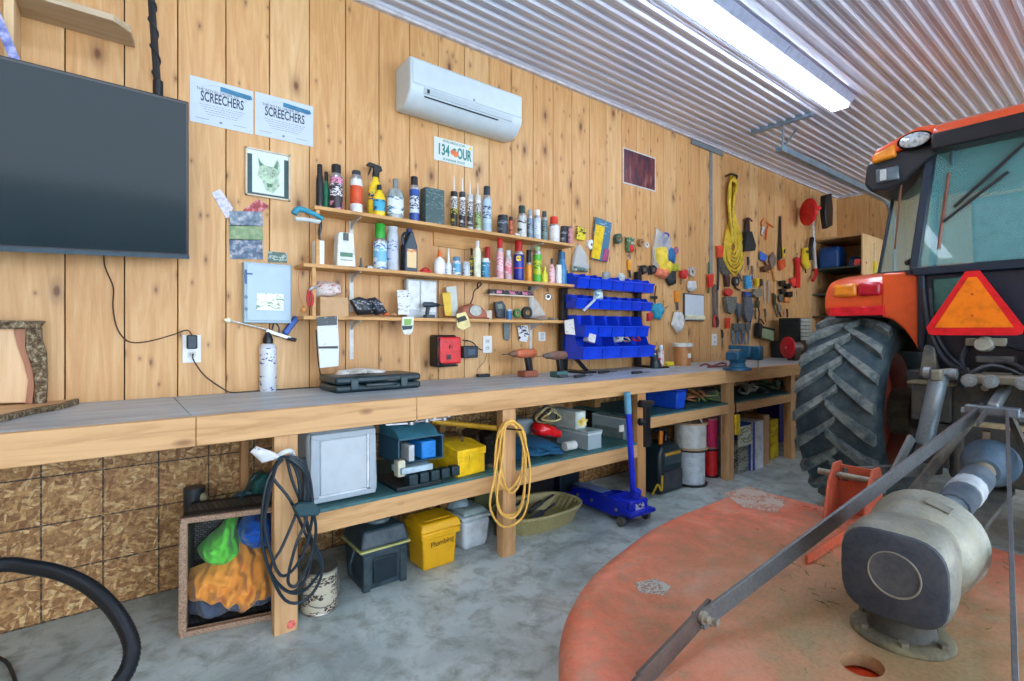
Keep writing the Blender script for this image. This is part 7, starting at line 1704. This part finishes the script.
# side skid stripe and worn stickers on the deck
def decal(px, label, c1, c2, sc=30):
    g = [G(a, b, .3015) for a, b in px]; return MB().prism([(p.x, p.y) for p in g], .2995, .3012, ax='z').build(label, [PR(c1, c2, sc, .5, .6)], t_)
decal([(724,493),(750,486),(788,501),(776,512),(742,507)], 'worn_sticker', (186,172,158), (176,120,98), 60)
decal([(634,583),(655,578),(671,586),(664,595),(640,592)], 'worn_sticker', (176,176,168), (150,120,100), 80)
# tail wheel bracket hint and underside blades are hidden; two skids keep the deck on the floor
for y_ in (-1.39, 2*CYM+1.39): MB().box(1.9, 3.03, y_-.012, y_+.012, 0, .09).build('skid_shoe', [dusty((150,80,60))], t_)
# dried grass on the deck
rr_ = random.Random(3)
cl_ = P((120,120,60), .9, var=.4, sc=50)
m = MB()
for k in range(200):
    if k < 90: px, py = rr_.uniform(835,900), rr_.uniform(505,530); 
    elif k < 170: px, py = rr_.gauss(850,40), rr_.gauss(560,30)
    else: px, py = rr_.uniform(800,1020), rr_.uniform(560,675)
    g = G(px, py, .303)
    if g.x > 2.98 or g.x < 1.0 or (g-gc).length < .2: continue
    a = rr_.uniform(0, 3.14); l = rr_.uniform(.006,.022)
    m.bar(g-Vector((math.cos(a)*l, math.sin(a)*l, 0)), g+Vector((math.cos(a)*l, math.sin(a)*l, .004)), .002, .0015)
o = m.build('grass_clippings', [cl_]); tag(o, 'dry grass clippings scattered on the mower deck', 'grass', kind='stuff')

# ================================================================ TRACTOR
tt = thing('tractor', 'orange tractor with glazed cab and big ribbed rear tyre', 'tractor', (4.6, CYM, 0))
TOr = P((238,92,40), .28, var=.05, coat=.4); TBk = P((30,34,40), .4); TBk2 = dusty((44,50,56), (110,104,90), .35, .5)
# ---- wheels
WR, WW, WX = .685, .50, 4.3
rub = NT('tyre_rubber'); v_ = rub.coord(); f_ = rub.noise(v_, 7, 6, .7); g_ = rub.noise(v_, 60, 3)
rub.base(rub.mix(rub.ramp(f_, [(.42,(0,0,0)),(.75,(.7,.7,.7))]), rgb((34,56,66)), rgb((100,116,116)))); rub.rough(.6); rub.bump(g_, .15, .004); rub = rub.m
lugm = dusty((66,86,92), (164,168,158), .7, .7, 0, 14)
def wheel(yc, side):
    # tyre
    c = Vector((WX, yc, WR)); w2 = WW/2; rc = WR-.045
    prof_ = [(.40,-w2*.62),(.44,-w2*.86),(.52,-w2*1.0),(.585,-w2*.98),(rc-.02,-w2*.9),(rc,-w2*.72),(rc+.008,0),(rc,w2*.72),(rc-.02,w2*.9),(.585,w2*.98),(.52,w2*1.0),(.44,w2*.86),(.40,w2*.62),(.40,-w2*.62)]
    m = MB(); M_ = Matrix.Translation(c) @ Matrix.Rotation(math.pi/2, 4, 'X')
    m.lathe(prof_[:-1]+[prof_[0]], n=64, M=M_)
    N = 21
    for s in (-1, 1):
        for k in range(N):
            a0 = 2*math.pi*(k+(0 if s < 0 else .5))/N
            sec = []
            S = 7
            for i in range(S+1):
                u_ = i/S; lat = s*(-.03+u_*(w2+.012)); 
                ang = a0+(.33*u_**.9); 
                ro = WR-.0-.02*max(0, u_-.8)*2; ri = rc-.03 if u_ < .85 else rc-.1*(u_-.85)*6-.03
                hw = (.027+.016*u_)/WR
                if u_ > .93: ro = WR-.02
                sec.append([(ri, ang-hw*1.25, lat), (ro, ang-hw*.8, lat), (ro, ang+hw*.8, lat), (ri, ang+hw*1.25, lat)])
            vs = [(c.x+r0*math.cos(t0), c.y+l0, c.z+r0*math.sin(t0)) for q in sec for r0, t0, l0 in q]
            fs = []
            for i in range(S):
                for j in range(4): fs.append((i*4+j, i*4+(j+1)%4, (i+1)*4+(j+1)%4, (i+1)*4+j))
            fs += [(3,2,1,0), (S*4, S*4+1, S*4+2, S*4+3)]
            m.add(vs, fs, 1)
    w = m.build('rear_tyre', [rub, lugm], tt, bevel=0, ang=50)
    rm = MB(); rm.lathe([(.405,-w2*.66),(.415,-w2*.55),(.37,-w2*.4),(.37,w2*.4),(.415,w2*.55),(.405,w2*.66),(.39,w2*.6),(.35,w2*.35),(.35,-w2*.35),(.39,-w2*.6),(.405,-w2*.66)], n=48, M=M_)
    rim_ = rm.build('wheel_rim', [dusty((170,90,70), (110,90,76), .5, .5)], tt)
    MB().lathe([(.0,-.02),(.12,-.02),(.3,.03),(.36,.05),(.36,.065),(.3,.045),(.12,0),(.0,0)], n=36, M=M_).build('wheel_disc', [P((190,70,40), .45)], rim_)
wheel(-1.62, 1); wheel(2*CYM+1.62, -1)
MB().cyl((WX,-1.8,WR), (WX,2*CYM+1.8,WR), .11).build('rear_axle', [dusty((60,50,46), (110,100,84), .5)], tt)
MB().cyl((WX,-1.78,WR), (WX,-1.9,WR), .16).build('axle_hub', [dusty((90,84,70))], tt)
# front wheels (hidden from the camera by the body but part of the tractor)
for y_ in (-1.75, 2*CYM+1.75):
    M_ = Matrix.Translation((6.3, y_, .48)) @ Matrix.Rotation(math.pi/2, 4, 'X')
    MB().lathe([(.26,-.1),(.33,-.15),(.43,-.15),(.48,-.12),(.48,.12),(.43,.15),(.33,.15),(.26,.1),(.26,-.1)], n=40, M=M_).build('front_tyre', [rub], tt)
    MB().lathe([(.0,-.02),(.26,-.06),(.27,.06),(.0,.02)], n=30, M=M_).build('front_wheel_disc', [P((190,70,40), .45)], tt)
MB().cyl((6.3,-1.8,.48), (6.3,2*CYM+1.8,.48), .06).build('front_axle', [TBk2], tt)
MB().box(5.5, 6.9, CYM-.3, CYM+.3, .75, 1.5).build('bonnet', [TOr], tt, bevel=.1, seg=4)
MB().box(4.0, 6.6, CYM-.2, CYM+.2, .45, .8).build('chassis', [TBk2], tt, bevel=.02)
# ---- fenders
def fender(s):
    Y = lambda y: y if s > 0 else 2*CYM-y
    a, b = Y(-1.40), Y(-1.98)
    # rounded cover: cross sections along the arch
    path = [(4.02,1.345,0),(3.985,1.40,0),(3.985,1.50,.02),(4.03,1.575,.06),(4.13,1.615,.1),(4.5,1.64,.1),(4.8,1.6,.08),(5.0,1.45,.04),(5.08,1.2,0)]
    rings = []
    for x, z, ins in path:
        o_ = Y(-1.455-ins*.25); rings.append([Vector((x,o_,z)), Vector((x+.0,Y(-1.51),z+ins*.2)), Vector((x-.01,Y(-1.7),z+ins*.3)), Vector((x-.01,b,z+ins*.3))])
    m = MB(); vs = [p for r_ in rings for p in r_]; fs = []
    for i in range(len(path)-1):
        for k in range(3): fs.append((i*4+k, i*4+k+1, (i+1)*4+k+1, (i+1)*4+k))
    m.add(vs, fs)
    o = fd_ = m.build('fender', [TOr], tt); sm_ = o.modifiers.new('Subdivision', 'SUBSURF'); sm_.levels = sm_.render_levels = 2
    so = o.modifiers.new('Solidify', 'SOLIDIFY'); so.thickness = .02; so.offset = -1
    # inner skirt that follows the wheel arch beside the cab
    arc = [(WX+(-.76)*math.cos(R(q)), WR+.76*math.sin(R(q))) for q in range(62, 30, -4)]
    poly = [(3.975,1.40),(3.975,1.63),(4.6,1.66)]+[(4.6,1.45)]+[(4.2,1.42)]+[(3.98,1.375)]
    MB().prism([(Y(-1.80),1.335),(Y(-1.86),1.315),(Y(-1.92),1.255),(Y(-1.96),1.19),(Y(-1.995),1.12),(Y(-1.995),1.62),(Y(-1.80),1.62)], 3.97, 4.6, ax='x').build('inner_fender', [TOr], tt, bevel=.015, seg=3)
    # tail lamp and reflector
    x = 3.955
    for nm, ya, yb, mt in (('indicator_lens', -1.52, -1.668, P((240,140,40), .2)), ('tail_lens', -1.67, -1.805, P((196,30,50), .2))):
        y0_, y1_ = Y(ya), Y(yb)
        MB().prism([(y0_,1.475),(y1_,1.475),(y1_,1.565),(y0_,1.565)], x-.02, x+.04, ax='x').build(nm, [mt], fd_, bevel=.025, seg=4)
    MB().box(x-.01, x+.04, Y(-1.50), Y(-1.82), 1.345, 1.405).build('reflector', [P((226,30,46), .2)], fd_, bevel=.004)
    MB().box(4.03, 4.9, Y(-1.5), Y(-1.98), 1.335, 1.36).build('fender_underside', [TBk], tt, bevel=.01)
fender(1); fender(-1)
# ---- cab
gl = NT('tinted_glass'); gl.b.inputs['Base Color'].default_value = rgb((120,196,200)); gl.rough(.02); gl.b.inputs['Alpha'].default_value = .3; gl.b.inputs['IOR'].default_value = 1.5; gl = gl.m
gl2 = NT('side_glass'); gl2.b.inputs['Base Color'].default_value = rgb((150,190,180)); gl2.rough(.02); gl2.b.inputs['Alpha'].default_value = .3; gl2 = gl2.m
mir = lambda p: Vector((p[0], 2*CYM-p[1], p[2]))
A0, A1 = Vector((3.95,-1.98,1.61)), Vector((4.03,-2.05,2.37))          # rear posts
B0, B1 = Vector((4.2,-1.72,1.63)), Vector((4.36,-1.79,2.37))           # corner posts
F0, F1 = Vector((5.35,-1.75,1.2)), Vector((5.2,-1.82,2.37))            # front posts
cf = P((22,40,58), .35)
for s in (0, 1):
    g = (lambda p: p) if s == 0 else mir
    for a, b, w_ in ((A0,A1,.05),(B0,B1,.022),(F0,F1,.05)): MB().bar(g(a), g(b), w_, w_, up=(1,0,0)).build('cab_post', [cf], tt, bevel=.008)
    MB().bar(g(A0), g(B0), .04, .03).build('cab_sill', [cf], tt); MB().bar(g(B0), g(F0), .04, .04).build('cab_sill', [cf], tt)
    def pane(nm, pts, mt, th=.006):
        n_ = (pts[1]-pts[0]).cross(pts[2]-pts[0]).normalized()*th
        return MB().add(pts+[p+n_ for p in pts], [(0,1,2,3),(7,6,5,4),(0,4,5,1),(1,5,6,2),(2,6,7,3),(3,7,4,0)]).build(nm, [mt], tt)
    pane('corner_window', [g(A0),g(B0),g(B1),g(A1)], gl2)
    pane('side_window', [g(B0),g(F0),g(F1),g(B1)], gl2)
    MB().cyl(g(A0.lerp(B0,.45)+Vector((-.012,.012,.16))), g(A0.lerp(B0,.3)+Vector((-.004,.006,.6))), .006).build('corner_rod', [P((130,80,60), .4)], tt)
    MB().box(*( (3.93,3.99) ), *sorted((g(Vector((0,-2.0,0))).y, g(Vector((0,-2.035,0))).y)), 1.12, 1.62).build('lower_post', [cf], tt, bevel=.008)
    MB().cyl(g(Vector((4.02,-1.93,1.68))), g(Vector((3.97,-1.96,1.68))), .02).build('window_latch', [TBk], tt)
RWIN = pane('rear_window', [A0+Vector((-.01,-.03,.03)), mir(A0)+Vector((-.01,.03,.03)), mir(A1)+Vector((-.01,.03,-.02)), A1+Vector((-.01,-.03,-.02))], gl)
MB().bar(A0+Vector((-.01,0,.0)), mir(A0)+Vector((-.01,0,.0)), .05, .05).build('rear_sill', [cf], tt, bevel=.006)
MB().bar(A1, mir(A1), .04, .04).build('rear_header', [cf], tt, bevel=.004)
fw = F0.copy(); 
pane('windscreen', [F0+Vector((0,0,.1)), mir(F0)+Vector((0,0,.1)), mir(F1), F1], gl2)
MB().bar(F0+Vector((0,0,0)), mir(F0), .06, .08).build('front_sill', [cf], tt)
# hinges, wiper, brown seal strips, handle on the rear window
for q in (.14, .86):
    p = A1.lerp(mir(A1), q)+Vector((-.03,0,-.03)); MB().bar(p+Vector((0,0,.02)), p+Vector((-.008,0,-.1)), .025, .012, up=(0,1,0)).build('hinge_arm', [P((60,90,110), .35)], RWIN, bevel=.004)
    MB().cyl(p+Vector((-.012,0,.025)), p+Vector((.02,0,.025)), .024).build('hinge_cap', [TBk], RWIN)
def onglass(y, z, off=-.03): t0 = (z-1.61)/.76; return Vector((3.95+.08*t0+off, y, z))
WIP = MB().bar(onglass(-2.17,1.98), onglass(-2.6,2.42), .012, .018).build('wiper_arm', [TBk], RWIN)
MB().bar(onglass(-2.12,1.90,-.026), onglass(-2.4,2.14,-.026), .008, .016).build('wiper_blade', [TBk], tt)
MB().bar(onglass(-2.10,1.74,-.022), onglass(-2.14,2.2,-.022), .01, .012).build('seal_strip', [P((130,70,50), .4)], RWIN)
MB().box(3.90, 3.945, -2.78, -2.64, 1.775, 1.80).build('window_handle', [P((40,70,90), .4)], RWIN, bevel=.006)
# roof
MB().prism([(3.90,2.37),(3.90,2.47),(3.96,2.50),(5.3,2.53),(5.5,2.46),(5.5,2.37)], -2.075, 2*CYM+2.075, ax='y').build('roof_panel', [TOr], tt, bevel=.03, seg=3)
MB().prism([(3.885,2.33),(3.885,2.43),(4.0,2.44),(5.45,2.42),(5.45,2.33)], -2.075, 2*CYM+2.075, ax='y').build('roof_underside', [P((26,26,32), .4)], tt, bevel=.012)
MB().box(4.25, 5.4, -1.74, 2*CYM+1.74, 2.35, 2.44).build('roof_side_trim', [TBk], tt, bevel=.03)
MB().prism([(4.2,2.44),(4.35,2.5),(5.3,2.5),(5.4,2.44)], -1.76, 2*CYM+1.76, ax='y').build('roof_cap', [TOr], tt, bevel=.02)
for s in (0, 1):
    g = (lambda y: y) if s == 0 else (lambda y: 2*CYM-y)
    def pb(nm, poly, x0, x1, mt, bv=.01): return MB().prism([(g(a), b) for a, b in poly], x0, x1, ax='x').build(nm, [mt], tt, bevel=bv, seg=3)
    pb('lamp_pod_cap', [(-1.74,2.365),(-1.78,2.43),(-2.0,2.51),(-2.09,2.50),(-2.1,2.40),(-1.9,2.395)], 3.94, 4.4, TOr, .012)
    pod = pb('lamp_pod', [(-1.70,2.22),(-1.715,2.36),(-1.9,2.40),(-2.09,2.42),(-2.09,2.33),(-2.03,2.30),(-1.93,2.2),(-1.84,2.16),(-1.74,2.165)], 3.97, 4.4, TBk, .02)
    pb('amber_lamp', [(-1.755,2.345),(-1.77,2.40),(-1.885,2.435),(-1.885,2.36)], 3.925, 3.98, P((244,150,40), .2), .012)
    c = Vector((3.93, g(-1.985), 2.43)); M_ = Matrix.Translation(c) @ Matrix.Rotation(-math.pi/2, 4, 'Y')
    MB().lathe([(.0,.02),(.04,.018),(.06,.008),(.066,-.01),(.066,-.03)], n=28, M=M_, sx=.72, sy=1.25).build('clear_lamp', [P((206,216,220), .12, .3, var=.4, sc=60)], pod)
    MB().lathe([(.072,.0),(.072,-.03),(.064,-.03),(.064,.0),(.072,0)], n=28, M=M_, sx=.74, sy=1.25).build('lamp_bezel', [TBk], pod)
    MB().box(3.945, 3.985, *sorted((g(-1.775), g(-1.90))), 2.21, 2.30).build('work_lamp', [P((96,110,118), .2, .3)], pod, bevel=.008)
    MB().box(3.94, 3.95, *sorted((g(-1.80), g(-1.835))), 2.22, 2.29).build('work_lamp_lens', [P((190,196,196), .15)], pod, bevel=.003)
# inside the cab
seat = P((150,166,168), .6)
MB().prism([(4.48,1.42),(4.95,1.42),(4.95,1.56),(4.55,1.55)], CYM-.25, CYM+.25, ax='y').build('seat_cushion', [seat], tt, bevel=.04, seg=3)
MB().prism([(4.4,1.5),(4.52,1.5),(4.42,2.08),(4.36,2.1),(4.3,2.06)], CYM-.24, CYM+.24, ax='y').build('seat_back', [seat], tt, bevel=.05, seg=4)
MB().box(4.35, 5.3, CYM-.65, CYM+.65, 1.1, 1.25).build('cab_floor', [TBk], tt)
MB().box(5.1, 5.35, CYM-.2, CYM+.2, 1.2, 1.72).build('dashboard', [TBk], tt, bevel=.03)
mm = MB(); cst = Vector((5.0, CYM, 1.82)); mm.tube([cst+Vector((.06*math.sin(R(q)), .19*math.cos(R(q)), .17*math.sin(R(q))*.6)) for q in range(0,360,30)], .013, 8, closed=True); mm.build('steering_wheel', [TBk], tt)
MB().cyl(cst, (5.2, CYM, 1.6), .02).build('steering_column', [TBk], tt)
MB().box(4.1, 5.2, CYM+.46, CYM+.64, 1.25, 1.6).build('side_console', [P((60,80,90), .5)], tt, bevel=.03)
MB().box(4.1, 5.2, CYM-.64, CYM-.46, 1.25, 1.6).build('side_console', [P((60,80,90), .5)], tt, bevel=.03)
# ---- rear body below the window
MB().box(3.96, 4.1, 2*CYM+2.03, -2.03, .98, 1.59).build('rear_panel', [P((28,34,50), .4)], tt, bevel=.01)
MB().prism([(-2.07,1.35),(-2.07,1.56),(-2.24,1.56),(-2.16,1.36)], 3.945, 3.962, ax='x').build('quarter_window', [P((56,110,104), .15)], tt, bevel=.01)
MB().box(3.9, 4.15, 2*CYM+1.95, -1.95, .88, 1.0).build('cross_member', [TBk2], tt, bevel=.01)
MB().box(3.75, 4.4, CYM-.24, CYM+.24, .40, 1.0).build('transmission_housing', [dusty((52,56,60), (120,112,92), .5)], tt, bevel=.03)
# slow moving vehicle triangle
SX = 3.77
def tri(pts): return [(Y_, Z_) for Y_, Z_ in pts]
def sm(px, py): p = E(px, py, SX); return (p.y, p.z)
outer = [sm(925.5,321), sm(928.5,331), sm(933,338), sm(1013,334), sm(1022.5,328), sm(1024,318.5), sm(984,274.5), sm(972,274), sm(961,276.5)]
yc_, base_z, apex_z = -2.285, 1.225, 1.575
q_ = .205
outer = [(yc_+q_,base_z+.035),(yc_+q_-.012,base_z+.0),(yc_+q_-.03,base_z-.008),(yc_-q_+.03,base_z-.008),(yc_-q_+.008,base_z),(yc_-q_-.0,base_z+.035),(yc_-.03,apex_z),(yc_+.03,apex_z)]
smv = thing('warning_triangle', 'orange slow-vehicle triangle with red border on the tractor rear', 'sign', (SX, yc_, base_z))
MB().prism(outer, SX-.004, SX+.002, ax='x').build('red_border', [P((226,20,36), .3)], smv)
MB().prism([(yc_+.165,base_z+.035),(yc_-.165,base_z+.035),(yc_-.018,apex_z-.035),(yc_+.018,apex_z-.035)], SX-.007, SX-.004, ax='x').build('orange_centre', [P((255,130,20), .3)], smv)
for z_ in (base_z+.1, apex_z-.13): MB().cyl((SX-.01,yc_,z_), (SX-.006,yc_,z_), .006).build('rivet', [P((190,80,30), .4)], smv)
MB().box(SX+.002, 3.97, yc_-.03, yc_+.03, base_z+.02, base_z+.06).build('mount_bracket', [TBk], smv)
# seven-pin socket, hydraulic couplers, boxes, cylinders, hoses
MB().box(3.9, 3.96, -2.40, -2.23, 1.155, 1.2).build('socket_bracket', [dusty((160,156,140))], tt, bevel=.004)
MB().prof((3.97,-2.31,1.165), (3.86,-2.31,1.165), [(.045,0),(.045,.06),(.035,.09),(.035,.11)], 16).build('trailer_socket', [dusty((186,184,170), (120,116,100), .4)], tt)
for i in range(4):
    z_ = .99+.045*i*1.0; y_ = -2.60-.03*(i%2)
    MB().prof((3.96,y_,z_), (3.70,y_+.03,z_-.01), [(.02,0),(.024,.05),(.018,.06),(.018,.14),(.024,.15),(.024,.22),(.012,.25)], 12).build('hydraulic_coupler', [dusty((170,166,146), (110,104,84), .5, .4, .4)], tt)
MB().box(3.72, 3.95, -2.2, -2.02, .72, .93).build('battery_box', [dusty((58,60,60), (110,104,90), .5)], tt, bevel=.006)
MB().box(3.73, 3.94, -2.19, -2.05, .46, .71).build('step_box', [dusty((50,52,54), (110,104,90), .5)], tt, bevel=.006)
MB().box(3.71, 3.96, -2.22, -2.0, .93, .945).box(3.78, 3.88, -2.14, -2.08, .945, .97).build('battery_lid', [dusty((130,120,90))], tt, bevel=.003)
MB().prism([(-2.03,.97),(-2.12,.97),(-2.10,1.14),(-2.06,1.16),(-2.05,1.14)], 3.84, 3.9, ax='x').build('rear_bracket', [dusty((70,74,78))], tt, bevel=.004)
cyl_m = dusty((120,138,150), (150,150,140), .4, .4, .3)
for s, nm in ((1, 'a'), (-1, 'b')):
    g = lambda y: CYM+s*y
    MB().cyl((3.56,g(.235),1.0), (3.5,g(.29),.62), .042).build('lift_cylinder', [cyl_m], tt)
    MB().cyl((3.5,g(.29),.64), (3.46,g(.32),.5), .024).build('lift_rod', [dusty((90,90,86))], tt)
    MB().bar((3.95,g(.2),1.0), (3.5,g(.24),1.0), .05, .06).build('lift_arm', [dusty((130,128,114))], tt, bevel=.01)
    MB().bar((3.9,g(.3),.42), (2.98,g(.5),.5), .025, .07, up=(0,0,1)).build('lower_link', [dusty((70,76,80), (150,140,110), .5)], tt, bevel=.006)
    MB().prof((3.55,g(.16),1.01), (3.55,g(.30),1.01), [(.03,0),(.03,.03),(.018,.03),(.018,.11),(.034,.11),(.034,.14)], 12).build('lift_pin', [dusty((150,160,166), (110,108,96), .4, .35, .5)], tt)
    MB().bar((3.3,g(.38),.46), (3.45,g(.33),.66), .02, .05).build('link_clevis', [dusty((130,140,146))], tt, bevel=.005)
MB().bar((3.95,CYM+.0,.98), (3.42,CYM,.86), .045, .05).build('top_link', [dusty((140,150,156), (150,146,130), .4, .4, .4)], tt, bevel=.01)
MB().box(3.56, 3.9, CYM-.1, CYM+.12, .965, 1.01).build('top_bracket', [dusty((132,124,104))], tt, bevel=.012)
for y_ in (CYM-.1, CYM+.02, CYM+.1): MB().prof((3.5,y_,.985), (3.44,y_,.985), [(.034,0),(.034,.02),(.018,.022),(.018,.06)], 10).build('bracket_nut', [dusty((150,164,172), (120,116,100), .4, .35, .5)], tt)
MB().box(3.55, 3.6, CYM-.3, CYM+.16, .74, .765).build('pto_shield', [dusty((190,170,130), (140,124,90), .5)], tt, bevel=.003)
MB().prism([(3.55,.4),(3.6,.4),(3.6,.75),(3.55,.75)], CYM+.14, CYM+.16, ax='y').build('pto_shield_side', [dusty((60,64,68))], tt)
MB().bar((3.9,CYM+.02,.36), (3.1,CYM+.02,.34), .08, .03, up=(0,0,1)).build('drawbar', [dusty((80,84,86))], tt, bevel=.004)
MB().bar((3.62,CYM+.06,.44), (3.58,CYM+.05,.72), .03, .03).build('stabilizer', [dusty((110,84,64))], tt)
for x_, y_, z_, w_, h_, c in ((3.86,-2.27,.9,.1,.09,(84,88,90)), (3.84,-2.56,.9,.08,.12,(130,124,108)), (3.8,-2.66,.84,.12,.07,(70,74,78)), (3.9,-2.36,1.08,.16,.04,(60,66,74)), (3.88,-2.72,1.1,.1,.1,(150,144,126))):
    MB().box(x_-.04, x_+.06, y_-w_/2, y_+w_/2, z_-h_/2, z_+h_/2).build('valve_block', [dusty(c, (140,132,110), .5, .5)], tt, bevel=.008)
for y_, z_ in ((-2.25,.94), (-2.52,.97), (-2.57,.88), (-2.7,.9), (-2.34,.93)):
    MB().prof((3.84,y_,z_), (3.72,y_,z_), [(.014,0),(.02,.01),(.02,.03),(.012,.035),(.012,.07),(.018,.075),(.018,.1)], 8).build('hose_fitting', [dusty((160,168,170), (120,116,100), .4, .35, .5)], tt)
for i, (y0_, y1_) in enumerate(((-2.25,-2.5), (-2.57,-2.3), (-2.7,-2.45))):
    MB().tube([(3.72,y0_,.93), (3.64,y0_-.01,.97), (3.66,(y0_+y1_)/2,1.06+.02*i), (3.74,y1_,1.0), (3.85,y1_,.96)], .011, 8).build('hydraulic_hose', [P((34,38,46), .45)], tt)
hs2 = P((36,40,48), .45)
for i, pts in enumerate(([(3.92,-2.03,1.5),(3.88,-2.06,1.3),(3.88,-2.1,1.15),(3.84,-2.16,1.06),(3.72,-2.24,1.02)], [(3.93,-2.06,1.5),(3.9,-2.08,1.28),(3.9,-2.14,1.12),(3.84,-2.22,1.04),(3.7,-2.28,1.0)],
                         [(3.94,-2.24,1.17),(3.88,-2.22,1.08),(3.84,-2.24,1.0)], [(3.94,-2.4,1.16),(3.86,-2.5,1.14),(3.86,-2.7,1.16)], [(3.7,CYM-.16,1.0),(3.62,CYM-.22,.86),(3.6,CYM-.34,.72),(3.5,CYM-.5,.6)])):
    MB().tube(pts, .013, 8).build('hydraulic_hose', [hs2 if i < 4 else P((150,110,90), .5)], tt)
MB().cyl((3.96,-2.05,1.3), (3.9,-2.06,1.31), .012).build('hose_clip', [P((190,190,180), .4)], tt)
EXPO = 0.6
# ================================================================ CAMERA, WORLD, VIEW
cam = bpy.data.cameras.new('camera'); co = bpy.data.objects.new('camera', cam); C.objects.link(co)
co.location = (0, -D, H); co.rotation_euler = (math.pi/2, 0, -YAW)
cam.sensor_width = 36; cam.lens = 36*FL/1024; cam.shift_y = (HX-340.5)/1024; cam.clip_start = .05
bpy.context.scene.camera = co
w = bpy.data.worlds.new('daylight'); bpy.context.scene.world = w; w.use_nodes = True
w.node_tree.nodes['Background'].inputs[0].default_value = rgb((222,236,252))
w.node_tree.nodes['Background'].inputs[1].default_value = 4.2
sc_ = bpy.context.scene
sc_.view_settings.view_transform = 'Standard'; sc_.view_settings.look = 'None'
sc_.view_settings.gamma = 1; sc_.view_settings.use_curve_mapping = False
sc_.view_settings.exposure = EXPO
sc_.cycles.use_denoising = True
